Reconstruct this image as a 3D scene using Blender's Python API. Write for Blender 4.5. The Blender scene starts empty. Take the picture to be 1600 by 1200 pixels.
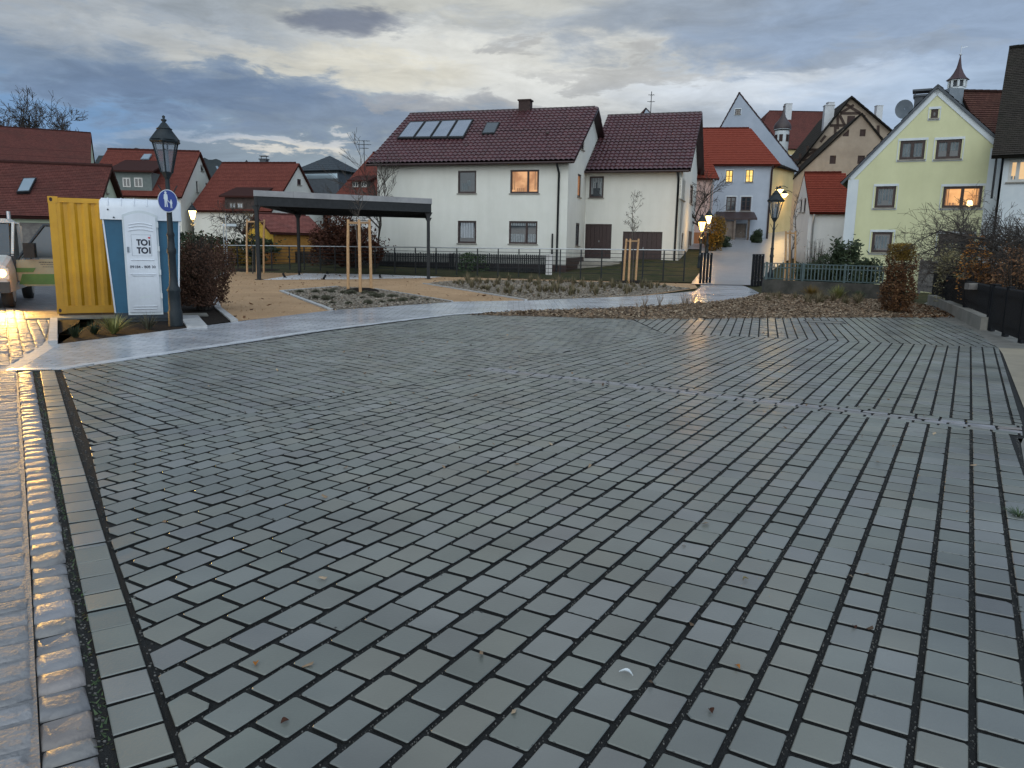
import bpy, math, random
from mathutils import Vector, Matrix, geometry
random.seed(11)
PI = math.pi
SC = bpy.context.scene
COL = SC.collection
# ------------------------------------------------------------------ camera
H = 1.55; FPX = 1200.0; HZ = 386.0; ROLL = math.radians(1.0)
PITCH = math.atan((600 - HZ) / FPX)
sp, cp, sr, cr = math.sin(PITCH), math.cos(PITCH), math.sin(ROLL), math.cos(ROLL)
VF = Vector((0, cp, -sp)); VR = Vector((cr, sp * sr, cp * sr)); VU = Vector((-sr, sp * cr, cp * cr))
cam = bpy.data.cameras.new('camera'); camo = bpy.data.objects.new('camera', cam); COL.objects.link(camo)
cam.sensor_width = 36; cam.lens = 36 * FPX / 1600; cam.clip_end = 3000; cam.clip_start = 0.05
m = Matrix.Identity(4)
for i in range(3):
    m[i][0] = VR[i]; m[i][1] = VU[i]; m[i][2] = -VF[i]
m[2][3] = H
camo.matrix_world = m
SC.camera = camo
SC.view_settings.view_transform = 'Standard'; SC.view_settings.look = 'None'
SC.view_settings.exposure = 0.35; SC.view_settings.gamma = 1.0

def ray(x, y):
    return VF + VR * ((x - 800) / FPX) + VU * ((600 - y) / FPX)
def G(x, y, z=0.0):
    d = ray(x, y); t = (z - H) / d.z
    return Vector((d.x * t, d.y * t, z))
def P(x, y, D):
    d = ray(x, y); t = D / d.y
    return Vector((d.x * t, D, H + d.z * t))
def X(px, D, py=386):
    return P(px, py, D).x
def zat(loc, py):
    # height at plan position loc whose picture row is py
    lo, hi = -5.0, 60.0
    for _ in range(50):
        mid = (lo + hi) / 2
        v = Vector((loc[0], loc[1], mid - H)); y = 600 - FPX * v.dot(VU) / v.dot(VF)
        if y > py: lo = mid
        else: hi = mid
    return lo
def plane_hit(px, py, o, n):
    d = ray(px, py); c = Vector((0, 0, H)); t = (o - c).dot(n) / d.dot(n)
    return c + d * t

# ------------------------------------------------------------------ world
w = bpy.data.worlds.new("World"); SC.world = w; w.use_nodes = True
nt = w.node_tree; nt.nodes.clear(); L = nt.links
def N(t, **k):
    n = nt.nodes.new(t)
    for a, b in k.items(): setattr(n, a, b)
    return n
def mth(op, a, b=None, c=None, clamp=False):
    n = N('ShaderNodeMath', operation=op); n.use_clamp = clamp
    for i, v in enumerate((a, b, c)):
        if v is None: continue
        if isinstance(v, (int, float)): n.inputs[i].default_value = v
        else: L.new(v, n.inputs[i])
    return n.outputs[0]
def s2l(c):
    return tuple((v / 255 / 12.92) if v / 255 <= .04045 else ((v / 255 + .055) / 1.055) ** 2.4 for v in c) + (1,)
tc = N('ShaderNodeTexCoord'); sx = N('ShaderNodeSeparateXYZ'); L.new(tc.outputs['Generated'], sx.inputs[0])
az = mth('ARCTAN2', sx.outputs[0], sx.outputs[1]); el = mth('ARCSINE', sx.outputs[2])
cxyz = N('ShaderNodeCombineXYZ'); L.new(az, cxyz.inputs[0]); L.new(mth('MULTIPLY', el, 3.4), cxyz.inputs[1])
def noise(scale, detail, rough, vec, w_=0.0, dist=0.0):
    n = N('ShaderNodeTexNoise'); n.inputs['Scale'].default_value = scale; n.inputs['Detail'].default_value = detail
    n.inputs['Roughness'].default_value = rough; n.inputs['Distortion'].default_value = dist
    mp = N('ShaderNodeMapping'); mp.inputs['Location'].default_value = (w_, w_ * .7, w_ * .3); L.new(vec, mp.inputs[0]); L.new(mp.outputs[0], n.inputs[0])
    return n.outputs[0]
n1 = noise(5.0, 7, .58, cxyz.outputs[0], 3.1, .3)
n2 = noise(5.0, 7, .58, cxyz.outputs[0], 9.4, .3)
n3 = noise(13.0, 8, .6, cxyz.outputs[0], 1.7, .4)
azw = mth('ADD', az, mth('MULTIPLY', mth('SUBTRACT', n1, .5), .34))
elw = mth('ADD', el, mth('MULTIPLY', mth('SUBTRACT', n2, .5), .10))
azf = mth('ADD', azw, mth('MULTIPLY', mth('SUBTRACT', n3, .5), .24))
elf = mth('ADD', elw, mth('MULTIPLY', mth('SUBTRACT', n3, .5), .085))
def mixc(f, a, b):
    n = N('ShaderNodeMix', data_type='RGBA')
    if isinstance(f, (int, float)): n.inputs[0].default_value = f
    else: L.new(f, n.inputs[0])
    for i, v in ((6, a), (7, b)):
        if isinstance(v, tuple): n.inputs[i].default_value = v
        else: L.new(v, n.inputs[i])
    return n.outputs[2]
sky = N('ShaderNodeTexSky'); sky.sky_type = 'NISHITA'; sky.sun_disc = False
sky.sun_elevation = math.radians(12); sky.sun_rotation = math.radians(200)
skc = N('ShaderNodeMix', data_type='RGBA'); skc.blend_type = 'MULTIPLY'; skc.inputs[0].default_value = 1
L.new(sky.outputs[0], skc.inputs[6]); skc.inputs[7].default_value = (.10, .10, .10, 1)
# overcast base by azimuth
r = N('ShaderNodeValToRGB'); L.new(mth('MULTIPLY_ADD', azw, 1 / 1.5, .5), r.inputs[0])
els = r.color_ramp.elements
els[0].position = 0.0; els[0].color = s2l((86, 104, 128)); els[1].position = 1.0; els[1].color = s2l((122, 142, 170))
for pos, c in ((.12, (98, 116, 140)), (.36, (126, 138, 150)), (.52, (158, 160, 160)), (.72, (142, 152, 166))):
    e = els.new(pos); e.color = s2l(c)
col = mixc(.06, r.outputs[0], skc.outputs[2])
def blob(cur, px, py, rx, ry, c, k=1.0, fine=False, edge=1.0, tilt=0.0):
    a0 = math.atan((px - 800) / 1216); hz = HZ + (px - 800) * .0175
    e0 = math.atan((hz - py) / 1216 * math.cos(a0))
    A = azf if fine else azw; E_ = elf if fine else elw
    dx = mth('SUBTRACT', A, a0); dy = mth('SUBTRACT', E_, e0)
    dy = mth('ADD', dy, mth('MULTIPLY', dx, tilt))
    q = mth('ADD', mth('POWER', mth('DIVIDE', mth('ABSOLUTE', dx), rx / 1216), 2.0), mth('POWER', mth('DIVIDE', mth('ABSOLUTE', dy), ry / 1216), 2.0))
    mr = N('ShaderNodeMapRange', interpolation_type='SMOOTHSTEP'); L.new(q, mr.inputs[0])
    mr.inputs[1].default_value = 1.0 + edge; mr.inputs[2].default_value = max(0, 1.0 - edge); mr.inputs[3].default_value = 0; mr.inputs[4].default_value = k
    return mixc(mr.outputs[0], cur, s2l(c))
for b in [
    (800, 90, 400, 85, (180, 183, 182), .85, False, 1.0, 0),
    (760, 110, 240, 42, (204, 204, 198), .65, False, 1.0, 0),
    (480, 108, 240, 22, (198, 195, 182), .75, True, 1.0, .06),
    (330, 78, 120, 12, (214, 206, 184), .7, True, 1.0, .05),
    (940, 150, 260, 30, (204, 206, 204), .6, True, 1, 0),
    (60, 175, 220, 40, (110, 142, 178), .9, False, 1, 0),
    (150, 45, 300, 40, (150, 158, 166), .85, True, 1, 0),
    (60, 112, 280, 34, (120, 136, 156), .7, True, 1, 0),
    (120, 25, 120, 12, (150, 154, 156), .5, True, 1, 0),
    (430, 178, 330, 38, (110, 126, 148), .8, True, .9, .05),
    (240, 150, 200, 25, (92, 112, 140), .6, True, 1, .05),
    (470, 22, 300, 26, (140, 146, 150), .6, True, 1, 0),
    (460, 243, 100, 10, (214, 208, 196), .8, True, 1, 0),
    (330, 232, 150, 12, (142, 156, 174), .7, True, 1, 0),
    (1150, 45, 330, 42, (122, 136, 154), .75, True, 1, -.02),
    (1180, 150, 210, 34, (190, 200, 212), .7, False, 1, 0),
    (980, 122, 130, 12, (146, 148, 150), .6, True, 1, 0),
    (1450, 165, 190, 50, (150, 170, 194), .7, False, 1, 0),
    (1430, 60, 300, 42, (134, 152, 176), .8, True, 1, 0),
    (1330, 95, 160, 14, (140, 150, 162), .5, True, 1, 0),
    (700, 28, 180, 22, (184, 184, 176), .6, True, 1, 0),
    (590, 60, 66, 18, (100, 108, 124), .9, False, .9, 0),
    (800, 92, 30, 12, (146, 148, 150), .6, True, 1, 0),
    (700, 172, 180, 10, (146, 148, 152), .6, True, 1, 0),
]:
    col = blob(col, *b)
# fine modulation
n4 = noise(12.0, 9, .64, cxyz.outputs[0], 5.5, .5)
md = mth('MULTIPLY_ADD', n4, .72, .64)
mm = N('ShaderNodeMix', data_type='RGBA'); mm.blend_type = 'MULTIPLY'; mm.inputs[0].default_value = 1
L.new(col, mm.inputs[6]); L.new(md, mm.inputs[7])
# the part of the sky overhead and behind the viewer is the brighter part of the dusk sky
br = mth('ADD', mth('MULTIPLY', mth('MAXIMUM', mth('SUBTRACT', .25, sx.outputs[1]), 0.0), 1.15), mth('MULTIPLY', mth('MAXIMUM', mth('SUBTRACT', sx.outputs[2], .42), 0.0), .7))
tint = mixc(1.0, (0, 0, 0, 1), (.74, .77, .76, 1))
bm_ = N('ShaderNodeMix', data_type='RGBA'); bm_.blend_type = 'ADD'; L.new(br, bm_.inputs[0]); L.new(mm.outputs[2], bm_.inputs[6]); bm_.inputs[7].default_value = (.62, .69, .71, 1)
bm_.clamp_factor = False
bg = N('ShaderNodeBackground'); bg.inputs[1].default_value = 1.0; L.new(bm_.outputs[2], bg.inputs[0])
wo = N('ShaderNodeOutputWorld'); L.new(bg.outputs[0], wo.inputs[0])

sun = bpy.data.lights.new('sun', 'SUN'); sun.energy = .30; sun.angle = math.radians(40); sun.color = (1, .95, .88)
suno = bpy.data.objects.new('sun', sun); COL.objects.link(suno)
suno.rotation_euler = (math.radians(62), 0, math.radians(-18))

# ------------------------------------------------------------------ materials
def mat(name, c, rough=.7, c2=None, scale=6.0, bump=0.0, bscale=None, detail=5, metal=0.0, spec=.5, coords='Object', island=0.0, c3=None, emis=None, es=0.0, brick=None, coat=0.0, lo=.35, hi=.65, rough2=None, streak=0.0, blot=0.0, base=0.0):
    M = bpy.data.materials.new(name); M.use_nodes = True
    t = M.node_tree; l = t.links; b = t.nodes['Principled BSDF']
    b.inputs['Base Color'].default_value = (*c, 1); b.inputs['Roughness'].default_value = rough
    b.inputs['Metallic'].default_value = metal; b.inputs['Specular IOR Level'].default_value = spec
    if coat: b.inputs['Coat Weight'].default_value = coat; b.inputs['Coat Roughness'].default_value = .15
    if emis: b.inputs['Emission Color'].default_value = (*emis, 1); b.inputs['Emission Strength'].default_value = es
    g = t.nodes.new('ShaderNodeTexCoord'); vec = g.outputs[coords]
    if coords == 'World':
        vec = None
    cur = None
    if c2 is not None:
        n = t.nodes.new('ShaderNodeTexNoise'); n.inputs['Scale'].default_value = scale; n.inputs['Detail'].default_value = detail; n.inputs['Roughness'].default_value = .62
        l.new(vec, n.inputs[0])
        rr = t.nodes.new('ShaderNodeValToRGB'); l.new(n.outputs[0], rr.inputs[0])
        rr.color_ramp.elements[0].position = lo; rr.color_ramp.elements[1].position = hi
        rr.color_ramp.elements[0].color = (*c, 1); rr.color_ramp.elements[1].color = (*c2, 1)
        if c3: e = rr.color_ramp.elements.new((lo + hi) / 2); e.color = (*c3, 1)
        cur = rr.outputs[0]
        if rough2 is not None:
            mr = t.nodes.new('ShaderNodeMapRange'); l.new(n.outputs[0], mr.inputs[0]); mr.inputs[1].default_value = lo; mr.inputs[2].default_value = hi
            mr.inputs[3].default_value = rough; mr.inputs[4].default_value = rough2; l.new(mr.outputs[0], b.inputs['Roughness'])
    for amt, scl, q_ in ((streak, (2.6, 2.6, .28), .42), (blot, (.35, .35, .35), .40)):
        if not amt: continue
        mp = t.nodes.new('ShaderNodeMapping'); mp.inputs['Scale'].default_value = scl; l.new(vec, mp.inputs[0])
        n = t.nodes.new('ShaderNodeTexNoise'); n.inputs['Scale'].default_value = 1.0; n.inputs['Detail'].default_value = 8; n.inputs['Roughness'].default_value = .65; l.new(mp.outputs[0], n.inputs[0])
        mr = t.nodes.new('ShaderNodeMapRange'); l.new(n.outputs[0], mr.inputs[0]); mr.inputs[1].default_value = q_ - .1; mr.inputs[2].default_value = q_ + .2; mr.inputs[3].default_value = 1 - amt; mr.inputs[4].default_value = 1.0
        mx = t.nodes.new('ShaderNodeMix'); mx.data_type = 'RGBA'; mx.blend_type = 'MULTIPLY'; mx.inputs[0].default_value = 1
        if cur is not None: l.new(cur, mx.inputs[6])
        else: mx.inputs[6].default_value = (*c, 1)
        l.new(mr.outputs[0], mx.inputs[7]); cur = mx.outputs[2]
    if base:
        sp3 = t.nodes.new('ShaderNodeSeparateXYZ'); l.new(vec, sp3.inputs[0])
        n = t.nodes.new('ShaderNodeTexNoise'); n.inputs['Scale'].default_value = 1.6; n.inputs['Detail'].default_value = 8; n.inputs['Roughness'].default_value = .7; l.new(vec, n.inputs[0])
        ma = t.nodes.new('ShaderNodeMath'); ma.operation = 'MULTIPLY_ADD'; l.new(n.outputs[0], ma.inputs[0]); ma.inputs[1].default_value = -1.6; l.new(sp3.outputs[2], ma.inputs[2])
        mr = t.nodes.new('ShaderNodeMapRange'); l.new(ma.outputs[0], mr.inputs[0]); mr.inputs[1].default_value = -.6; mr.inputs[2].default_value = .3; mr.inputs[3].default_value = 1 - base; mr.inputs[4].default_value = 1
        mx = t.nodes.new('ShaderNodeMix'); mx.data_type = 'RGBA'; mx.blend_type = 'MULTIPLY'; mx.inputs[0].default_value = 1
        if cur is not None: l.new(cur, mx.inputs[6])
        else: mx.inputs[6].default_value = (*c, 1)
        cmb = t.nodes.new('ShaderNodeCombineColor'); l.new(mr.outputs[0], cmb.inputs[0]); l.new(mr.outputs[0], cmb.inputs[1]); l.new(mr.outputs[0], cmb.inputs[2]); l.new(cmb.outputs[0], mx.inputs[7]); cur = mx.outputs[2]
    if brick:
        bw, bh, mo, ca, cb, cm = brick
        bk = t.nodes.new('ShaderNodeTexBrick'); bk.inputs['Scale'].default_value = 1.0; bk.inputs['Brick Width'].default_value = bw; bk.inputs['Row Height'].default_value = bh
        bk.inputs['Mortar Size'].default_value = mo; bk.inputs['Mortar Smooth'].default_value = .3
        bk.inputs['Color1'].default_value = (*ca, 1); bk.inputs['Color2'].default_value = (*cb, 1); bk.inputs['Mortar'].default_value = (*cm, 1)
        l.new(vec, bk.inputs[0])
        if cur is not None:
            mx = t.nodes.new('ShaderNodeMix'); mx.data_type = 'RGBA'; mx.blend_type = 'MULTIPLY'; mx.inputs[0].default_value = 1
            l.new(cur, mx.inputs[6]); l.new(bk.outputs[0], mx.inputs[7]); cur = mx.outputs[2]
        else: cur = bk.outputs[0]
        bb = t.nodes.new('ShaderNodeBump'); bb.inputs['Strength'].default_value = .6; bb.inputs['Distance'].default_value = .01; bb.invert = True
        l.new(bk.outputs['Fac'], bb.inputs['Height']); l.new(bb.outputs[0], b.inputs['Normal'])
    if island:
        ge = t.nodes.new('ShaderNodeNewGeometry')
        mr = t.nodes.new('ShaderNodeMapRange'); l.new(ge.outputs['Random Per Island'], mr.inputs[0]); mr.inputs[3].default_value = 1 - island; mr.inputs[4].default_value = 1 + island
        mx = t.nodes.new('ShaderNodeMix'); mx.data_type = 'RGBA'; mx.blend_type = 'MULTIPLY'; mx.inputs[0].default_value = 1
        if cur is not None: l.new(cur, mx.inputs[6])
        else: mx.inputs[6].default_value = (*c, 1)
        l.new(mr.outputs[0], mx.inputs[7]); cur = mx.outputs[2]
    if cur is not None: l.new(cur, b.inputs['Base Color'])
    if bump:
        n = t.nodes.new('ShaderNodeTexNoise'); n.inputs['Scale'].default_value = bscale or scale * 4; n.inputs['Detail'].default_value = 6
        l.new(vec, n.inputs[0])
        bb2 = t.nodes.new('ShaderNodeBump'); bb2.inputs['Strength'].default_value = bump; bb2.inputs['Distance'].default_value = .02
        l.new(n.outputs[0], bb2.inputs['Height'])
        if brick: l.new(bb.outputs[0], bb2.inputs['Normal'])
        l.new(bb2.outputs[0], b.inputs['Normal'])
    return M

MT = {}
def island_mat(name, cols, rough, bump=0, bscale=60, spec=.5, rough2=None, nmix=.25, nscale=4, transl=0):
    # each loose piece takes its own tone out of a ramp, plus large soft blotches
    M = bpy.data.materials.new(name); M.use_nodes = True; t = M.node_tree; l = t.links; b = t.nodes['Principled BSDF']
    ge = t.nodes.new('ShaderNodeNewGeometry'); rr = t.nodes.new('ShaderNodeValToRGB'); l.new(ge.outputs['Random Per Island'], rr.inputs[0])
    n_ = len(cols)
    rr.color_ramp.elements[0].color = (*cols[0], 1); rr.color_ramp.elements[1].color = (*cols[-1], 1)
    for i in range(1, n_ - 1):
        e = rr.color_ramp.elements.new(i / (n_ - 1)); e.color = (*cols[i], 1)
    g = t.nodes.new('ShaderNodeTexCoord'); n = t.nodes.new('ShaderNodeTexNoise'); n.inputs['Scale'].default_value = nscale; n.inputs['Detail'].default_value = 6
    l.new(g.outputs['Object'], n.inputs[0])
    mr = t.nodes.new('ShaderNodeMapRange'); l.new(n.outputs[0], mr.inputs[0]); mr.inputs[1].default_value = .3; mr.inputs[2].default_value = .7; mr.inputs[3].default_value = 1 - nmix; mr.inputs[4].default_value = 1 + nmix
    mx = t.nodes.new('ShaderNodeMix'); mx.data_type = 'RGBA'; mx.blend_type = 'MULTIPLY'; mx.inputs[0].default_value = 1
    l.new(rr.outputs[0], mx.inputs[6]); l.new(mr.outputs[0], mx.inputs[7]); l.new(mx.outputs[2], b.inputs['Base Color'])
    b.inputs['Roughness'].default_value = rough; b.inputs['Specular IOR Level'].default_value = spec
    if rough2 is not None:
        m2 = t.nodes.new('ShaderNodeMapRange'); l.new(n.outputs[0], m2.inputs[0]); m2.inputs[1].default_value = .35; m2.inputs[2].default_value = .65; m2.inputs[3].default_value = rough; m2.inputs[4].default_value = rough2
        l.new(m2.outputs[0], b.inputs['Roughness'])
    if bump:
        n2_ = t.nodes.new('ShaderNodeTexNoise'); n2_.inputs['Scale'].default_value = bscale; n2_.inputs['Detail'].default_value = 5; l.new(g.outputs['Object'], n2_.inputs[0])
        bb = t.nodes.new('ShaderNodeBump'); bb.inputs['Strength'].default_value = bump; bb.inputs['Distance'].default_value = .01; l.new(n2_.outputs[0], bb.inputs['Height']); l.new(bb.outputs[0], b.inputs['Normal'])
    return M
MT['paver'] = island_mat('paver', [(.118, .128, .113), (.148, .158, .141), (.135, .145, .136), (.160, .161, .138), (.141, .153, .133), (.172, .178, .171), (.126, .136, .121), (.152, .154, .151)], .28, .12, 90, .75, .38, .24, 1.1)
MT['nub'] = mat('paver_spacer', (.035, .038, .038), .8, (.06, .063, .06), 60)
MT['sett'] = island_mat('sett', [(.14, .14, .145), (.21, .21, .22), (.175, .17, .165), (.24, .24, .26), (.19, .165, .15)], .30, .5, 45, .6, .45, .2, 8)
MT['joint'] = mat('joint_grit', (.006, .007, .007), .95, (.026, .027, .025), 160, .9, 220, lo=.5, hi=.75)  # joint bed grit; on paver sides the dark also holds joint shade
MT['mortar_sett'] = island_mat('mortar_sett', [(.17, .17, .175), (.21, .21, .215), (.25, .25, .26), (.19, .18, .175)], .46, 1.0, 38, .6, .62, .2, 9)
MT['mortar'] = mat('mortar', (.15, .15, .155), .5, (.20, .20, .205), 9, .7, 60)
MT['road'] = mat('road_setts', (.10, .10, .105), .50, (.17, .17, .17), 3, 1.6, 9, brick=(.17, .11, .008, (1, 1, 1), (.7, .7, .72), (.5, .5, .5)))
MT['path'] = mat('path_slabs', (.42, .44, .47), .16, (.52, .54, .57), .9, .12, 18, brick=(.3, .15, .008, (1, 1, 1), (.84, .85, .88), (.40, .40, .40)), rough2=.27, blot=.22)
MT['pathedge'] = mat('path_edge', (.44, .46, .49), .3, (.52, .54, .57), 3, .1)
MT['sand'] = mat('ochre_gravel', (.40, .255, .145), .95, (.46, .30, .175), 1.2, .6, 160, spec=.15, blot=.22)
MT['mulch'] = mat('mulch', (.05, .033, .022), .95, (.17, .12, .078), 22, 1.0, 60, c3=(.10, .068, .045), spec=.2)
MT['chips'] = island_mat('chips', [(.06, .04, .028), (.24, .17, .11), (.13, .085, .055), (.34, .27, .19), (.16, .09, .05)], .9, spec=.2)
MT['stonechips'] = island_mat('stonechips', [(.15, .125, .10), (.27, .235, .19), (.19, .16, .125), (.34, .30, .25)], .85, spec=.2)
MT['gravelbed'] = mat('gravel_bed', (.10, .082, .062), .95, (.24, .20, .155), 26, 1.0, 60, spec=.2)
MT['sandchips'] = island_mat('sand_chips', [(.30, .19, .10), (.50, .34, .20), (.38, .25, .14), (.58, .43, .28)], .95, spec=.15)
MT['soil'] = mat('soil', (.008, .006, .005), .95, (.022, .016, .012), 12, 1.0, 40, spec=.15)
MT['grass'] = mat('grass_ground', (.022, .032, .012), .95, (.06, .05, .025), 1.5, .9, 40, spec=.15)
MT['concrete'] = mat('concrete', (.20, .19, .165), .75, (.29, .27, .235), 2.2, .35, 60, blot=.22)
MT['oldconc'] = mat('old_concrete', (.13, .125, .11), .7, (.21, .20, .175), 3, .4, 50, blot=.22)
MT['tan'] = mat('tan_slab', (.24, .205, .15), .7, (.30, .26, .19), 1.4, .3, 70, blot=.22)
MT['asph'] = mat('street', (.24, .245, .26), .30, (.30, .305, .32), 2, .3, 60)
MT['kerb'] = mat('kerb', (.32, .32, .32), .6, (.42, .42, .42), 5, .3, 50)
MT['white_slab'] = mat('white_slab', (.62, .62, .64), .5, (.7, .7, .72), 2, .1)
MT['plaster'] = mat('cream_plaster', (.655, .65, .59), .9, (.69, .685, .63), .8, .25, 90, spec=.2, streak=.05, blot=.07, base=.35)
MT['plaster2'] = mat('cream_plaster_side', (.655, .65, .59), .9, (.69, .685, .63), .8, .25, 90, spec=.2, streak=.05, blot=.07, base=.35)
MT['pink'] = mat('pink_plaster', (.62, .42, .36), .9, (.66, .46, .40), 1, .2, spec=.2, streak=.05, blot=.07, base=.35)
MT['bluegrey'] = mat('blue_grey_plaster', (.36, .40, .46), .9, (.41, .45, .51), .9, .2, spec=.2, streak=.05, blot=.07, base=.35)
MT['greygable'] = mat('grey_plaster', (.30, .345, .41), .9, (.35, .39, .46), .6, .2, spec=.2, streak=.05, blot=.07)
MT['yellow'] = mat('yellow_plaster', (.56, .56, .345), .9, (.59, .59, .37), .7, .25, 90, spec=.2, streak=.05, blot=.07, base=.35)
MT['trim'] = mat('white_trim', (.52, .57, .60), .8, (.58, .62, .64), 2, .1, streak=.05, blot=.07)
MT['ochre'] = mat('ochre_wall', (.50, .40, .20), .9, (.56, .45, .24), 1, .2, streak=.05, blot=.07)
MT['tanwall'] = mat('tan_render', (.25, .20, .155), .95, (.36, .30, .235), .6, .4, 30, spec=.15, lo=.3, hi=.7, streak=.05, blot=.07, base=.35)
MT['whitewall'] = mat('white_wall', (.58, .58, .58), .9, (.64, .64, .63), 1, .2, streak=.05, blot=.07, base=.35)
MT['greenish'] = mat('green_white_wall', (.50, .56, .42), .9, (.55, .60, .46), 1, .2, streak=.05, blot=.07)
MT['darkwood'] = mat('dark_wood', (.022, .012, .010), .6, (.045, .024, .02), 8, .3, 30)
MT['maroon'] = mat('maroon_wood', (.024, .011, .010), .5, (.036, .016, .015), 7, .2, 30)
MT['timber'] = mat('timber', (.035, .022, .018), .9, (.06, .04, .03), 5, .3)
MT['wood'] = mat('stake_wood', (.42, .24, .115), .75, (.54, .33, .17), 9, .3, 40)
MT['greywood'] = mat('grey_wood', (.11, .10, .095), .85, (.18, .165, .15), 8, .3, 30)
MT['shedwood'] = mat('shed_wood', (.26, .12, .022), .8, (.34, .17, .035), 4, .3, 20)
MT['shedyellow'] = mat('shed_yellow', (.42, .30, .03), .8, (.5, .36, .05), 3, .2)
MT['steel'] = mat('anthracite_steel', (.012, .014, .016), .55, (.020, .022, .025), 6, .1, spec=.3, blot=.22)
MT['galv'] = mat('galvanised', (.42, .44, .46), .35, (.5, .52, .54), 6, .05, metal=.7)
MT['zinc'] = mat('zinc_roof_edge', (.22, .22, .23), .55, (.30, .30, .305), 1.5, .1, metal=.3)
MT['iron'] = mat('cast_iron', (.010, .016, .020), .55, (.018, .025, .030), 8, .15, spec=.3)
MT['blackiron'] = mat('black_iron', (.005, .006, .008), .6, (.009, .010, .013), 8, .15, spec=.2)
MT['greyfence'] = mat('grey_green_fence', (.055, .085, .088), .6, (.08, .115, .118), 6, .1)
MT['brick'] = mat('white_brick', (.5, .48, .46), .85, None, brick=(.24, .08, .012, (.62, .60, .58), (.5, .48, .46), (.14, .13, .12)))
MT['glass'] = mat('window_glass', (.018, .025, .032), .06, (.03, .04, .05), 2, spec=.9)
MT['skyglass'] = mat('skylight_glass', (.05, .07, .09), .05, (.07, .09, .11), 1, spec=1.0, metal=.55)
MT['bluesky'] = mat('skylight_glass_matt', (.32, .40, .45), .12, (.36, .44, .5), 1, spec=1, metal=.6)
MT['solar'] = mat('solar_glass', (.27, .31, .38), .13, (.32, .36, .43), 1.2, spec=1, metal=.6)
MT['curtain'] = mat('curtain', (.10, .125, .14), .9, (.17, .20, .21), 3, .2, 20)
MT['blind'] = mat('blind', (.36, .39, .42), .8, (.42, .45, .48), 1)
MT['lace'] = mat('lace', (.20, .23, .245), .9, (.32, .34, .35), 14)
MT['white'] = mat('white_plastic', (.66, .70, .76), .38, (.70, .74, .80), 3, .05, streak=.12, blot=.12, base=.25)
MT['whitepaint'] = mat('white_paint', (.42, .42, .40), .35, (.50, .50, .48), 4)
MT['blue'] = mat('blue_plastic', (.010, .085, .155), .42, (.014, .10, .18), 3, .1, streak=.12, blot=.12)
MT['darkplastic'] = mat('dark_plastic', (.012, .02, .03), .6, (.02, .03, .04), 5)
MT['contyellow'] = mat('container_yellow', (.56, .275, .004), .42, (.64, .335, .010), 2.2, .12, 12, streak=.12, blot=.28, base=.25)
MT['contbase'] = mat('container_dark_base', (.07, .04, .02), .8, (.12, .07, .03), 9)  # dark brown of the base frame under the container
MT['vanbeige'] = mat('van_door_beige', (.30, .28, .18), .4, (.35, .33, .22), 3, streak=.15)
MT['green'] = mat('green_stripe', (.05, .14, .02), .4, (.07, .17, .03), 4)
MT['navy'] = mat('navy_lettering', (.008, .012, .03), .6)
MT['red'] = mat('red_mark', (.5, .01, .03), .5)
MT['signblue'] = mat('sign_blue', (.006, .03, .20), .4)
MT['signwhite'] = mat('sign_white', (.5, .55, .6), .5)
MT['rubber'] = mat('rubber', (.012, .012, .012), .8, (.02, .02, .02), 12)
MT['bark'] = mat('bark', (.030, .024, .020), .9, (.055, .045, .037), 20, .5)
MT['barklight'] = mat('bark_light', (.07, .058, .048), .9, (.11, .09, .075), 20, .5)
MT['redleaf'] = island_mat('red_leaf', [(.040, .013, .008), (.075, .028, .016), (.030, .012, .008), (.10, .04, .022), (.05, .02, .012)], .8, spec=.2)
MT['beechleaf'] = island_mat('beech_leaf', [(.055, .026, .018), (.10, .052, .034), (.035, .018, .013), (.14, .08, .052)], .85, spec=.2)
MT['brownleaf'] = island_mat('brown_leaf', [(.075, .035, .018), (.15, .07, .03), (.05, .024, .014), (.20, .11, .05)], .8, spec=.2)
MT['goldleaf'] = island_mat('gold_leaf', [(.13, .075, .012), (.20, .12, .02), (.09, .055, .012), (.15, .10, .02)], .8, spec=.2)
MT['orangeleaf'] = island_mat('orange_leaf', [(.34, .12, .02), (.45, .2, .04), (.25, .09, .02), (.5, .26, .06)], .7, spec=.2)
MT['paleleaf'] = island_mat('pale_leaf', [(.22, .19, .09), (.30, .27, .15), (.16, .12, .05), (.35, .33, .2)], .8, spec=.2)
MT['darkgreen'] = island_mat('dark_green_leaf', [(.012, .022, .010), (.026, .040, .016), (.018, .028, .012), (.04, .055, .02)], .7, spec=.3)
MT['green2'] = island_mat('green_leaf', [(.03, .055, .02), (.05, .085, .03), (.022, .045, .018), (.08, .11, .05)], .6, spec=.3)
MT['yellowgrass'] = island_mat('yellow_grass', [(.16, .17, .04), (.24, .24, .08), (.10, .12, .03), (.32, .30, .14)], .7, spec=.3)
MT['drygrass'] = island_mat('dry_grass', [(.16, .12, .07), (.24, .19, .12), (.10, .08, .05), (.08, .09, .04)], .9, spec=.2)
MT['gritm'] = island_mat('grit_stone', [(.05, .05, .045), (.10, .10, .095), (.16, .155, .145), (.07, .07, .065)], .9, spec=.2)
MT['greytuft'] = island_mat('grey_tuft', [(.09, .095, .06), (.14, .14, .10), (.06, .06, .04), (.08, .06, .04)], .9, spec=.2)
MT['soot'] = mat('chimney', (.025, .012, .010), .8, (.04, .02, .016), 6, .2)
MT['chimwhite'] = mat('white_chimney', (.42, .44, .46), .85, (.5, .52, .54), 3, .2)
MT['metalgrey'] = mat('grey_sheet', (.13, .16, .19), .5, (.18, .21, .24), 3)
MT['slate'] = mat('slate_clad', (.04, .05, .06), .6, (.06, .07, .085), 3)
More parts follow.
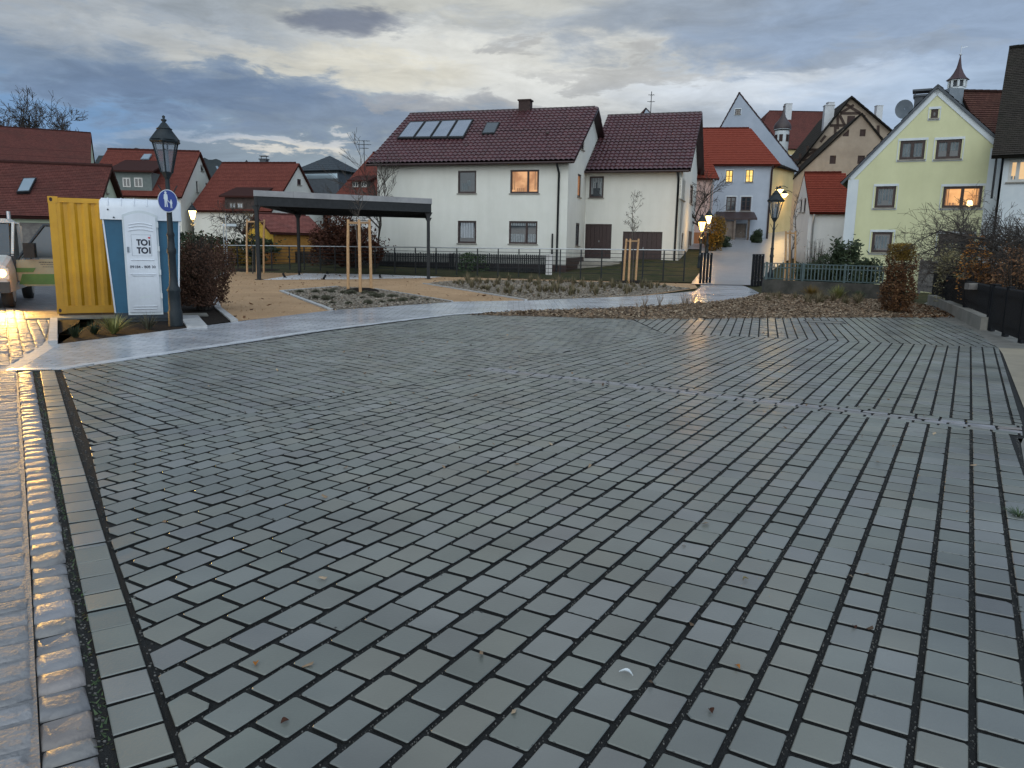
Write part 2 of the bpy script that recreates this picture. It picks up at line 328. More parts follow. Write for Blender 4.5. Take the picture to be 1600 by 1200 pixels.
MT['greyclad'] = mat('grey_green_clad', (.10, .125, .12), .8, (.13, .155, .15), 5)
MT['onion'] = mat('onion_dome', (.035, .022, .022), .5, (.05, .035, .035), 6)
MT['spirered'] = mat('spire_red', (.035, .016, .020), .6, (.05, .022, .027), 6)
MT['doorwood'] = mat('weathered_door', (.13, .10, .08), .8, (.2, .16, .13), 4, .3)
MT['hill'] = mat('wooded_hill', (.016, .022, .026), 1, (.03, .038, .04), .05)
MT['orangebrick'] = mat('orange_brick', (.42, .15, .05), .8, None, brick=(.25, .09, .012, (.45, .17, .06), (.38, .14, .05), (.3, .2, .14)))
def glow(name, c, s, c2=None, scale=2.0):
    M = bpy.data.materials.new(name); M.use_nodes = True; t = M.node_tree; l = t.links; b = t.nodes['Principled BSDF']
    b.inputs['Base Color'].default_value = (.1, .08, .05, 1); b.inputs['Roughness'].default_value = .2
    b.inputs['Emission Strength'].default_value = s; b.inputs['Emission Color'].default_value = (*c, 1)
    if c2:
        g = t.nodes.new('ShaderNodeTexCoord'); n = t.nodes.new('ShaderNodeTexNoise'); n.inputs['Scale'].default_value = scale; n.inputs['Detail'].default_value = 3; l.new(g.outputs['Object'], n.inputs[0])
        rr = t.nodes.new('ShaderNodeValToRGB'); rr.color_ramp.elements[0].position = .38; rr.color_ramp.elements[1].position = .62
        rr.color_ramp.elements[0].color = (*c, 1); rr.color_ramp.elements[1].color = (*c2, 1); l.new(n.outputs[0], rr.inputs[0]); l.new(rr.outputs[0], b.inputs['Emission Color'])
    return M
MT['litorange'] = glow('lit_window_orange', (.62, .22, .045), .75, (.98, .46, .14), 1.3)
MT['litpale'] = glow('lit_window_peach', (.42, .16, .05), .75, (.80, .40, .17), 1.5)
MT['lityellow'] = glow('lit_window_yellow', (1.0, .55, .08), 1.0, (1.0, .72, .22), 3)
MT['litcream'] = glow('lit_window_cream', (.75, .45, .20), .7, (.9, .6, .3), 1.5)
MT['litdim'] = glow('lit_window_dim', (.25, .09, .03), .6, (.35, .14, .05), 2)
MT['mosswall'] = mat('mossy_concrete', (.035, .034, .028), .9, (.075, .07, .06), 3, .4, 30)
MT['lampglow'] = glow('lamp_glow', (1.0, .52, .12), 9)
MT['lampglow2'] = glow('lamp_glow_white', (1.0, .70, .25), 8)
MT['sheer'] = glow('back_lit_curtain', (.42, .17, .05), .55, (.30, .12, .035), 5)
MT['bulb'] = glow('table_lamp', (1, .7, .3), 4)
MT['headglow'] = glow('headlight_glow', (1.0, .55, .14), 14)
MT['beacon'] = glow('beacon_glow', (1, .25, .02), 4)
MT['lampglass'] = mat('frosted_glass', (.20, .235, .28), .3, (.26, .30, .34), 3)
for _k in ('lampglass',):
    MT[_k].node_tree.nodes['Principled BSDF'].inputs['Alpha'].default_value = .38
def roofmat(name, a, b_, tw=.22, th=.2, moss=(.05, .04, .02), mo=.45, rg=.8, spc=.12):
    M = bpy.data.materials.new(name); M.use_nodes = True; t = M.node_tree; l = t.links; b = t.nodes['Principled BSDF']; b.inputs['Roughness'].default_value = rg; b.inputs['Specular IOR Level'].default_value = spc
    uv = t.nodes.new('ShaderNodeUVMap')
    bk = t.nodes.new('ShaderNodeTexBrick'); bk.inputs['Scale'].default_value = 1; bk.inputs['Brick Width'].default_value = tw; bk.inputs['Row Height'].default_value = th; bk.inputs['Mortar Size'].default_value = .006
    bk.inputs['Color1'].default_value = (*a, 1); bk.inputs['Color2'].default_value = (*b_, 1); bk.inputs['Mortar'].default_value = tuple(v * .35 for v in a) + (1,)
    l.new(uv.outputs[0], bk.inputs[0])
    n = t.nodes.new('ShaderNodeTexNoise'); n.inputs['Scale'].default_value = .7; n.inputs['Detail'].default_value = 8; n.inputs['Roughness'].default_value = .65; l.new(uv.outputs[0], n.inputs[0])
    mr = t.nodes.new('ShaderNodeMapRange'); l.new(n.outputs[0], mr.inputs[0]); mr.inputs[1].default_value = .45; mr.inputs[2].default_value = .8; mr.inputs[3].default_value = 0; mr.inputs[4].default_value = mo
    mx = t.nodes.new('ShaderNodeMix'); mx.data_type = 'RGBA'; l.new(mr.outputs[0], mx.inputs[0]); l.new(bk.outputs[0], mx.inputs[6]); mx.inputs[7].default_value = (*moss, 1)
    l.new(mx.outputs[2], b.inputs['Base Color'])
    bb = t.nodes.new('ShaderNodeBump'); bb.invert = True; bb.inputs['Distance'].default_value = .012; bb.inputs['Strength'].default_value = .5; l.new(bk.outputs['Fac'], bb.inputs['Height']); l.new(bb.outputs[0], b.inputs['Normal'])
    return M
MT['roofmain'] = roofmat('maroon_tiles', (.062, .023, .029), (.095, .036, .042), .30, .33, (.06, .036, .022), .35, .38, .5)
MT['roofred'] = roofmat('red_tiles', (.14, .042, .033), (.18, .056, .042), .18, .16, (.10, .03, .02), .4)
MT['roofbright'] = roofmat('orange_red_tiles', (.18, .036, .022), (.215, .046, .028), .18, .16, (.2, .04, .02), .3)
MT['roofdull'] = roofmat('dull_red_tiles', (.11, .040, .034), (.145, .053, .044), .18, .17, (.06, .035, .03), .6)
MT['roofbrown'] = roofmat('brown_tiles', (.075, .032, .026), (.105, .048, .036), .18, .17, (.04, .03, .02), .6)
MT['roofdark'] = roofmat('dark_weathered_tiles', (.030, .026, .022), (.045, .038, .032), .16, .14, (.028, .03, .02), .6)
MT['roofslate'] = roofmat('grey_slates', (.045, .055, .065), (.06, .07, .08), .3, .25, (.04, .05, .06), .3)
MT['roofshed'] = roofmat('shed_tiles', (.19, .07, .06), (.26, .10, .085), .26, .30, (.07, .05, .05), .5)

# ------------------------------------------------------------------ mesh helper
class MB:
    def __init__(s): s.v = []; s.f = []; s.uv = {}; s.sm = set(); s.mi = {}
    def add(s, vs, fs, uvs=None, smooth=False):
        o = len(s.v); s.v += [tuple(p) for p in vs]
        for i, f in enumerate(fs):
            if uvs: s.uv[len(s.f)] = [uvs[j] for j in f]
            if smooth: s.sm.add(len(s.f))
            s.f.append([o + j for j in f])
        return s
    def box(s, a, b, M=None):
        x0, y0, z0 = a; x1, y1, z1 = b
        vs = [Vector(p) for p in ((x0, y0, z0), (x1, y0, z0), (x1, y1, z0), (x0, y1, z0), (x0, y0, z1), (x1, y0, z1), (x1, y1, z1), (x0, y1, z1))]
        if M is not None: vs = [M @ p for p in vs]
        return s.add(vs, [(0, 3, 2, 1), (4, 5, 6, 7), (0, 1, 5, 4), (1, 2, 6, 5), (2, 3, 7, 6), (3, 0, 4, 7)])
    def prism(s, pts, z0, z1):
        n = len(pts); vs = [(p[0], p[1], z0) for p in pts] + [(p[0], p[1], z1) for p in pts]
        return s.add(vs, [tuple(range(n - 1, -1, -1)), tuple(range(n, 2 * n))] + [(i, (i + 1) % n, n + (i + 1) % n, n + i) for i in range(n)])
    def extr(s, pts3, d):
        n = len(pts3); d = Vector(d); vs = [Vector(p) for p in pts3] + [Vector(p) + d for p in pts3]
        return s.add(vs, [tuple(range(n)), tuple(range(2 * n - 1, n - 1, -1))] + [(i, n + i, n + (i + 1) % n, (i + 1) % n) for i in range(n)])
    def tube(s, pts, rad, n=6, cap=True):
        pts = [Vector(p) for p in pts]
        if not isinstance(rad, (list, tuple)): rad = [rad] * len(pts)
        rings = []; ref = None
        for i, p in enumerate(pts):
            d = (pts[min(i + 1, len(pts) - 1)] - pts[max(i - 1, 0)])
            if d.length < 1e-9: d = Vector((0, 0, 1))
            d.normalize()
            if ref is None: ref = Vector((1, 0, 0)) if abs(d.x) < .9 else Vector((0, 1, 0))
            a = (ref - d * ref.dot(d))
            if a.length < 1e-6: a = d.orthogonal()
            a.normalize(); b = d.cross(a); ref = a
            rings.append([p + a * math.cos(2 * PI * k / n) * rad[i] + b * math.sin(2 * PI * k / n) * rad[i] for k in range(n)])
        vs = [q for r_ in rings for q in r_]; fs = []
        for i in range(len(pts) - 1):
            for k in range(n):
                fs.append((i * n + k, i * n + (k + 1) % n, (i + 1) * n + (k + 1) % n, (i + 1) * n + k))
        s.add(vs, fs, smooth=n > 5)
        if cap and n > 3:
            s.add(rings[0], [tuple(range(n - 1, -1, -1))]); s.add(rings[-1], [tuple(range(n))])
        return s
    def lathe(s, prof, c=(0, 0, 0), n=20, flat=False):
        vs = []
        for (r_, z) in prof:
            for k in range(n):
                a = 2 * PI * (k + .5) / n; vs.append((c[0] + r_ * math.cos(a), c[1] + r_ * math.sin(a), c[2] + z))
        fs = [(i * n + k, i * n + (k + 1) % n, (i + 1) * n + (k + 1) % n, (i + 1) * n + k) for i in range(len(prof) - 1) for k in range(n)]
        s.add(vs, fs, smooth=not flat)
        s.add([vs[k] for k in range(n)], [tuple(range(n - 1, -1, -1))]); o = (len(prof) - 1) * n
        return s.add([vs[o + k] for k in range(n)], [tuple(range(n))])
    def build(s, name, m_, parent=None, loc=None):
        me = bpy.data.meshes.new(name); me.from_pydata(s.v, [], s.f)
        if s.uv:
            ul = me.uv_layers.new(name='UVMap')
            for p in me.polygons:
                if p.index in s.uv:
                    for li, q in zip(p.loop_indices, s.uv[p.index]): ul.data[li].uv = q
        for i in s.sm: me.polygons[i].use_smooth = True
        for i, q in s.mi.items(): me.polygons[i].material_index = q
        for q in (m_ if isinstance(m_, list) else [m_]): me.materials.append(MT[q] if isinstance(q, str) else q)
        me.update()
        o = bpy.data.objects.new(name, me); COL.objects.link(o)
        if parent is not None: o.parent = parent
        if loc is not None: o.location = loc
        return o
def tag(o, label, cat, group=None, kind=None):
    if label: o['label'] = label
    if cat: o['category'] = cat
    if group: o['group'] = group
    if kind: o['kind'] = kind
    return o
def thing(name, label, cat, loc=(0, 0, 0), rz=0.0, group=None):
    o = bpy.data.objects.new(name, None); COL.objects.link(o); o.location = loc; o.rotation_euler = (0, 0, rz)
    o.empty_display_size = .2
    return tag(o, label, cat, group)
def struct(o): o['kind'] = 'structure'; return o
def copy_tree(o, loc, rz=0.0, label=None, sc=1.0):
    kids = [c for c in bpy.data.objects if c.parent == o]
    c = o.copy(); COL.objects.link(c); c.location = loc; c.rotation_euler = (0, 0, rz); c.scale = (sc, sc, sc)
    if label: c['label'] = label
    for k in kids:
        kk = k.copy(); COL.objects.link(kk); kk.parent = c
        for g in [q for q in bpy.data.objects if q.parent == k]:
            gg = g.copy(); COL.objects.link(gg); gg.parent = kk
    return c
def gpoly(name, pix, m_, z=0.0, world=False):
    pts = [(q[0], q[1]) if world else G(*q)[:2] for q in pix]
    tri = geometry.tessellate_polygon([[Vector((p[0], p[1], 0)) for p in pts]])
    mb = MB(); vs = [(p[0], p[1], z) for p in pts]; fs = []
    for t in tri:
        a, b, c = (Vector(vs[i]) for i in t)
        fs.append(tuple(t) if (b - a).cross(c - a).z > 0 else tuple(reversed(t)))
    mb.add(vs, fs)
    return struct(mb.build(name, m_))
def sm(a, b, x):
    t = min(1, max(0, (x - a) / (b - a))); return t * t * (3 - 2 * t)
def T(x, y):
    k = .03 + .068 * sm(3, 9, x)
    z = k * max(0, min(y, 78) - 39.5)
    if x > 3: z += .10 * sm(3, 20, x) * max(0, min(y, 140) - 78)
    return z * (1 - .9 * sm(-10, -25, x))
# ------------------------------------------------------------------ ground and paving
def terrain():
    xs = [-300, -200, -140, -100, -80, -60, -50, -40, -30, -25, -20, -17, -14, -12, -10, -8] + list(range(-7, 22)) + [24, 28, 32, 38, 46, 60, 80, 110, 160, 300]
    ys = [-60, -20, 0, 5, 10, 20, 30] + list(range(36, 82, 2)) + [85, 90, 100, 110, 120, 130, 140, 160, 200, 300, 500, 900]
    mb = MB(); vs = [(x, y, T(x, y) - .05) for y in ys for x in xs]; n = len(xs)
    mb.add(vs, [(j * n + i, j * n + i + 1, (j + 1) * n + i + 1, (j + 1) * n + i) for j in range(len(ys) - 1) for i in range(n - 1)], smooth=True)
    struct(mb.build('ground', 'grass'))
terrain()
def hills():
    mb = MB(); rnd = random.Random(5); n = 260; vs = []
    for i in range(n + 1):
        a = -0.75 + 1.1 * i / n; D = 620
        px = 800 + 1216 * math.tan(a)
        top = 262 - 22 * math.exp(-((px - 250) / 110) ** 2) + 22 * sm(400, 620, px) + 40 * sm(600, 900, px)
        z = 1.55 + (HZ - 9 - top) / 1216 * D + rnd.uniform(-1, 1) * 2.2 + 1.8 * math.sin(i * .9)
        x = D * math.tan(a)
        vs += [(x * .8, D * .8, -2), (x, D, z * .75), (x * 1.02, D * 1.02, z), (x * 1.1, D * 1.1, z * .9)]
    mb.add(vs, [(i * 4 + k, (i + 1) * 4 + k, (i + 1) * 4 + k + 1, i * 4 + k + 1) for i in range(n) for k in range(3)])
    struct(mb.build('hills', 'hill'))
hills()

def clip_half(poly, a, b):
    # keep the part of poly to the left of a->b
    out = []; n = len(poly)
    def sd(p): return (b[0] - a[0]) * (p[1] - a[1]) - (b[1] - a[1]) * (p[0] - a[0])
    for i in range(n):
        p, q = poly[i], poly[(i + 1) % n]; sp_, sq = sd(p), sd(q)
        if sp_ >= 0: out.append(p)
        if sp_ * sq < 0:
            t = sp_ / (sp_ - sq); out.append((p[0] + (q[0] - p[0]) * t, p[1] + (q[1] - p[1]) * t))
    return out
def area(poly): return .5 * sum(poly[i][0] * poly[(i + 1) % len(poly)][1] - poly[(i + 1) % len(poly)][0] * poly[i][1] for i in range(len(poly)))
def stone(mb, poly, rnd, top=0.0, bev=.0035, drop=.034, tilt=.0022, dome=0.0, jit=0.0, smooth=False):
    if len(poly) < 3: return
    A = area(poly)
    if A < 0: poly = poly[::-1]; A = -A
    if A < .0012: return
    cx = sum(p[0] for p in poly) / len(poly); cy = sum(p[1] for p in poly) / len(poly)
    tx, ty, tz = rnd.gauss(0, tilt * 6), rnd.gauss(0, tilt * 6), rnd.uniform(-tilt, tilt)
    vs = []; n = len(poly)
    rings = [(1.0, -drop, 0), (1.0, -bev, 0), (0, 0, bev)] if not dome else [(1.0, -drop, 0), (1.0, -dome, 0), (0, -dome * .45, bev * .5), (0, -dome * .12, bev * 1.3), (0, 0, bev * 2.6)]
    for k, (_, dz, ins) in enumerate(rings):
        for p in poly:
            dx, dy = p[0] - cx, p[1] - cy; r_ = math.hypot(dx, dy) or 1; f_ = max(.3, 1 - ins * 1.4 / r_)
            jx = rnd.uniform(-jit, jit) if k else 0
            x, y = cx + dx * f_ + jx, cy + dy * f_ + jx * .6
            vs.append((x, y, top + dz + (tz + tx * dx + ty * dy if k else 0)))
    R_ = len(rings)
    fs = [(k * n + i, k * n + (i + 1) % n, (k + 1) * n + (i + 1) % n, (k + 1) * n + i) for k in range(R_ - 1) for i in range(n)]
    fs.append(tuple((R_ - 1) * n + i for i in range(n)))
    o_f = len(mb.f); mb.add(vs, fs, smooth=smooth)
    for i in range(n): mb.mi[o_f + i] = 1  # side faces' second material; on pavers its dark colour paints joint shade and grout
def pave(mb, zone, theta, w_=.1705, l_=.2, jw=.025, jl=.022, seed=1, **kw):
    rnd = random.Random(seed); th = math.radians(theta)
    c = (math.sin(th), math.cos(th)); n_ = (math.cos(th), -math.sin(th))
    ss = [p[0] * c[0] + p[1] * c[1] for p in zone]; ts = [p[0] * n_[0] + p[1] * n_[1] for p in zone]
    t = math.floor(min(ts) / w_) * w_; off = 0
    zc = zone if area(zone) > 0 else zone[::-1]
    while t < max(ts):
        off = (off + rnd.choice((.5, .5, .42, .56, .36)) * l_) % l_
        s_ = math.floor(min(ss) / l_) * l_ - l_ + off
        while s_ < max(ss):
            a0, a1 = s_ + jl / 2, s_ + l_ - jl / 2; b0, b1 = t + jw / 2, t + w_ - jw / 2
            q = [(a0, b0), (a1, b0), (a1, b1), (a0, b1)]
            poly = [(a * c[0] + b * n_[0], a * c[1] + b * n_[1]) for a, b in q]
            for i in range(len(zc)):
                if len(poly) < 3: break
                poly = clip_half(poly, zc[i], zc[(i + 1) % len(zc)])
            if len(poly) >= 3:
                if len(poly) == 4 and poly[0][1] < 8 and not kw:
                    pc = []
                    for i_ in range(4):
                        p_, a_, b_ = Vector(poly[i_]), Vector(poly[i_ - 1]), Vector(poly[(i_ + 1) % 4]); r_ = rnd.uniform(.003, .008) if rnd.random() > .04 else rnd.uniform(.012, .022)
                        pc += [tuple(p_ + (a_ - p_).normalized() * r_), tuple(p_ + (b_ - p_).normalized() * r_)]
                    if poly[0][1] < 5.5:
                        for i_ in range(4):
                            a_, b_ = Vector(poly[i_]), Vector(poly[(i_ + 1) % 4]); e_ = b_ - a_; Le = e_.length
                            if Le < .1: continue
                            e_.normalize(); o_n = Vector((e_.y, -e_.x)); g_ = (jw if i_ in (0, 2) else jl) * .5
                            for f_ in (.2, .78):
                                q_ = a_ + e_ * Le * f_; cs_ = [q_, q_ + e_ * .011, q_ + e_ * .011 + o_n * g_, q_ + o_n * g_]
                                b0_ = len(mb.f); mb.add([(v.x, v.y, -.0045) for v in cs_], [(0, 1, 2, 3) if (e_.x * o_n.y - e_.y * o_n.x) > 0 else (3, 2, 1, 0)]); mb.mi[b0_] = 2
                    poly = pc
                stone(mb, poly, rnd, **kw)
            s_ += l_
        t += w_
J = (2.82, 14.44); GS = (-.42, 9.86)
g0, g1 = Vector((-.42, 9.86)), Vector((4.62, 6.76)); gd = (g1 - g0).normalized(); gn = Vector((-gd.y, gd.x))
lo0, lo1 = g0 - gn * .23, g1 - gn * .23; up0, up1 = g0 + gn * .23, g1 + gn * .23
def xsect(p, d, q, e):
    t = ((q[0] - p[0]) * e[1] - (q[1] - p[1]) * e[0]) / (d[0] * e[1] - d[1] * e[0]); return (p[0] + d[0] * t, p[1] + d[1] * t)
K0 = (-3.24, 5.72); abd = (J[0] - K0[0], J[1] - K0[1])
rA = xsect((1.3, 1.0), (3.0, 5.44), tuple(lo0), tuple(gd)); lA = xsect(K0, abd, tuple(lo0), tuple(gd)); uA = xsect(K0, abd, tuple(up0), tuple(gd)); uR = xsect((8.31, 13.07), (3.66, 6.27), tuple(up0), tuple(gd))
mb = MB()
pave(mb, [K0, (-2.06, 3.77), (-.965, 2.09), (-.255, 1.0), (1.3, 1.0), rA, lA], 30.3, seed=2)
pave(mb, [uA, uR, (8.31, 13.07), J], 30.3, seed=3)
pave(mb, [(K0[0] - .01, K0[1] + .02), (J[0] - .012, J[1] + .008), (2.65, 17.3), (-1.2, 17.72), (-3.25, 13.9), (-5.42, 9.11)], -48.7, seed=4)
pave(mb, [(J[0] + .01, J[1] + .03), (8.31, 13.1), (9.71, 16.2), (10.48, 19.2), (5.99, 18.33), (2.7, 17.3)], 17.8, seed=5)
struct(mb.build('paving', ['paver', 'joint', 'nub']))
mb = MB(); rnd = random.Random(9)
gl = (g1 - g0).length
def strip(mb, p0, p1, o0, o1, ll, gap, rnd, **kw):
    d = (Vector(p1) - Vector(p0)); Ln = d.length; d.normalize(); nn = Vector((-d.y, d.x)); s_ = 0
    while s_ < Ln:
        l_ = ll * rnd.uniform(.82, 1.18) if kw.get('jit') else ll
        e = [(s_ + gap / 2, o0 + gap / 2), (min(Ln, s_ + l_) - gap / 2, o0 + gap / 2), (min(Ln, s_ + l_) - gap / 2, o1 - gap / 2), (s_ + gap / 2, o1 - gap / 2)]
        stone(mb, [(p0[0] + d.x * a + nn.x * b, p0[1] + d.y * a + nn.y * b) for a, b in e], rnd, **kw); s_ += l_
strip(mb, g0, g1, -.11, 0, .21, .020, rnd, dome=.007, jit=.004, bev=.009, tilt=.003)
strip(mb, g0 + gd * .08, g1, 0, .11, .21, .020, rnd, dome=.007, jit=.004, bev=.009, tilt=.003)
eL = [(-5.82, 8.90), (-3.66, 5.58), (-2.46, 3.72), (-1.38, 2.04), (-.68, 1.0)]
for i in range(4):
    # the row of rounded natural stones along the road
    strip(mb, eL[i], eL[i + 1], -.005, .158, .158, .012, rnd, dome=.024, jit=.004, bev=.013, tilt=.004, top=.006, smooth=True)
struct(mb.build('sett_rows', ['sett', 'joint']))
mb = MB()
strip(mb, g0, g1, -.23, -.11, .21, .022, rnd); strip(mb, g0, g1, .11, .23, .21, .022, rnd)
eR = [(-5.47, 9.11), (-3.24, 5.62), (-2.05, 3.77), (-.96, 2.09), (-.3, 1.0)]
for i in range(4):
    strip(mb, eR[i], eR[i + 1], -.19, -.022, .195, .020, rnd)
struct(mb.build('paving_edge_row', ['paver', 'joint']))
gpoly('joint_bed', [(-5.9, 9.06), (-5.84, 8.90), (-3.68, 5.58), (-2.48, 3.72), (-1.40, 2.04), (-.70, 1.0), (-.4, .6), (1.6, .6), (4.4, 6.5), (5.2, 6.6), (8.4, 13.0), (9.8, 16.2), (10.6, 19.4), (5.99, 18.5), (2.6, 17.5), (-1.2, 17.9), (-3.45, 13.9), (-5.6, 9.2)], 'joint', -.013, True)
# road of old worn stones bedded in mortar
mb = MB(); rnd = random.Random(21)
road = [(-7.6, 8.9), (-2.2, .8), (-.75, .8), (-6.05, 8.96)]
d_ = (Vector((-5.82, 8.90)) - Vector((-1.38, 2.04))).normalized(); n_ = Vector((-d_.y, d_.x))
o_ = Vector((-1.38, 2.04)) + n_ * .006
for row in range(24):
    b0 = row * .165; s_ = -1.6 + rnd.uniform(0, .1)
    while s_ < 8.1:
        l_ = rnd.uniform(.11, .17)
        q = [(s_ + .007, b0 + .007), (s_ + l_ - .007, b0 + .007), (s_ + l_ - .007, b0 + .158), (s_ + .007, b0 + .158)]
        poly = [(o_.x + d_.x * a + n_.x * b, o_.y + d_.y * a + n_.y * b) for a, b in q]
        stone(mb, poly, rnd, top=.003, dome=.009, bev=.014, tilt=.003, jit=.006, smooth=True)
        s_ += l_
zr4 = [(-6.12, 9.1), (-7.05, 11.45), (-9.0, 14.9), (-11.5, 17.5), (-16, 17.5), (-9.6, 9.1)]
pave(mb, zr4[::-1], -33.5, w_=.165, l_=.145, jw=.014, jl=.012, seed=8, top=.003, dome=.009, bev=.014, tilt=.006, jit=.006, smooth=True)
struct(mb.build('old_sett_road', ['mortar_sett', 'mortar']))
gpoly('mortar_bed', [(-16, 8.6), (-16, -1), (.65, -1), (-.68, 1.0), (-1.38, 2.04), (-2.46, 3.72), (-3.66, 5.58), (-5.82, 8.90), (-6.05, 9.02)], 'mortar', -.0035, True)
gpoly('road', [(-26, 9.2), (-6.05, 9.06), (-5.9, 8.9), (-7.0, 11.45), (-8.9, 14.9), (-12.5, 22.5), (-17, 30), (-30, 30)], 'road', -.012, True)
gpoly('path', [(-6.05, 9.06), (-5.42, 9.16), (-3.42, 13.9), (-2.3, 16.0), (-1.25, 17.78), (-.1, 18.85), (3.48, 21.1), (5.91, 23.4), (7.74, 26.0), (9.3, 29.2), (9.95, 32.2), (10.6, 36.0), (8.9, 37.0), (8.24, 34.07), (6.94, 29.69), (4.29, 26.18), (.41, 22.96), (-1.73, 21.87), (-3.3, 19.61), (-4.31, 18.37), (-5.5, 15.26), (-5.97, 13.95), (-6.9, 11.47)], 'path', -.005, True)
mb = MB()
pts = [(-6.05, 9.02), (-5.47, 9.14), (-3.44, 13.9), (-2.3, 16.0), (-1.3, 17.74), (-.1, 18.83)]
for i in range(5):
    strip(mb, pts[i], pts[i + 1], .02, .17, .5, .006, random.Random(i), top=.001)
struct(mb.build('path_border', ['pathedge', 'oldconc']))
SAND = [(372, 501), (346, 483), (338, 450), (343, 430), (366, 421), (480, 426), (600, 430), (870, 437), (1085, 443), (1090, 450), (1000, 463), (824, 470), (707, 472), (520, 485)]
gpoly('gravel_court', SAND, 'sand', -.008)
BED1 = [(442, 455), (520, 484), (708, 471.5), (640, 460), (587, 451.6), (530, 448)]
BED2 = [(663, 443), (824, 469), (1000, 461.5), (1078, 451), (1040, 446), (930, 441), (800, 437.5), (700, 439)]
gpoly('planting_bed', BED1, 'gravelbed', -.004)
gpoly('planting_bed', BED2, 'gravelbed', -.004)
BED3 = [(728, 492), (801, 486.5), (1000, 479.5), (1105, 472.5), (1160, 465.5), (1196, 457), (1225, 452), (1385, 461), (1440, 476), (1490, 492), (1458, 496), (1194, 497.5), (1000, 500), (850, 495)]
gpoly('planting_bed', BED3, 'mulch', -.002)
gpoly('planting_bed', [(310, 509), (366, 501), (345, 480), (334, 455), (322, 430), (290, 430), (270, 450), (285, 490)], 'soil', -.003)
gpoly('planting_bed', [(90, 537), (292, 512), (292, 492), (180, 480), (92, 500)], 'soil', -.004)
gpoly('court_slab', [(410, 437), (476, 427), (560, 427.5), (690, 432.5), (672, 434), (560, 436)], 'white_slab', -.003)
gpoly('pavement', [(10.48, 19.2), (9.71, 16.2), (8.31, 13.07), (12.5, 12.2), (14, 26), (13.2, 24.8), (12.2, 22.5)], 'oldconc', -.008, True)
gpoly('driveway_slab', [(8.31, 13.07), (7.9, 12.3), (4.72, 6.78), (9, 5), (14, 12.3)], 'tan', -.006, True)
gpoly('driveway_slab', [(4.45, 6.5), (4.30, 6.3), (3.2, 4.5), (2.0, 2.4), (1.2, 1.0), (6, 1.0), (7.5, 5.4), (4.9, 6.72)], 'oldconc', -.010, True)
gpoly('grass_verge', [(345, 420.5), (480, 425), (870, 436), (1090, 441.5), (1090, 436), (870, 430), (480, 420), (345, 416)], 'grass', -.006)
def street():
    # road from the gate up the hill, laid on the terrain
    ctr = [(9.7, 35.5, 1.55), (10.6, 39.0, 1.6), (12.2, 43, 1.9), (14.0, 48, 2.5), (16.4, 54, 3.6), (19.0, 60, 4.2), (21.5, 66, 4.0), (24.0, 73, 2.6), (26, 82, 2.0), (29, 95, 2.0)]
    mb = MB(); vs = []; fs = []; fine = []
    for i in range(len(ctr) - 1):
        for k in range(6):
            t = k / 6; fine.append(tuple(ctr[i][j] * (1 - t) + ctr[i + 1][j] * t for j in range(3)))
    fine.append(ctr[-1])
    for x, y, hw in fine:
        for u in (-1, -.5, 0, .5, 1):
            vs.append((x + u * hw, y, T(x + u * hw, y) + .02))
    for i in range(len(fine) - 1):
        for k in range(4): fs.append((i * 5 + k, i * 5 + k + 1, (i + 1) * 5 + k + 1, (i + 1) * 5 + k))
    mb.add(vs, fs, smooth=True); struct(mb.build('street', 'asph'))
    # square in front of the pale blue house
    mb = MB(); xs = [12 + .8 * i for i in range(16)]; ys = [56 + .8 * j for j in range(13)]
    mb.add([(x, y, T(x, y) + .012) for y in ys for x in xs], [(j * 16 + i, j * 16 + i + 1, (j + 1) * 16 + i + 1, (j + 1) * 16 + i) for j in range(12) for i in range(15)])
    struct(mb.build('street', 'asph'))
street()
def kerb(pix, h=.03, wd=.09, m_='kerb', world=False):
    pts = [Vector((q[0], q[1], 0)) if world else G(*q) for q in pix]
    mb = MB()
    for i in range(len(pts) - 1):
        a, b = pts[i], pts[i + 1]; d = (b - a); Ln = d.length; d.normalize(); n_ = Vector((-d.y, d.x, 0)); s_ = 0
        while s_ < Ln:
            e = min(Ln, s_ + .98)
            q = [a + d * s_, a + d * (e - .01), a + d * (e - .01) + n_ * wd, a + d * s_ + n_ * wd]
            mb.prism([(p.x, p.y) for p in q], -.02, h); s_ += .99
    struct(mb.build('kerb', m_))
kerb([(520, 484), (442, 455), (530, 448)], wd=.12); kerb([(708, 471.5), (640, 460), (587, 451.6)], wd=.06)
kerb([(824, 469), (663, 443)], wd=.08); kerb([(372, 501.5), (346, 482), (338, 462)], wd=.14)
kerb([(366, 421), (342, 430), (334, 436)], wd=.08); kerb([(292, 512), (281, 495)], wd=-.35); kerb([(90, 537), (90, 500)], wd=.12, h=.05)
kerb([(1078, 451), (1000, 446), (930, 441)], wd=.06, m_='oldconc')
kerb([(-5.9, 8.98), (-8.0, 14.6), (-10.5, 19.5)], wd=.25, h=-.004, world=True)

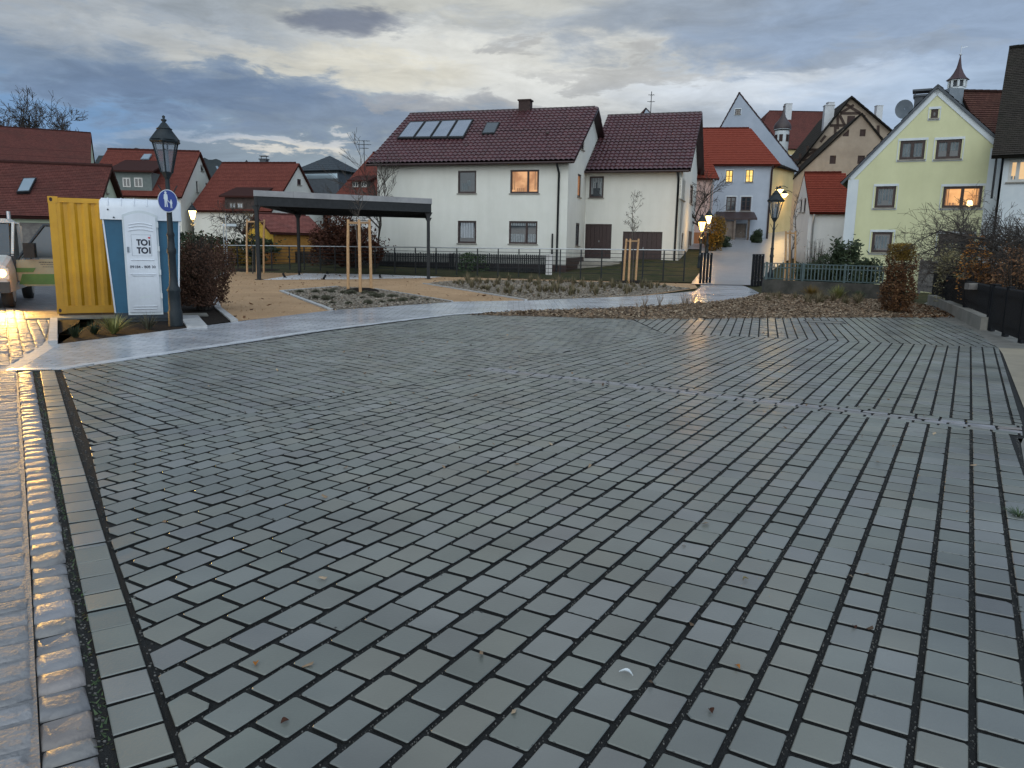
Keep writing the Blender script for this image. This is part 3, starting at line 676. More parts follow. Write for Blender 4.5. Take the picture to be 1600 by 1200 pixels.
def inpoly(p, poly):
    c = False; n = len(poly)
    for i in range(n):
        a, b = poly[i], poly[(i + 1) % n]
        if (a[1] > p[1]) != (b[1] > p[1]) and p[0] < (b[0] - a[0]) * (p[1] - a[1]) / (b[1] - a[1]) + a[0]: c = not c
    return c
def scatter(poly, n, rnd):
    x0, x1 = min(p[0] for p in poly), max(p[0] for p in poly); y0, y1 = min(p[1] for p in poly), max(p[1] for p in poly); out = []
    while len(out) < n:
        p = (rnd.uniform(x0, x1), rnd.uniform(y0, y1))
        if inpoly(p, poly): out.append(p)
    return out
def chips(name, pix, n, size, m_, seed, label):
    rnd = random.Random(seed); poly = [tuple(G(*q)[:2]) for q in pix]; mb = MB()
    for x, y in scatter(poly, n, rnd):
        s_ = size * rnd.uniform(.5, 1.4); a = rnd.uniform(0, 6.28); R_ = Matrix.Rotation(a, 3, 'Z') @ Matrix.Rotation(rnd.uniform(-.6, .6), 3, 'X') @ Matrix.Rotation(rnd.uniform(-.6, .6), 3, 'Y')
        z = rnd.uniform(0, size * .9); hw = s_ * rnd.uniform(.3, .6)
        pts = [R_ @ Vector(v) + Vector((x, y, z)) for v in ((-s_, -hw, 0), (s_, -hw * .6, 0), (s_ * .8, hw, .004), (-s_ * .7, hw, 0), (0, 0, hw * .6))]
        mb.add(pts, [(0, 1, 4), (1, 2, 4), (2, 3, 4), (3, 0, 4)])
    o = mb.build(name, m_); tag(o, label, 'mulch', kind='stuff')
chips('bark_mulch', BED3, 15000, .036, 'chips', 3, 'loose brown bark mulch covering the bed between path and paving')
chips('gravel_mulch', BED1, 7000, .03, 'stonechips', 4, 'grey brown gravel in the bed around the staked tree')
chips('gravel_mulch', BED2, 9000, .035, 'stonechips', 5, 'tan gravel in the long bed before the railing')
chips('fallen_leaves', [(1436, 476), (1475, 480), (1500, 496), (1440, 497), (1400, 496)], 900, .035, 'brownleaf', 8, 'fallen brown leaves at the foot of the beech hedge')
chips('court_gravel', SAND, 9000, .018, 'sandchips', 15, 'loose coarse ochre gravel lying on the court')
chips('court_leaves', SAND, 160, .05, 'brownleaf', 16, 'single brown leaves blown over the ochre gravel court')
chips('paving_leaves', [(100, 600), (700, 500), (1450, 500), (1590, 800), (1500, 1190), (320, 1190)], 230, .018, 'chips', 17, 'tiny brown crumbs and leaf bits scattered over the paving')
def grit():
    rnd = random.Random(12); mb = MB()
    for i in range(4):
        a, b = Vector(eR[i]), Vector(eR[i + 1]); d = (b - a); Ln = d.length; d.normalize(); n_ = Vector((-d.y, d.x))
        for _ in range(int(Ln * 110)):
            p = a + d * rnd.uniform(0, Ln) + n_ * rnd.uniform(-.02, .025) if rnd.random() < .35 else a + d * rnd.uniform(0, Ln) - n_ * rnd.uniform(.195, .225)
            s_ = rnd.uniform(.0015, .005); q = rnd.uniform(0, 3)
            mb.box((p.x - s_, p.y - s_ * .6, -.013), (p.x + s_, p.y + s_ * .6, -.013 + s_), None)
    c = (math.sin(math.radians(30.3)), math.cos(math.radians(30.3))); n_ = (c[1], -c[0])
    for _ in range(14000):
        k = rnd.randint(-14, 20); t = k * .1705 + rnd.uniform(-.011, .011); s_ = rnd.uniform(1.2, 9)
        x, y = s_ * c[0] + t * n_[0], s_ * c[1] + t * n_[1]
        if x < -3 or y < 1.8 or y > 8: continue
        e = rnd.uniform(.0008, .0024)
        mb.box((x - e, y - e, -.013), (x + e, y + e, -.011 + e), None)
    tag(mb.build('joint_grit', 'gritm'), 'fine pale grit lying in the joints of the paving', 'grit', kind='stuff')
grit()
def weeds():
    rnd = random.Random(4); mb = MB()
    for i in range(4):
        a, b = Vector(eL[i]), Vector(eL[i + 1]); d = (b - a); Ln = d.length; d.normalize(); n_ = Vector((-d.y, d.x))
        for _ in range(int(Ln * 60)):
            p = a + d * rnd.uniform(0, Ln) + n_ * rnd.uniform(.162, .20); an = rnd.uniform(0, 6.28); l_ = rnd.uniform(.008, .026)
            q = Vector((math.cos(an), math.sin(an), 0)); w2 = Vector((-q.y, q.x, 0)) * l_ * .25; o = Vector((p.x, p.y, -.012))
            mb.add([o - w2, o + w2, o + q * l_ + Vector((0, 0, l_ * .5))], [(0, 1, 2)])
    tag(mb.build('joint_weeds', 'green2'), 'small green weeds and moss in the gap beside the rounded stones', 'weeds', kind='stuff')
weeds()
# ------------------------------------------------------------------ houses
def tess(outer, holes):
    loops = [[Vector((p[0], p[1], 0)) for p in outer]] + [[Vector((p[0], p[1], 0)) for p in h] for h in holes]
    flat = [p for l_ in loops for p in l_]
    return flat, geometry.tessellate_polygon(loops)
def wallface(mb, o, du, out, outer, rects, rev=.13):
    # wall in the plane o + u*du + z*Z, openings as (u0, z0, u1, z1) with reveals going inwards
    o, du, out = Vector(o), Vector(du), Vector(out); Z = Vector((0, 0, 1))
    holes = [[(a, b), (c, b), (c, d), (a, d)] for a, b, c, d in rects]
    flat, tri = tess(outer, holes); vs = [o + du * p.x + Z * p.y for p in flat]; fs = []
    for t in tri:
        a, b, c = (vs[i] for i in t)
        fs.append(tuple(t) if (b - a).cross(c - a).dot(out) > 0 else tuple(reversed(t)))
    mb.add(vs, fs)
    for a, b, c, d in rects:
        q = [o + du * u + Z * z for u, z in ((a, b), (c, b), (c, d), (a, d))]; r_ = [p - out * rev for p in q]
        mb.add(q + r_, [(i, (i + 1) % 4, 4 + (i + 1) % 4, 4 + i) for i in range(4)])
def roof_slab(mb, e0, e1, r1, r0, rows=18, nu=None, saw=.028, wave=0.0, wl=.24, thick=.14):
    # tiled plane from the eave e0-e1 up to the ridge r0-r1
    e0, e1, r1, r0 = map(Vector, (e0, e1, r1, r0)); up = (e1 - e0).cross(r0 - e0).normalized()
    if up.z < 0: up = -up
    Lu = (e1 - e0).length; Lv = (r0 - e0).length
    if nu is None: nu = max(2, int(Lu / (wl / 4))) if wave else 2
    vs = []; uvs = []; fs = []
    def pt(a, b): return (e0 * (1 - a) + e1 * a) * (1 - b) + (r0 * (1 - a) + r1 * a) * b
    for i in range(rows):
        for j, (b, h) in enumerate(((i / rows, saw), ((i + 1) / rows, 0.0))):
            for k in range(nu + 1):
                a = k / nu; u = a * Lu
                hh = h + (wave * abs(math.sin(PI * u / wl)) ** .7 if wave else 0)
                vs.append(pt(a, b) + up * hh); uvs.append((u, b * Lv))
    for i in range(rows * 2 - 1):
        for k in range(nu): fs.append((i * (nu + 1) + k, i * (nu + 1) + k + 1, (i + 1) * (nu + 1) + k + 1, (i + 1) * (nu + 1) + k))
    mb.add(vs, fs, uvs)
    q = [e0, e1, r1, r0]; t = [p - up * thick for p in q]; b0 = [p - up * .01 for p in q]
    mb.add(b0 + t, [(4, 5, 6, 7)] + [(i, (i + 1) % 4, 4 + (i + 1) % 4, 4 + i) for i in range(4)], [(0, 0)] * 8)
class House:
    def __init__(s, name, label, cat, A, B, W, zb, ze=None, zr=None, group=None):
        s.A, s.B = Vector((A[0], A[1], 0)), Vector((B[0], B[1], 0)); s.L = (s.B - s.A).length; s.W = W
        d = (s.B - s.A).normalized(); s.d = d; s.n = Vector((-d.y, d.x, 0)); s.rz = math.atan2(d.y, d.x)
        s.zb = zb; s.root = thing(name, label, cat, (s.A.x, s.A.y, zb), s.rz, group)
        s.ze = ze - zb; s.zr = zr - zb; s.wins = {'front': [], 'right': [], 'left': []}
    def loc(s, u, v): return s.A + s.d * u + s.n * v
    def frame(s, side):
        if side == 'front': return Vector((0, 0, 0)), Vector((1, 0, 0)), Vector((0, -1, 0))
        if side == 'right': return Vector((s.L, 0, 0)), Vector((0, 1, 0)), Vector((1, 0, 0))
        return Vector((0, 0, 0)), Vector((0, 1, 0)), Vector((-1, 0, 0))
    def uz(s, side, px, py):
        o, du, out = s.frame(side); R_ = lambda v: s.d * v.x + s.n * v.y + Vector((0, 0, v.z))
        wo_ = s.A + R_(o) + Vector((0, 0, s.zb)); h = plane_hit(px, py, wo_, R_(out))
        return (h - wo_).dot(R_(du)), h.z - s.zb
    def rect(s, side, x0, y0, x1, y1):
        ym, xm = (y0 + y1) / 2, (x0 + x1) / 2
        u0, u1 = s.uz(side, x0, ym)[0], s.uz(side, x1, ym)[0]; z0, z1 = s.uz(side, xm, y1)[1], s.uz(side, xm, y0)[1]
        return (min(u0, u1), z0, max(u0, u1), z1)
    def win(s, side, x0, y0, x1, y1, pane='glass', frame='maroon', split=(), bars=0, sill='concrete', fill=None, trim=None, fw=.10, name='window', label=None):
        r_ = s.rect(side, x0, y0, x1, y1); s.wins[side].append((r_, dict(pane=pane, frame=frame, split=split, bars=bars, sill=sill, fill=fill, trim=trim, fw=fw, name=name, label=label)))
    def openings(s, side): return [w_[0] for w_ in s.wins[side]]
    def make_windows(s):
        for side, lst in s.wins.items():
            o, du, out = s.frame(side); Z = Vector((0, 0, 1))
            M = Matrix(((du.x, out.x, 0, o.x), (du.y, out.y, 0, o.y), (du.z, out.z, 1, o.z), (0, 0, 0, 1)))   # x=u, y=outwards, z=z
            for (a, b, c, d), k in lst:
                fw = k['fw']; f = MB()
                f.box((a, -.11, b), (a + fw, -.04, d), M); f.box((c - fw, -.11, b), (c, -.04, d), M)
                f.box((a + fw, -.11, b), (c - fw, -.04, b + fw), M); f.box((a + fw, -.11, d - fw), (c - fw, -.04, d), M)
                for t in k['split']:
                    x_ = a + (c - a) * t; f.box((x_ - fw * .6, -.108, b + fw), (x_ + fw * .6, -.038, d - fw), M)
                for i in range(k['bars']):
                    z_ = b + (d - b) * (i + 1) / (k['bars'] + 1); f.box((a + fw, -.10, z_ - .018), (c - fw, -.05, z_ + .018), M)
                fo = f.build(k['name'], k['frame'], s.root)
                if k['label']: fo['label'] = k['label']
                if k['name'] == 'door' or k['name'] == 'garage_door':
                    g = MB(); n_ = max(3, int((c - a) / .28))
                    for i in range(n_):
                        x0 = a + fw + (c - a - 2 * fw) * i / n_; x1 = a + fw + (c - a - 2 * fw) * (i + 1) / n_
                        g.box((x0 + .006, -.12, b + .01), (x1 - .006, -.075 - .006 * (i % 2), d - fw), M)
                    g.build('leaf', k['pane'], fo)
                    h = MB(); hx = a + (c - a) * .52; h.box((hx, -.07, b + (d - b) * .48), (hx + .03, -.03, b + (d - b) * .53), M); h.build('handle', 'galv', fo)
                else:
                    g = MB(); g.box((a + fw * .5, -.10, b + fw * .5), (c - fw * .5, -.085, d - fw * .5), M); g.build('pane', k['pane'], fo)
                    if k['fill']:
                        for (p0, q0, p1, q1) in k['fill'][1]:
                            g = MB()
                            x0 = a + fw + (c - a - 2 * fw) * p0; x1 = a + fw + (c - a - 2 * fw) * p1
                            z0 = b + fw + (d - b - 2 * fw) * q0; z1 = b + fw + (d - b - 2 * fw) * q1; n_ = max(2, int((x1 - x0) / .07)) * 2
                            vs = [M @ Vector((x0 + (x1 - x0) * i / n_, -.082 + .008 * math.sin(i * 2.1), z)) for i in range(n_ + 1) for z in (z0, z1)]
                            g.add(vs, [(2 * i, 2 * i + 2, 2 * i + 3, 2 * i + 1) for i in range(n_)])
                            g.build('curtain', k['fill'][0], fo)
                if k['sill']:
                    g = MB(); g.box((a - .06, -.03, b - .06), (c + .06, .07, b - .005), M); g.build('sill', k['sill'], fo)
                if k['trim']:
                    t = .095; g = MB()
                    g.box((a - t, .003, d + .002), (c + t, .022, d + t), M); g.box((a - t, .003, b - t), (c + t, .022, b - .062), M)
                    g.box((a - t, .003, b - .062), (a - .062, .022, d + .002), M); g.box((c + .062, .003, b - .062), (c + t, .022, d + .002), M)
                    g.build('surround', k['trim'], fo)
    def walls(s, wm, rm=None, ridge='eave', gx=None, hip=0.0, left=True, right=True, z0=-1.0, trimband=None):
        Wd, Ln, e, r_ = s.W, s.L, s.ze, s.zr
        if ridge == 'eave':
            f = MB(); wallface(f, *s.frame('front'), [(0, z0), (Ln, z0), (Ln, e), (0, e)], s.openings('front'))
            gab = [(0, z0), (Wd, z0), (Wd, e), (Wd / 2, r_), (0, e)] if not hip else [(0, z0), (Wd, z0), (Wd, e), (0, e)]
            wallface(f, *s.frame('right'), gab, s.openings('right')); wallface(f, *s.frame('left'), gab, s.openings('left'))
            wallface(f, (0, Wd, 0), (1, 0, 0), (0, 1, 0), [(0, z0), (Ln, z0), (Ln, e), (0, e)], [])
        else:
            g = gx if gx is not None else Ln / 2
            f = MB(); wallface(f, *s.frame('front'), [(0, z0), (Ln, z0), (Ln, s.ze2 if hasattr(s, 'ze2') else e), (g, r_), (0, e)], s.openings('front'))
            wallface(f, *s.frame('left'), [(0, z0), (Wd, z0), (Wd, e), (0, e)], s.openings('left'))
            e2 = s.ze2 if hasattr(s, 'ze2') else e
            wallface(f, *s.frame('right'), [(0, z0), (Wd, z0), (Wd, e2), (0, e2)], s.openings('right'))
            wallface(f, (0, Wd, 0), (1, 0, 0), (0, 1, 0), [(0, z0), (Ln, z0), (Ln, e2), (g, r_), (0, e)], [])
        f.build('wall', wm, s.root); return s
    def roof(s, rm, ov=.35, oe=.45, rows=18, saw=.028, wave=0.0, wl=.24, hipr=0.0, hipl=0.0, ridge=True, name='roof', raft=False, ovl=None):
        Wd, Ln, e, r_ = s.W, s.L, s.ze, s.zr; sl = (r_ - e) / (Wd / 2); m_ = MB(); ovl = ov if ovl is None else ovl
        k = .13
        a = (-ovl, -oe, e - oe * sl + k); b = (Ln + ov, -oe, e - oe * sl + k); c = (Ln + ov - hipr, Wd / 2, r_ + k); d = (-ovl + hipl, Wd / 2, r_ + k)
        roof_slab(m_, a, b, c, d, rows, None, saw, wave, wl)
        a2 = (Ln + ov, Wd + oe, e - oe * sl + k); b2 = (-ovl, Wd + oe, e - oe * sl + k)
        roof_slab(m_, a2, b2, d, c, max(4, rows // 3), None, saw, 0)
        if hipr: roof_slab(m_, b, a2, tuple(Vector(c) + Vector((0, .01, 0))), c, rows, None, saw, 0)
        if hipl: roof_slab(m_, b2, a, d, tuple(Vector(d) + Vector((0, .01, 0))), rows, None, saw, 0)
        R_ = m_.build(name, rm, s.root); s.R = R_; s.pl = (Vector(a), Vector(b), Vector(c), Vector(d))
        if ridge:
            t = MB(); n_ = int((c[0] - d[0]) / .36)
            for i in range(n_):
                x0 = d[0] + i * .36; t.tube([(x0, Wd / 2, r_ + k + .02), (x0 + .37, Wd / 2, r_ + k + .035)], .09, 8, True)
            t.build('ridge_tiles', rm, R_)
        return s
    def roof_hit(s, px, py, lift=.0):
        a, b, c, d = s.pl; R_ = lambda v: s.A + s.d * v.x + s.n * v.y + Vector((0, 0, v.z + s.zb))
        A_, B_, D_ = R_(a), R_(b), R_(d); n_ = (B_ - A_).cross(D_ - A_).normalized()
        h = plane_hit(px, py, A_, n_) - s.A - Vector((0, 0, s.zb))
        return Vector((h.dot(s.d), h.dot(s.n), h.z)), Vector((n_.dot(s.d), n_.dot(s.n), n_.z)).normalized()
    def flat_on_roof(s, name, quad, m_, th=.10, lift=.05, frame=None, parent=None, label=None, sub=None):
        pts = [s.roof_hit(*q)[0] for q in quad]; n_ = s.roof_hit(*quad[0])[1]
        if n_.z < 0: n_ = -n_
        mb = MB(); mb.extr([p + n_ * lift for p in pts], n_ * th); o = mb.build(name, frame or m_, parent or s.root)
        if sub:
            c = sum(pts, Vector()) / 4; q = [c + (p - c) * .86 + n_ * (lift + th) for p in pts]; g = MB(); g.extr(q, n_ * .008); g.build(sub, m_, o)
        if label: o['label'] = label
        return o
    def box(s, name, a, b, m_, parent=None):
        mb = MB(); mb.box(a, b); return mb.build(name, m_, parent or s.root)
    def chimney(s, u, v, wx, wy, z0, z1, m_='soot', cap=True, name='chimney'):
        mb = MB(); mb.box((u - wx / 2, v - wy / 2, z0), (u + wx / 2, v + wy / 2, z1))
        o = mb.build(name, m_, s.R if hasattr(s, 'R') else s.root)
        if cap: g = MB(); g.box((u - wx / 2 - .06, v - wy / 2 - .06, z1 + .002), (u + wx / 2 + .06, v + wy / 2 + .06, z1 + .09)); g.build('cap', m_, o)
        return o
    def pipe(s, u, v, z0, z1, r_=.06, m_='steel', kink=.4):
        mb = MB(); mb.tube([(u, v - kink, z1), (u, v - kink, z1 - .15), (u, v - r_, z1 - .55), (u, v - r_, z0)], r_, 8); return mb.build('downpipe', m_, s.root)
    def gutter(s, z, m_='steel', oe=.45, ov=.35):
        mb = MB(); mb.tube([(-ov, -oe - .05, z), (s.L + ov, -oe - .05, z)], .075, 8); return mb.build('gutter', m_, s.root)

def pt(px, D): p = P(px, 386, D); return (p.x, D)
# --- the large cream house, main block with its lower right wing
A = (X(591, 49.6), 49.6); B = (3.06, 46.0)
dd = (Vector(B) - Vector(A)).normalized(); nn = Vector((-dd.y, dd.x)); 
ze = zat(B, 252) + .2; rl = Vector(B) + nn * 6 + dd * .45; zr = zat(rl, 168) - .13
h = House('cream_house', 'large cream plastered house with maroon tiled roof, solar panels and a lower right wing', 'house', A, B, 12, .42, ze, zr)
h.win('front', 715.5, 266.7, 744, 302, fill=('curtain', [(.15, .1, .55, .45), (.5, .3, .75, .6)]))
h.win('front', 797.3, 265.3, 842.1, 302, pane='litpale', split=(.62,), fill=('sheer', [(0, .1, .12, 1), (.88, .1, 1, 1), (.2, 0, .5, .18)]))
h.win('front', 715.2, 345, 744, 380, fill=('blind', [(.08, .2, .92, 1)]))
h.win('front', 795.2, 345.5, 839.5, 381, split=(.62,), fill=('lace', [(0, 0, .55, .42), (.68, 0, 1, .42), (0, .85, 1, 1)]))
h.win('right', 907.5, 208, 913, 234); h.win('right', 902.6, 272, 908, 308, pane='litdim'); h.win('right', 899.5, 348.5, 905.5, 384)
h.walls('plaster'); h.roof('roofmain', ov=.45, oe=.6, rows=18, saw=.055, wave=.085, wl=.30, ovl=.5)
h.make_windows()
for i in range(4):
    t0, t1 = i / 4 + .006, (i + 1) / 4 - .006
    def lr(a, b, t): return (a[0] + (b[0] - a[0]) * t, a[1] + (b[1] - a[1]) * t)
    bl, br_, tr_, tl = (621.3, 220.5), (725.3, 219.7), (741.3, 190.7), (641.3, 194.7)
    h.flat_on_roof('solar_panel', [lr(bl, br_, t0), lr(bl, br_, t1), lr(tl, tr_, t1), lr(tl, tr_, t0)], 'solar', .10, .12, 'steel', sub='solar_glass')
h.flat_on_roof('skylight', [(753, 212.5), (773.5, 211.5), (781.5, 194.3), (761, 194.8)], 'skyglass', .10, .06, 'steel', sub='pane')
h.flat_on_roof('vent_tile', [(852, 212), (857, 211.8), (859, 208.5), (855, 208.8)], 'soot', .10, .04)
cu, cv = h.L - 4.1, 6.0
cpos = h.loc(0, 6)
cu = (plane_hit(821, 170, h.loc(0, 6) + Vector((0, 0, 0)), h.n) - h.loc(0, 6)).dot(h.d)
zt = zat(h.loc(cu, 6), 158.5) - h.zb
h.chimney(cu, 6, .78, .6, h.zr - .5, zt, 'soot')
g = MB()
for i in range(14):
    u = .3 + i * (h.L - .5) / 13; sl = (h.zr - h.ze) / 6
    g = MB(); g.extr([(u, 0.02, h.ze - .02), (u, -.62, h.ze - .62 * sl - .02), (u, -.62, h.ze - .62 * sl + .08), (u, 0.02, h.ze + .08)], (.1, 0, 0)); g.build('rafter', 'maroon', h.root)

g = MB(); g.box((-.03, -.03, -1), (h.L + .03, -.004, .12)); g.box((h.L + .004, 0, -1), (h.L + .03, 4.9, .55)); g.build('plinth', 'maroon', h.root)
h.gutter(h.ze - .6 * (h.zr - h.ze) / 6 + .05, 'maroon', .6, .45)
h.pipe(h.L - .55, 0, -.4, h.ze - .5 * (h.zr - h.ze) / 6, .065, 'steel', .6)
g = MB(); g.tube([(h.L - .85, -.05, -.4), (h.L - .85, -.05, 1.95)], .05, 8); g.build('standpipe', 'steel', h.root)
main = h
C0 = Vector(B) + nn * 5.0; Ls = 6.07; C1 = C0 + dd * Ls
wg = House('wing', None, None, C0, C1, 13, .42, zat(C1, 262.7) + .1, zat(C0 + dd * 6.5 + nn * 6.5, 176.5) - .13)
wg.root.name = 'wing_anchor'
wr = wg.root; wd = bpy.data.objects
wg.win('front', 920.8, 275.5, 943.2, 309, fill=('lace', [(.02, .75, .98, 1), (.02, .1, .2, .8), (.8, .1, .98, .8), (.2, .45, .42, .8), (.58, .45, .8, .8)]))
wg.win('front', 914, 350, 955, 404, pane='maroon', name='door', sill=None, split=(.5,), frame='maroon', fw=.09)
wg.win('front', 972.5, 362, 1034, 414, pane='maroon', name='garage_door', sill=None, frame='maroon', fw=.06)
wg.win('right', 1077.5, 221, 1080.5, 246); wg.win('right', 1064.8, 279, 1070.5, 313); wg.win('right', 1078, 289, 1083, 319)
wg.win('right', 1064.8, 364, 1067.5, 389); wg.win('right', 1075, 361, 1080.5, 407, pane='doorwood', name='door', sill=None)
wg.walls('plaster2'); wg.roof('roofmain', ov=.5, oe=.6, rows=19, saw=.055, wave=.085, wl=.30, ovl=-.02); wg.make_windows()
wg.pipe(wg.L - .25, 0, -.2, wg.ze - .25, .065, 'steel', .6); wg.gutter(wg.ze - .6 * (wg.zr - wg.ze) / 6.5 + .05, 'maroon', .6, .4)
g = MB(); g.box((-.1, -1.5, -.6), (2.6, -.02, .28)); g.box((-.1, -1.9, -.6), (2.6, -1.502, .12)); g.build('steps', 'concrete', wg.root)
# re-parent the wing's pieces to the house itself (one building, one thing)
dl = Vector((main.L, 5.0, 0))
for o in [q for q in bpy.data.objects if q.parent == wr]:
    o.parent = main.root; o.location = dl
bpy.data.objects.remove(wr)

def simple(name, label, A, B, W, zb, ey, ry, wm, rm, wins=(), cat='house', ridge='eave', gx=None, rows=16, saw=.03, ov=.3, oe=.35, hipr=0, hipl=0, roofrows=None, group=None):
    A = pt(*A) ; B = pt(*B); d = (Vector(B) - Vector(A)).normalized(); n_ = Vector((-d.y, d.x))
    ze_ = zat(B if ey[1] == 'B' else A, ey[0]) + .12
    rp = (Vector(A) + (Vector(B) - Vector(A)) * (gx if ridge == 'gable' else (.999 if ry[1] == 'B' else .001))) + n_ * (0 if ridge == 'gable' else W / 2)
    if ridge == 'eave' and hipr and ry[1] == 'B': rp = rp - d * hipr
    zr_ = zat(rp, ry[0]) - .13
    hh = House(name, label, cat, A, B, W, zb, ze_, zr_, group)
    for w_ in wins:
        k = dict(w_[5]) if len(w_) > 5 else {}
        hh.win(*w_[:5], **k)
    if ridge == 'eave':
        hh.walls(wm, hip=hipr or hipl); hh.roof(rm, ov=ov, oe=oe, rows=rows, saw=saw, hipr=hipr, hipl=hipl)
    hh.make_windows()
    return hh

# pink house right behind the wing
hp = simple('pink_house', 'narrow pink plastered house with red roof beside the lit street lamps', (1050, 60.2), (1109, 60.6), 7, 1.0, (279, 'B'), (222, 'B'), 'pink', 'roofbright', cat='house')
g = MB(); g.box((0, -.03, -1), (hp.L + .0, -.004, 1.9)); g.build('brick_base', 'orangebrick', hp.root); hp.pipe(hp.L - .15, 0, -.5, hp.ze - .2, .07, 'galv', .3)
# pale blue house
hb = simple('pale_blue_house', 'pale blue grey house with orange red hipped roof and two lit yellow windows', (1085, 67), (1199, 66), 12, 2.0, (257, 'B'), (200.5, 'B'), 'bluegrey', 'roofbright', hipr=1.8, ov=.5, oe=.5, wins=[
    ('front', 1134.1, 266.1, 1144.8, 284.5, dict(pane='lityellow', split=(.5,), bars=1, trim='trim', fw=.05)),
    ('front', 1165.3, 265.3, 1176.8, 284.5, dict(pane='lityellow', split=(.5,), bars=1, trim='trim', fw=.05)),
    ('front', 1134.7, 307.5, 1149.6, 329.3, dict(split=(.5,), bars=2, trim='trim', fw=.08)),
    ('front', 1157.6, 307.5, 1173.3, 329.3, dict(split=(.5,), bars=2, trim='trim', fw=.08)),
    ('front', 1148, 349, 1166, 378, dict(pane='doorwood', name='door', sill=None, frame='greywood'))])
hb.pipe(hb.L - .1, 0, -.5, hb.ze - .2, .08, 'soot', .4)
u0, z0 = hb.uz('front', 1118, 345); u1, z1 = hb.uz('front', 1178, 338)
g = MB(); g.extr([(u0, -.02, z1 + .35), (u0, -2.2, z0 + .15), (u0, -2.2, z0 + .02), (u0, -.02, z1 + .2)], (u1 - u0, 0, 0)); g.build('canopy', 'maroon', hb.root)
g = MB()
for u in (u0 + .2, u0 + 1.3, u0 + 2.4, u1 - .7): g.box((u, -2.1, -1), (u + .16, -1.94, z0 + .03))
g.box((u0 + .3, -1.95, -1), (u0 + 1.3, -1.90, z0 - .1)); g.build('canopy_posts', 'doorwood', hb.root)
# tall grey gable
def gable_house(name, label, x0, x1, D0, D1, W, zb, eyl, eyr, apex, wm, rm, wins=(), ov=.25, cat='house', rows=14, verge='roof', thick=.14, ovf=None):
    A, B = pt(x0, D0), pt(x1, D1); hh = None
    t = (apex[0] - x0) / (x1 - x0); 
    zl, zrr = zat(A, eyl), zat(B, eyr)
    # apex point on the facade
    d = (Vector(B) - Vector(A)).normalized(); n_ = Vector((d.y, -d.x, 0)); hit = plane_hit(apex[0], apex[1], Vector((A[0], A[1], 0)), n_)
    hh = House(name, label, cat, A, B, W, zb, zl, hit.z)
    gx = (hit - hh.A).dot(hh.d); hh.ze2 = zrr - zb
    for w_ in wins:
        k = dict(w_[5]) if len(w_) > 5 else {}
        hh.win(*w_[:5], **k)
    hh.walls(wm, ridge='gable', gx=gx)
    m_ = MB(); k = .10; of = ov if ovf is None else ovf
    sl = (hh.zr - hh.ze) / gx; sr_ = (hh.zr - hh.ze2) / (hh.L - gx); oe = .3
    roof_slab(m_, (-oe, W, hh.ze - oe * sl + k), (-oe, -of, hh.ze - oe * sl + k), (gx, -of, hh.zr + k), (gx, W, hh.zr + k), rows, None, .03, 0, thick=thick)
    roof_slab(m_, (hh.L + oe, -of, hh.ze2 - oe * sr_ + k), (hh.L + oe, W, hh.ze2 - oe * sr_ + k), (gx, W, hh.zr + k + .001), (gx, -of, hh.zr + k + .001), rows, None, .03, 0, thick=thick)
    hh.R = m_.build('roof', rm, hh.root); hh.gx = gx
    hh.make_windows(); return hh
gg = gable_house('grey_gable_house', 'tall plain grey gable with one small window rising behind the pale blue house', 1098, 1238, 82, 79.5, 14, 3.0, 232, 262, (1155, 145), 'greygable', 'roofdull', [('front', 1149, 170.5, 1157, 178.5, dict(trim='trim', split=(.5,), bars=1, fw=.06))], ov=.0)
gk = gable_house('distant_gable_house', 'tip of a distant grey gable showing over the ridge of the cream house wing', 985, 1035, 120, 120, 10, 3.0, 205, 205, (1009, 169), 'greygable', 'roofdull', ov=0)
# castle
A, B = (1165, 118), (1392, 118)
cs = simple('castle', 'long castle building with steep red brown roof and white chimneys on the hill', A, B, 20, 6, (236, 'B'), (176, 'B'), 'ochre', 'roofdull', hipl=5.5, hipr=2.0, rows=40, saw=.04, cat='castle', wins=[('front', 1232, 243, 1238, 255, dict(trim='trim')), ('front', 1246, 243, 1252, 255, dict(trim='trim'))])
for px, top in ((1230.5, 163), (1296, 161), (1372, 166)):
    u = (plane_hit(px, 180, cs.loc(0, 8), cs.n) - cs.loc(0, 8)).dot(cs.d); cs.chimney(u, 8, .95, .9, cs.zr - 4, zat(cs.loc(u, 8), top) - cs.zb, 'chimwhite')
# round turret
ty = 105; tp = P(1215, 300, ty); tr = thing('castle_turret', 'round white turret with dark onion dome beside the castle', 'turret', (tp.x, ty, 6))
def zz(py, px=1216, D=ty): return zat((P(px, py, D).x, D), py) - 6
sc_ = ty / 1216
mb = MB(); mb.lathe([(10.5 * sc_, 0), (10.5 * sc_, zz(205))], n=16); mb.lathe([(12.5 * sc_, zz(203)), (12.5 * sc_, zz(201.5))], n=16); mb.build('wall', 'trim', tr)
mb = MB(); mb.lathe([(12.5 * sc_, zz(202.5)), (13 * sc_, zz(198)), (11 * sc_, zz(193)), (7 * sc_, zz(188)), (3.5 * sc_, zz(182)), (1.6 * sc_, zz(175)), (.6 * sc_, zz(167)), (.3 * sc_, zz(163))], n=16); mb.lathe([(.1, zz(168)), (1.6 * sc_, zz(166.5)), (.1, zz(165))], n=10); mb.build('dome', 'onion', tr)
for a in (-2.0, -1.57 + .55, -1.57 - 1.2, -1.57 + 1.2):
    M = Matrix.Rotation(a, 4, 'Z'); g = MB(); g.box((10.3 * sc_, -.22, zz(222)), (10.6 * sc_ + .02, .22, zz(211)), M); g.build('window', 'soot', tr)
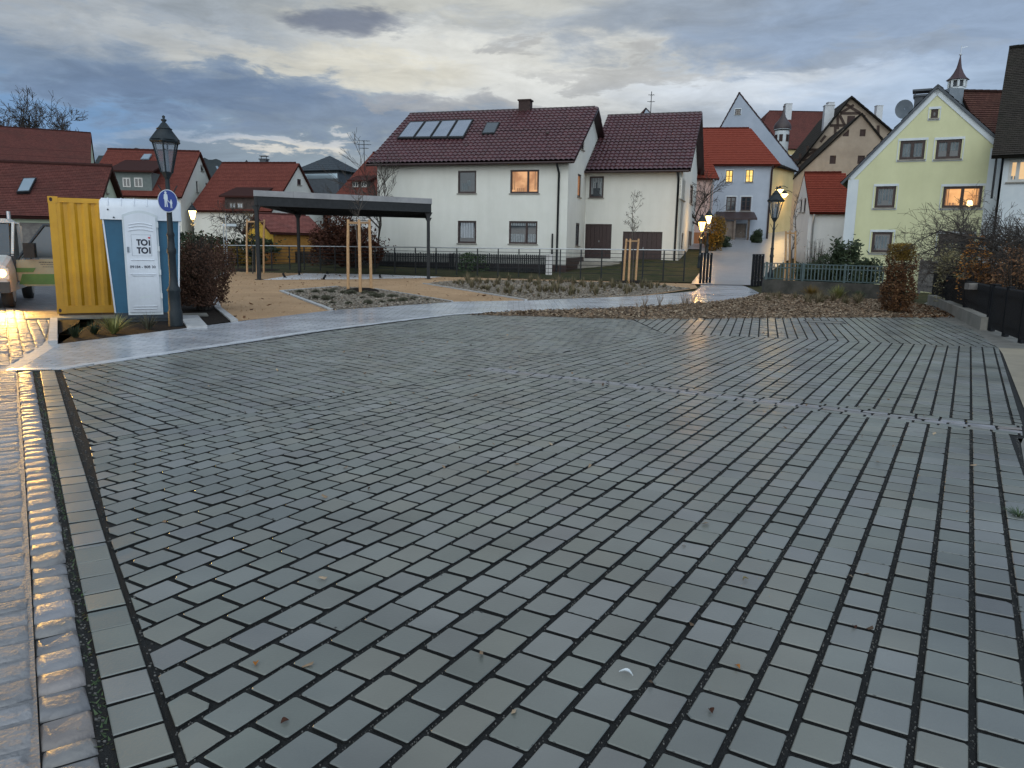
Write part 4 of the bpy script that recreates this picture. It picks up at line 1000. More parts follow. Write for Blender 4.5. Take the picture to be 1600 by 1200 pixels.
# half timbered barn behind, plaster gable in front
bt = gable_house('half_timbered_barn', 'tall half timbered gable house with dark braces behind the plaster gable', 1232, 1400, 90, 88, 16, 4.0, 262, 226, (1329, 152), 'tanwall', 'roofdark', ov=.5, cat='barn')
tm = MB()
def beam(hh, p, q, wd=.28, mb=tm):
    a, b = hh.uz('front', *p), hh.uz('front', *q); a, b = Vector((a[0], -.05, a[1])), Vector((b[0], -.05, b[1])); d = (b - a).normalized(); s_ = Vector((-d.z, 0, d.x)) * wd / 2
    mb.extr([a - s_, b - s_, b + s_, a + s_], (0, .046, 0))
for p, q in [((1313, 177), (1345, 177)), ((1305, 196), (1305, 216)), ((1313, 177), (1334, 164)), ((1322, 163), (1344, 177)), ((1309, 178), (1309, 202)), ((1297, 196), (1360, 196)), ((1312, 180), (1320, 196)), ((1350, 180), (1352, 196)), ((1282, 222), (1290, 212)), ((1250, 240), (1250, 256)), ((1252, 250), (1275, 234)), ((1262, 234), (1280, 234)), ((1372, 196), (1372, 216)), ((1262, 228), (1262, 244)), ((1240, 250), (1262, 250))]: beam(bt, p, q)
tm.build('timber_frame', 'timber', bt.root)
g = MB(); a = bt.uz('front', 1323, 194); b = bt.uz('front', 1336, 181); g.box((a[0], -.02, a[1]), (b[0], -.003, b[1])); g.build('hatch', 'soot', bt.root)
bt.chimney(bt.uz('front', 1296, 200)[0], 1.2, 1.0, 1.0, bt.uz('front', 1296, 215)[1], bt.uz('front', 1296, 163)[1], 'chimwhite')
dk = dict(frame='soot', pane='soot', sill=None, fw=.05)
bp = gable_house('plaster_gable_barn', 'weathered tan plaster gable with small dark openings above the small red roof', 1228, 1392, 76, 74, 15, 3.0, 282, 252, (1346, 178), 'tanwall', 'roofdark', [('front', 1317, 202, 1326.5, 213, dk), ('front', 1343.5, 202, 1352.5, 213, dk), ('front', 1296.5, 243, 1306, 256, dk), ('front', 1340, 243, 1351, 256, dk)], ov=.2, cat='barn')
ob = simple('ochre_house', 'yellowish lamp lit house wall in the alley behind the right street lamp', (1199.5, 72), (1232, 76), 8, 2.5, (262, 'A'), (232, 'A'), 'ochre', 'roofdark', ov=.1, wins=[('front', 1210, 318, 1215, 340, dict(frame='greywood'))])
# small white house with orange red roof
sh = simple('small_white_house', 'small white house with bright orange red roof between barn and yellow house', (1260, 46.5), (1328, 46.0), 6.4, .6, (333, 'A'), (270.5, 'A'), 'whitewall', 'roofbright', ov=.0, oe=.3, wins=[('left', 1250, 312, 1253, 331), ('left', 1255.5, 310, 1259, 331)], rows=22)
sh.pipe(.25, 0, -.5, sh.ze - .2, .06, 'galv', .3)
# yellow house
YT = dict(trim='trim', frame='darkwood')
yh = gable_house('yellow_house', 'pale yellow gabled house with white window surrounds and one lit orange window', 1316, 1548, 34.2, 31.6, 12, 0, 277, 227, (1465, 136), 'yellow', 'slate', [
    ('front', 1454.5, 170.5, 1465.8, 184.5, YT), ('front', 1406, 219.5, 1445, 249, dict(YT, split=(.5,), fill=('curtain', [(.02, .05, .46, 1), (.54, .05, .98, 1)]))),
    ('front', 1462.5, 218, 1502, 248, dict(YT, split=(.5,), fill=('curtain', [(.02, .4, .46, 1), (.54, .4, .98, 1)]))),
    ('front', 1367.5, 291, 1399, 324.5, dict(YT, fill=('curtain', [(.05, .1, .25, 1), (.35, .3, .65, 1), (.75, .1, .95, 1)]))),
    ('front', 1473, 291, 1534, 324.5, dict(YT, split=(.5,), pane='litorange', fill=('sheer', [(0, 0, .10, 1), (.90, 0, 1, 1), (.12, 0, .34, .16), (.60, 0, .80, .10)]), label='brightly lit orange window')),
    ('front', 1362, 362.5, 1393.5, 394.5, dict(YT, fill=('curtain', [(.08, .1, .92, .9)]))),
    ('front', 1466, 365, 1519, 397, dict(YT, split=(.5,), fill=('curtain', [(.3, .05, .6, .6)])))], ov=.12, thick=.10)
g = MB()
e0, e2, zr_ = yh.ze, yh.ze2, yh.zr
g.box((.0, -.03, -.5), (.42, -.004, e0 - .1)); g.box((yh.L - .42, -.03, -.5), (yh.L, -.004, e2 - .1))
for (ua, za, ub, zb_) in ((0, e0, yh.gx, zr_), (yh.L, e2, yh.gx, zr_)):
    v = Vector((ub - ua, 0, zb_ - za)).normalized(); s_ = Vector((-v.z, 0, v.x)) * .22
    if s_.z > 0: s_ = -s_
    p, q = Vector((ua, -.035, za)), Vector((ub, -.035, zb_)); g.extr([p, q, q + s_ * 1.0, p + s_], (0, .028, 0))
g.build('white_border', 'trim', yh.root)
g = MB(); a = yh.uz('front', 1477, 315); g.lathe([(.02, 0), (.10, .02), (.13, .1), (.09, .2), (.02, .24)], (yh.uz('front', 1515, 318)[0], .13 - .11, yh.uz('front', 1515, 322)[1]), 12); g.build('table_lamp', 'bulb', yh.root)
u = yh.uz('front', 1437, 160)[0]; yh.chimney(u, 2.6, .55, .55, yh.uz('front', 1437, 180)[1] - .3, yh.uz('front', 1437, 145)[1] + .25, 'slate')
g = MB(); zc = yh.uz('front', 1437, 138)[1] + .3; g.box((u - .38, 2.25, zc), (u + .38, 2.95, zc + .08)); g.box((u - .3, 2.4, zc - .28), (u - .26, 2.44, zc)); g.box((u + .26, 2.4, zc - .28), (u + .3, 2.44, zc)); g.box((u - .3, 2.8, zc - .28), (u - .26, 2.84, zc)); g.box((u + .26, 2.8, zc - .28), (u + .3, 2.84, zc)); g.build('chimney_cowl', 'slate', yh.root)
g = MB(); dc = Vector((u - .62, 2.2, yh.uz('front', 1424, 160)[1] + .1)); n_ = 20
rot = Matrix.Translation(dc) @ Matrix.Rotation(math.radians(100), 4, 'X') @ Matrix.Rotation(math.radians(-22), 4, 'Y')
vs = [rot @ Vector((r_ * math.cos(2 * PI * k / n_), r_ * math.sin(2 * PI * k / n_), .25 * r_ * r_)) for r_ in (.02, .2, .4) for k in range(n_)]
g.add(vs, [(i * n_ + k, i * n_ + (k + 1) % n_, (i + 1) * n_ + (k + 1) % n_, (i + 1) * n_ + k) for i in range(2) for k in range(n_)], smooth=True)
g.tube([dc, dc + Vector((.35, .2, -.35))], .025, 6); g.build('satellite_dish', 'metalgrey', yh.root)
# brown roof house with cupola behind the yellow house
A, B = pt(1500, 45), pt(1640, 41)
bg2 = simple('brown_roof_house', 'house with plain brown tiled roof between the cupola and the dark roof', (1517, 38), (1660, 38), 5, .5, (228, 'A'), (143, 'A'), 'slate', 'roofbrown', ov=0, rows=26)
cp_ = P(1496, 130, 43.5); cu_ = thing('roof_cupola', 'small white octagonal cupola with dark maroon flared spire and weather vane', 'cupola', (cp_.x, 43.5, 0))
def zc_(py): return zat((cp_.x, 43.5), py)
q = 43.5 / 1216
mb = MB(); mb.lathe([(14 * q, zc_(146)), (12 * q, zc_(140)), (11.5 * q, zc_(139.5)), (11.5 * q, zc_(137))], n=8, flat=True); mb.lathe([(13 * q, zc_(127)), (13 * q, zc_(125.5))], n=8, flat=True); mb.build('base', 'trim', cu_)
mb = MB()
for k in range(8):
    a = 2 * PI * (k + .5) / 8; x_, y_ = 11.3 * q * math.cos(a), 11.3 * q * math.sin(a); mb.tube([(x_, y_, zc_(137)), (x_, y_, zc_(126))], .07, 6)
mb.build('posts', 'trim', cu_)
mb = MB(); mb.lathe([(9.5 * q, zc_(137)), (9.5 * q, zc_(126))], n=8, flat=True); mb.build('core', 'slate', cu_)
mb = MB(); mb.lathe([(16 * q, zc_(125.4)), (11 * q, zc_(121)), (6.8 * q, zc_(114)), (3.6 * q, zc_(106)), (2.2 * q, zc_(98)), (1.0 * q, zc_(90)), (.5 * q, zc_(86))], n=8, flat=True); mb.build('spire', 'spirered', cu_)
mb = MB(); mb.tube([(0, 0, zc_(90)), (0, 0, zc_(71))], .02, 6); mb.lathe([(.01, zc_(87)), (.09, zc_(85.5)), (.01, zc_(84))], n=10); mb.extr([(0, 0, zc_(74)), (.3, 0, zc_(72)), (.34, 0, zc_(73)), (0, 0, zc_(75.5))], (0, .02, 0)); mb.build('weather_vane', 'galv', cu_)
mb = MB(); mb.box((-.35, -.3, 0), (.35, .3, 1.0)); tag(mb.build('roof_flue', 'metalgrey', None, (P(1489, 150, 40.5).x, 40.5, zat((P(1489, 150, 40.5).x, 40.5), 172))), 'square grey sheet metal flue right of the yellow gable apex', 'flue')
# dark roofed house at the right edge
dh = House('dark_roof_house', 'pale blue house with huge dark weathered roof at the right edge', 'house', pt(1552, 30.5), pt(1900, 27.0), 14, 0, zat(pt(1552, 30.5), 231), 17.0)
dh.zr = zat(Vector(pt(1552, 30.5)) + Vector((dh.n.x, dh.n.y)) * 5.6, 75)
dh.W = 11.2
dh.win('front', 1576, 249, 1612, 284, pane='litcream', frame='whitepaint', split=(.4,), fill=('lace', [(0, .0, .42, .2)]))
dh.zr -= .1
dh.walls('trim'); dh.roof('roofdark', ov=.3, oe=.55, rows=60, saw=.02, ovl=.42); dh.make_windows()
g = MB(); g.tube([(-.25, -.3, dh.ze - .3), (-.25, -.3, dh.ze - 1.9)], .04, 8); g.build('downpipe', 'steel', dh.root)
# --- left side
b1 = simple('long_barn', 'big barn with plain dull red roof at the far left', (-120, 72.7), (150, 79), 16, 0, (262, 'B'), (208, 'B'), 'greenish', 'roofdull', ov=.1, rows=40, cat='barn')
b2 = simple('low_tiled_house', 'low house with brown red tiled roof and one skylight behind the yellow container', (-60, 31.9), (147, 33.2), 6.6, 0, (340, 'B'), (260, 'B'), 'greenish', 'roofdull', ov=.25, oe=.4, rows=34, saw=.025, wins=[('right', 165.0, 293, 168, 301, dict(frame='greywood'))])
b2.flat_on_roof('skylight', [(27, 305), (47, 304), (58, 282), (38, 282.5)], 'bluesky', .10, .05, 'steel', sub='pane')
g = MB(); g.box((-.02, -.05, -1), (b2.L, -.005, 2.2)); g.build('front_wall_boards', 'greywood', b2.root)  # grey boards across the lower front wall
b3 = simple('dormer_house', 'cream house with red roof and grey green double dormer, its gable facing right', (140, 59.4), (286, 60), 10, 0, (308, 'B'), (237, 'B'), 'ochre' if 0 else 'plaster', 'roofred', ov=.2, rows=34, wins=[
    ('right', 306.5, 283, 309.5, 300, dict(frame='greywood', fw=.05)), ('right', 321.5, 286, 324.5, 303, dict(frame='greywood', fw=.05)), ('right', 313.5, 258, 318, 267, dict(frame='greywood', fw=.05))])
b3.flat_on_roof('skylight', [(220, 251), (233, 251), (238, 243), (226, 243)], 'bluesky', .10, .05, 'metalgrey', sub='pane')
def dormer(hh, x0, x1, ytop, ybot, wx, rx0, rx1, ry, wm, rm, wm2='whitepaint', pane='glass'):
    a = hh.roof_hit(x0, ybot)[0]; b = hh.roof_hit(x1, ybot)[0]; v = min(a.y, b.y)
    R_ = lambda p: hh.A + hh.d * p.x + hh.n * p.y + Vector((0, 0, p.z + hh.zb))
    fo = R_(Vector((0, v, 0)));
    def f(px, py):
        h_ = plane_hit(px, py, fo, hh.n) - hh.A; return h_.dot(hh.d), h_.z - hh.zb
    (u0, zb_), (u1, zt_) = f(x0, ybot), f(x1, ytop); dep = 3.2
    mb = MB(); mb.box((u0, v, zb_ - .3), (u1, v + dep, zt_)); o = mb.build('dormer', wm, hh.root)
    g = MB(); g.extr([(u0 - .3, v - .35, zt_ - .05), (u0 - .3, v - .35, zt_ + .08), (u0 - .3, v + dep, zt_ + 1.15), (u0 - .3, v + dep, zt_ + 1.0)], (u1 - u0 + .6, 0, 0)); g.build('dormer_roof', rm, o)
    g = MB(); g2 = MB()
    for (p, q, r_, s_) in wx:
        (a0, b0), (a1, b1) = f(p, s_), f(r_, q); g.box((a0 - .08, v - .03, b0 - .08), (a1 + .08, v - .002, b1 + .08)); mid = (a0 + a1) / 2
        g2.box((a0, v - .04, b0), (mid - .04, v - .031, b1)); g2.box((mid + .04, v - .04, b0), (a1, v - .031, b1))
    g.build('window', wm2, o)
    for qi in range(0, len(g2.v), 16):
        g3 = MB(); g3.add(g2.v[qi:qi + 16], [[j for j in f] for f in g2.f[:12]]); g3.build('pane', pane, o)
    return o
dormer(b3, 178, 236, 269, 297, [(194, 279.5, 202, 290.5), (212, 279.5, 221, 290.5)], 0, 0, 0, 'greyclad', 'roofdull')
b4 = simple('dark_roof_house_behind', 'dark roofed house squeezed between the dormer house and the long red roof', (322, 84), (362, 82), 8, 0, (300, 'B'), (256, 'B'), 'tanwall', 'roofdark', ov=.1)
b4.flat_on_roof('skylight', [(340, 266), (344, 265.5), (341, 261), (338, 261.5)], 'bluesky', .10, .05, sub=None)
b5 = simple('red_barn_house', 'house with sweeping red roof and pinkish right gable left of the pavilion', (304, 61), (426, 60), 10, 0, (330, 'B'), (255, 'B'), 'plaster', 'roofred', ov=.15, rows=34, wins=[('right', 464.5, 280, 470.5, 289, dict(frame='darkwood')), ('right', 446, 320, 460, 327, dict(frame='greywood'))])
cu5 = (plane_hit(411, 255, b5.loc(0, 5.0), b5.n) - b5.loc(0, 5.0)).dot(b5.d); b5.chimney(cu5, 5.2, .55, .5, b5.zr - .4, zat(b5.loc(cu5, 5.2), 250) - b5.zb, 'slate')
g = MB(); zt5 = zat(b5.loc(cu5, 5.2), 250) - b5.zb; g.box((cu5 - .3, 4.95, zt5 + .28), (cu5 + .3, 5.45, zt5 + .33)); g.box((cu5 - .25, 5.15, zt5 + .05), (cu5 - .21, 5.2, zt5 + .28)); g.box((cu5 + .21, 5.15, zt5 + .05), (cu5 + .25, 5.2, zt5 + .28)); g.build('chimney_cowl', 'slate', b5.root)
dormer(b5, 352, 400, 308, 327, [(361, 318.5, 367, 324), (372.5, 318.5, 378.5, 324)], 0, 0, 0, 'darkwood', 'roofdull', 'greywood', 'blind')
b6 = House('modern_grey_house', 'modern dark grey house with pyramid roof and glazed strip under it', 'house', pt(468, 92), pt(531, 90), 5.0, 0, zat(pt(531, 90), 266), zat(pt(500, 92), 241))
b6.walls('slate', hip=1, z0=-1); b6.zr2 = b6.zr
m_ = MB(); ap = (b6.L / 2, b6.W / 2, b6.zr); o_ = .4
c4 = [(-o_, -o_, b6.ze), (b6.L + o_, -o_, b6.ze), (b6.L + o_, b6.W + o_, b6.ze), (-o_, b6.W + o_, b6.ze)]
for i in range(4): roof_slab(m_, c4[i], c4[(i + 1) % 4], tuple(Vector(ap) + Vector((.01, 0, 0))), ap, 8, None, .02, 0)
m_.build('roof', 'roofslate', b6.root)
g = MB(); g.box((.1, -.05, b6.ze - .9), (b6.L - .1, -.005, b6.ze - .35)); g.build('glazed_strip', 'bluesky', b6.root)
b7 = simple('steep_red_house', 'house with steep orange red roof and tiny dormer windows left of the cream house', (518, 68), (620, 66), 12, 0, (318, 'A'), (239, 'A'), 'whitewall', 'roofred', ov=.1, rows=36, hipl=1.0)
dormer(b7, 550, 575, 283, 293, [(552.5, 285, 558.5, 291), (566, 285, 571.5, 291)], 0, 0, 0, 'roofred' if 0 else 'darkwood', 'roofred', 'whitepaint', 'glass')
b8 = simple('yellow_shed', 'small shed with pinkish red tiled roof and yellow timber walls behind the fence', (428, 51), (500, 53.05), 4.7, 0, (366, 'A'), (334, 'A'), 'shedwood', 'roofshed', ov=.3, oe=.3, cat='shed', rows=14, saw=.035)
b8.root.rotation_euler.z = b8.rz
g = MB(); wallface(g, (-.01, 0, 0), (0, 1, 0), (-1, 0, 0), [(0, 1.6), (4.7, 1.6), (4.7, b8.ze), (2.35, b8.zr), (0, b8.ze)], []); g.build('yellow_gable', 'shedyellow', b8.root)
# ------------------------------------------------------------------ street lamps
def lantern(mb_iron, mb_glass, z, s_=1.0, n=4):
    # tapered six sided lantern standing on z
    k = s_
    mb_iron.lathe([(.045 * k, z - .12 * k), (.075 * k, z - .06 * k), (.11 * k, z), (.125 * k, z + .03 * k)], n=6, flat=True)
    for i in range(6):
        a = 2 * PI * (i + .5) / 6
        mb_iron.tube([(.118 * k * math.cos(a), .118 * k * math.sin(a), z + .02 * k), (.262 * k * math.cos(a), .262 * k * math.sin(a), z + .63 * k)], .017 * k, 5)
    mb_glass.lathe([(.108 * k, z + .035 * k), (.250 * k, z + .625 * k)], n=6, flat=True)
def lamp(name, label, loc, hgt, lit=None, rz=0.0, group='street lamps', s_=1.0, m_='iron', energy=60, ps=.82):
    t = thing(name, label, 'street lamp', loc, rz, group)
    zl = hgt - 1.20 * s_
    p = MB(); p.lathe([(a_ * ps, b_) for a_, b_ in [(.155, 0), (.155, .26), (.135, .30), (.13, .62), (.145, .64), (.145, .68), (.10, .74), (.082, .9), (.080, 1.3), (.10, 1.34), (.10, 1.40), (.078, 1.44), (.07, 1.62), (.088, 1.66), (.062, 1.72), (.052, zl - .45), (.075, zl - .40), (.05, zl - .36), (.042, zl - .05)]], n=12)
    p.tube([(-.16, 0, zl - .2), (-.02, 0, zl - .45)], .01, 5); p.tube([(.16, 0, zl - .2), (.02, 0, zl - .45)], .01, 5)
    p.build('post', m_, t)
    f = MB(); g = MB(); lantern(f, g, zl, s_); k = s_
    f.lathe([(.30 * k, zl + .63 * k), (.325 * k, zl + .66 * k), (.31 * k, zl + .69 * k)], n=6, flat=True)
    f.build('frame', m_, t)
    g.build('glass', 'lampglass' if not lit else lit, t)
    c = MB(); c.lathe([(.305 * k, zl + .692 * k), (.15 * k, zl + .90 * k), (.155 * k, zl + .915 * k), (.165 * k, zl + .92 * k), (.12 * k, zl + .95 * k), (.055 * k, zl + 1.04 * k), (.03 * k, zl + 1.06 * k), (.055 * k, zl + 1.09 * k), (.06 * k, zl + 1.11 * k), (.02 * k, zl + 1.13 * k), (.03 * k, zl + 1.16 * k), (.032 * k, zl + 1.18 * k), (.004, zl + 1.2 * k)], n=12, flat=False); c.build('cap', m_, t)
    if not lit:
        b = MB(); b.lathe([(.06, zl + .04), (.045, zl + .2), (.045, zl + .38), (.02, zl + .42)], n=10); b.build('lamp_insert', 'metalgrey', t)
    if lit and energy:
        li = bpy.data.lights.new('lamp_light', 'POINT'); li.energy = energy; li.color = (1, .55, .18); li.shadow_soft_size = .15
        lo = bpy.data.objects.new('lamp_light', li); COL.objects.link(lo); lo.parent = t; lo.location = (0, 0, zl - .25)
    return t
lp = G(275, 509); D0 = lp.y
lamp('street_lamp', 'dark green cast iron lantern post, unlit, standing between portable toilet and dark shrub bed', lp, zat((lp.x, lp.y), 180), s_=.84, rz=.25)
lp2 = P(1202, 452, 31.5); lamp('street_lamp', 'unlit iron lantern post standing beside the path gate near the grey green fence', (lp2.x, 31.5, 0), zat((lp2.x, 31.5), 291), rz=.1, s_=1.05)
def litlamp(px, py_lamp, D, label, e, s_=.8, lit='lampglow', zb=None):
    p = P(px, py_lamp, D); z0 = T(p.x, D) if zb is None else zb
    return lamp('street_lamp', label, (p.x, D, z0), p.z + .95 * s_ - z0, lit, 0, s_=s_, energy=e)
litlamp(1096.5, 356, 45, 'lit lantern glowing deep orange, nearer one of the pair beside the pink wall', 110, .85, 'lampglow')
litlamp(1107, 345, 53, 'lit lantern glowing yellow, farther one of the pair beside the pink wall', 90, .85, 'lampglow2')
litlamp(301, 338, 52, 'lit yellow lantern in front of the dormer house at the left', 160, .95, 'lampglow2', 0)
for px, py, D, lb in ((1218, 296.5, 70, 'broad lit yellow lantern high on the alley wall'), (1225.5, 303.5, 74, 'smaller lit yellow lantern farther up the alley')):
    p = P(px, py, D); t = thing('wall_lantern', lb, 'wall lamp', tuple(p), 0, 'lit lanterns in the alley')
    mb = MB(); mb.lathe([(.12, -.28), (.36, .02)], n=6, flat=True); mb.build('glass', 'lampglow2', t)
    mb = MB(); mb.lathe([(.40, .03), (.15, .22), (.02, .34)], n=6, flat=True); mb.tube([(0, 0, .3), (.5, .3, .35), (.9, .5, .2)], .03, 6); mb.build('bracket', 'iron', t)
    li = bpy.data.lights.new('lamp_light', 'POINT'); li.energy = 90; li.color = (1, .62, .2); li.shadow_soft_size = .2
    lo = bpy.data.objects.new('lamp_light', li); COL.objects.link(lo); lo.parent = t; lo.location = (0, -.5, -.4)
# round blue footpath sign on the lamp post
sg = P(262, 314, D0 - .09); t = thing('footpath_sign', 'round blue sign with white adult and child figures, clamped to the left lamp post', 'traffic sign', tuple(sg), math.radians(24))
R0 = .165; n_ = 32
def disc(mb, r_, y0, y1, n=32):
    mb.extr([(r_ * math.cos(2 * PI * k / n), y0, r_ * 1.22 * math.sin(2 * PI * k / n)) for k in range(n)], (0, y1 - y0, 0))
mb = MB(); disc(mb, R0, .004, .012); mb.build('rim', 'signwhite', t); mb = MB(); disc(mb, R0 * .93, -.002, .003); mb.build('face', 'signblue', t)
mb = MB()
def fig(mb, cx, cz, k):
    def pl(pts): mb.extr([(cx + x * k, -.006, cz + z * k) for x, z in pts], (0, .003, 0))
    pl([(.018 * math.cos(a * .524), .118 + .022 * math.sin(a * .524)) for a in range(12)])
    pl([(-.028, .088), (-.012, .098), (.012, .098), (.028, .088), (.032, .02), (.022, .0), (-.022, .0), (-.032, .02)])
    pl([(-.022, .001), (.002, .001), (-.002, -.06), (-.006, -.12), (-.022, -.12), (-.02, -.06)]); pl([(.003, .001), (.022, .001), (.022, -.06), (.026, -.12), (.01, -.12), (.006, -.06)])
fig(mb, -.03, .02, 1.05); fig(mb, .055, -.055, .58)
mb.extr([(-.002, -.006, .03), (.02, -.006, -.01), (.04, -.006, -.02), (.042, -.006, -.03), (.016, -.006, -.022), (-.01, -.006, .02)], (0, .003, 0))
mb.build('pictogram', 'signwhite', t)
mb = MB(); mb.box((-.02, .013, -.05), (.16, .03, -.03)); mb.box((-.02, .013, .05), (.16, .03, .07)); mb.build('clamp', 'galv', t)
# ------------------------------------------------------------------ container
ca = Vector((X(81, 15.5), 15.5)); cdv = Vector((.9, .43)).normalized(); rz = math.atan2(cdv.y, cdv.x)
t = thing('storage_container', 'yellow corrugated steel storage container half hidden behind the portable toilet', 'container', (ca.x, ca.y, 0), rz)
hz_ = 2.37; Lc, Wc = 2.2, 2.2; z0 = .07
def corr(mb, x0, x1, y, z0, z1, out, n=8):
    # corrugated sheet between two posts; out = depth direction sign
    per = (x1 - x0) / n; pts = []
    for i in range(n):
        a = x0 + i * per; pts += [(a, y + .006), (a + per * .28, y + .006), (a + per * .5, y + .042), (a + per * .78, y + .042)]
    pts.append((x1, y + .006)); vs = [(x, yy, z) for z in (z0, z1) for x, yy in pts]; m_ = len(pts)
    mb.add(vs, [(i, i + 1, m_ + i + 1, m_ + i) for i in range(m_ - 1)])
mb = MB(); corr(mb, .13, Lc - .13, 0.0, z0 + .15, hz_ - .1, 1)
q = MB(); corr(q, .13, Wc - .13, 0.0, z0 + .15, hz_ - .1, 1)
Rm = Matrix.Translation((0, Wc, 0)) @ Matrix.Rotation(-PI / 2, 4, 'Z'); mb.add([Rm @ Vector(v) for v in q.v], q.f)
Rm = Matrix.Translation((Lc, 0, 0)) @ Matrix.Rotation(PI / 2, 4, 'Z'); mb.add([Rm @ Vector(v) for v in q.v], q.f)
Rm = Matrix.Translation((Lc, Wc, 0)) @ Matrix.Rotation(PI, 4, 'Z'); mb.add([Rm @ Vector(v) for v in q.v], q.f)
mb.build('corrugated_wall', 'contyellow', t)
mb = MB()
for x in (0, Lc - .13):
    for y in (0, Wc - .13): mb.box((x, y, z0 + .121), (x + .13, y + .13, hz_ - .111))
for z, h_ in ((z0, .15), (hz_ - .10, .09)):
    mb.box((.13, 0.001, z), (Lc - .13, .07, z + h_)); mb.box((.13, Wc - .07, z), (Lc - .13, Wc - .001, z + h_)); mb.box((0.001, .13, z), (.07, Wc - .13, z + h_)); mb.box((Lc - .07, .13, z), (Lc - .001, Wc - .13, z + h_))
mb.build('frame', 'contyellow', t)
mb = MB(); mb.box((.02, .02, hz_ - .06), (Lc - .02, Wc - .02, hz_ - .025)); mb.build('roof', 'contyellow', t)
for x in (0, Lc - .16):
    for y in (0, Wc - .16):
        for z in (z0, hz_ - .11):
            mb = MB(); mb.box((x - .006, y - .006, z - .004), (x + .166, y + .166, z + .122)); o = mb.build('corner_casting', 'contyellow', t)
            if y == 0: mb = MB(); mb.extr([(x + .05 + .028 * math.cos(a * PI / 5), -.009, z + .06 + .04 * math.sin(a * PI / 5)) for a in range(10)], (0, .006, 0)); mb.build('hole', 'soot', o)
mb = MB(); mb.box((.02, .03, 0), (Lc - .05, Wc - .05, z0)); mb.build('base_frame', 'contbase', t)
gp = MB(); gp.box((-.5, -.55, -.02), (Lc + .6, -.01, .028)); o = gp.build('concrete_pad', 'oldconc', None); o.location = (ca.x, ca.y, 0); o.rotation_euler = (0, 0, rz); struct(o)
# ------------------------------------------------------------------ portable toilet
tc_ = Vector((X(224, 14.95), 14.95)); tdv = Vector((.9, .43)).normalized(); tl_ = tc_ - tdv * .5; tr2 = tc_ + tdv * .5; rz = math.atan2(tdv.y, tdv.x)
tt = thing('portable_toilet', 'blue and white portable toilet cabin with white arched roof and door', 'portable toilet', ((tl_.x + tr2.x) / 2, (tl_.y + tr2.y) / 2, 0), rz)
hb0, hb1, dep = .55, .65, 1.10
def sidex(z): return hb0 + (hb1 - hb0) * (z - .2) / 1.8
mb = MB(); mb.box((-.56, -.03, 0), (.56, dep + .03, .17)); mb.box((-.50, -.06, .06), (.50, -.031, .14)); mb.build('base', 'darkplastic', tt)
mb = MB(); vs = [(-hb0, 0, .171), (hb0, 0, .171), (hb0, dep, .171), (-hb0, dep, .171), (-hb1, 0, 2.0), (hb1, 0, 2.0), (hb1, dep, 2.0), (-hb1, dep, 2.0)]
mb.add(vs, [(0, 3, 2, 1), (4, 5, 6, 7), (0, 1, 5, 4), (1, 2, 6, 5), (2, 3, 7, 6), (3, 0, 4, 7)])
for i in range(5):
    y = .15 + i * .2; mb.extr([(hb0 + .002, y, .3), (hb1 - .0, y, 1.85), (hb1 + .03, y, 1.85), (hb0 + .03, y, .3)], (0, .08, 0)); mb.extr([(-hb0 - .002, y, .3), (-hb1, y, 1.85), (-hb1 - .03, y, 1.85), (-hb0 - .03, y, .3)], (0, .08, 0))
mb.build('body', 'blue', tt)
for s_ in (-1, 1):
    for y in (-.012, dep - .02): mb = MB(); mb.extr([(s_ * (hb0 - .004), y, .175), (s_ * (hb1 - .004), y, 2.0), (s_ * (hb1 + .022), y, 2.0), (s_ * (hb0 + .022), y, .175)], (0, .03, 0)); mb.build('corner_edge', 'white', tt)
# roof: white hood curving over, with ribs
mb = MB(); prof = []
for i in range(13):
    a = PI * i / 12; prof.append((-math.cos(a), math.sin(a)))
def roofring(s_, grow=0.0):
    y0, y1 = -.05 - grow, dep + .05 + grow; out = []
    pts = [(y0, 1.93)]
    for i in range(7): a = PI / 2 * i / 6; pts.append((y0 + .20 - .20 * math.cos(a), 2.14 + (.19 + grow) * math.sin(a)))
    for i in range(7): a = PI / 2 * i / 6; pts.append((y1 - .20 + .20 * math.sin(a), 2.14 + (.19 + grow) * math.cos(a)))
    pts.append((y1, 1.93)); return pts
pts = roofring(0); vs = []; n_ = len(pts)
for x, sc1 in ((-.70, .0), (-.66, 1), (.66, 1), (.70, 0)):
    for y, z in pts: vs.append((x if sc1 else x, y if sc1 else dep / 2 + (y - dep / 2) * .93, z if sc1 else z - (.05 if z > 1.95 else 0)))
mb.add(vs, [(r_ * n_ + i, (r_ + 1) * n_ + i, (r_ + 1) * n_ + i + 1, r_ * n_ + i + 1) for r_ in range(3) for i in range(n_ - 1)], smooth=True)
mb.add(vs[:n_], [tuple(range(n_))]); mb.add(vs[-n_:], [tuple(range(n_ - 1, -1, -1))])
for k in range(6):
    x = -.55 + k * .22; p2 = roofring(0, .0); mb.tube([(x, y, z) for y, z in p2[2:-2]], .012, 6)
rf = mb.build('roof', 'white', tt)
mb = MB()
for x, z in ((-.55, 2.13), (-.48, 1.97), (.50, 1.97)): mb.lathe([(.014, -.01), (.014, .012)], (0, 0, 0), 8); vv = mb.v[-0:]
mb = MB()
for x, z in ((-.56, 2.11), (-.47, 1.97), (.50, 1.97)): mb.extr([(x + .016 * math.cos(a * PI / 4), -.062, z + .016 * math.sin(a * PI / 4)) for a in range(8)], (0, .012, 0))
mb.build('rivets', 'darkplastic', rf)
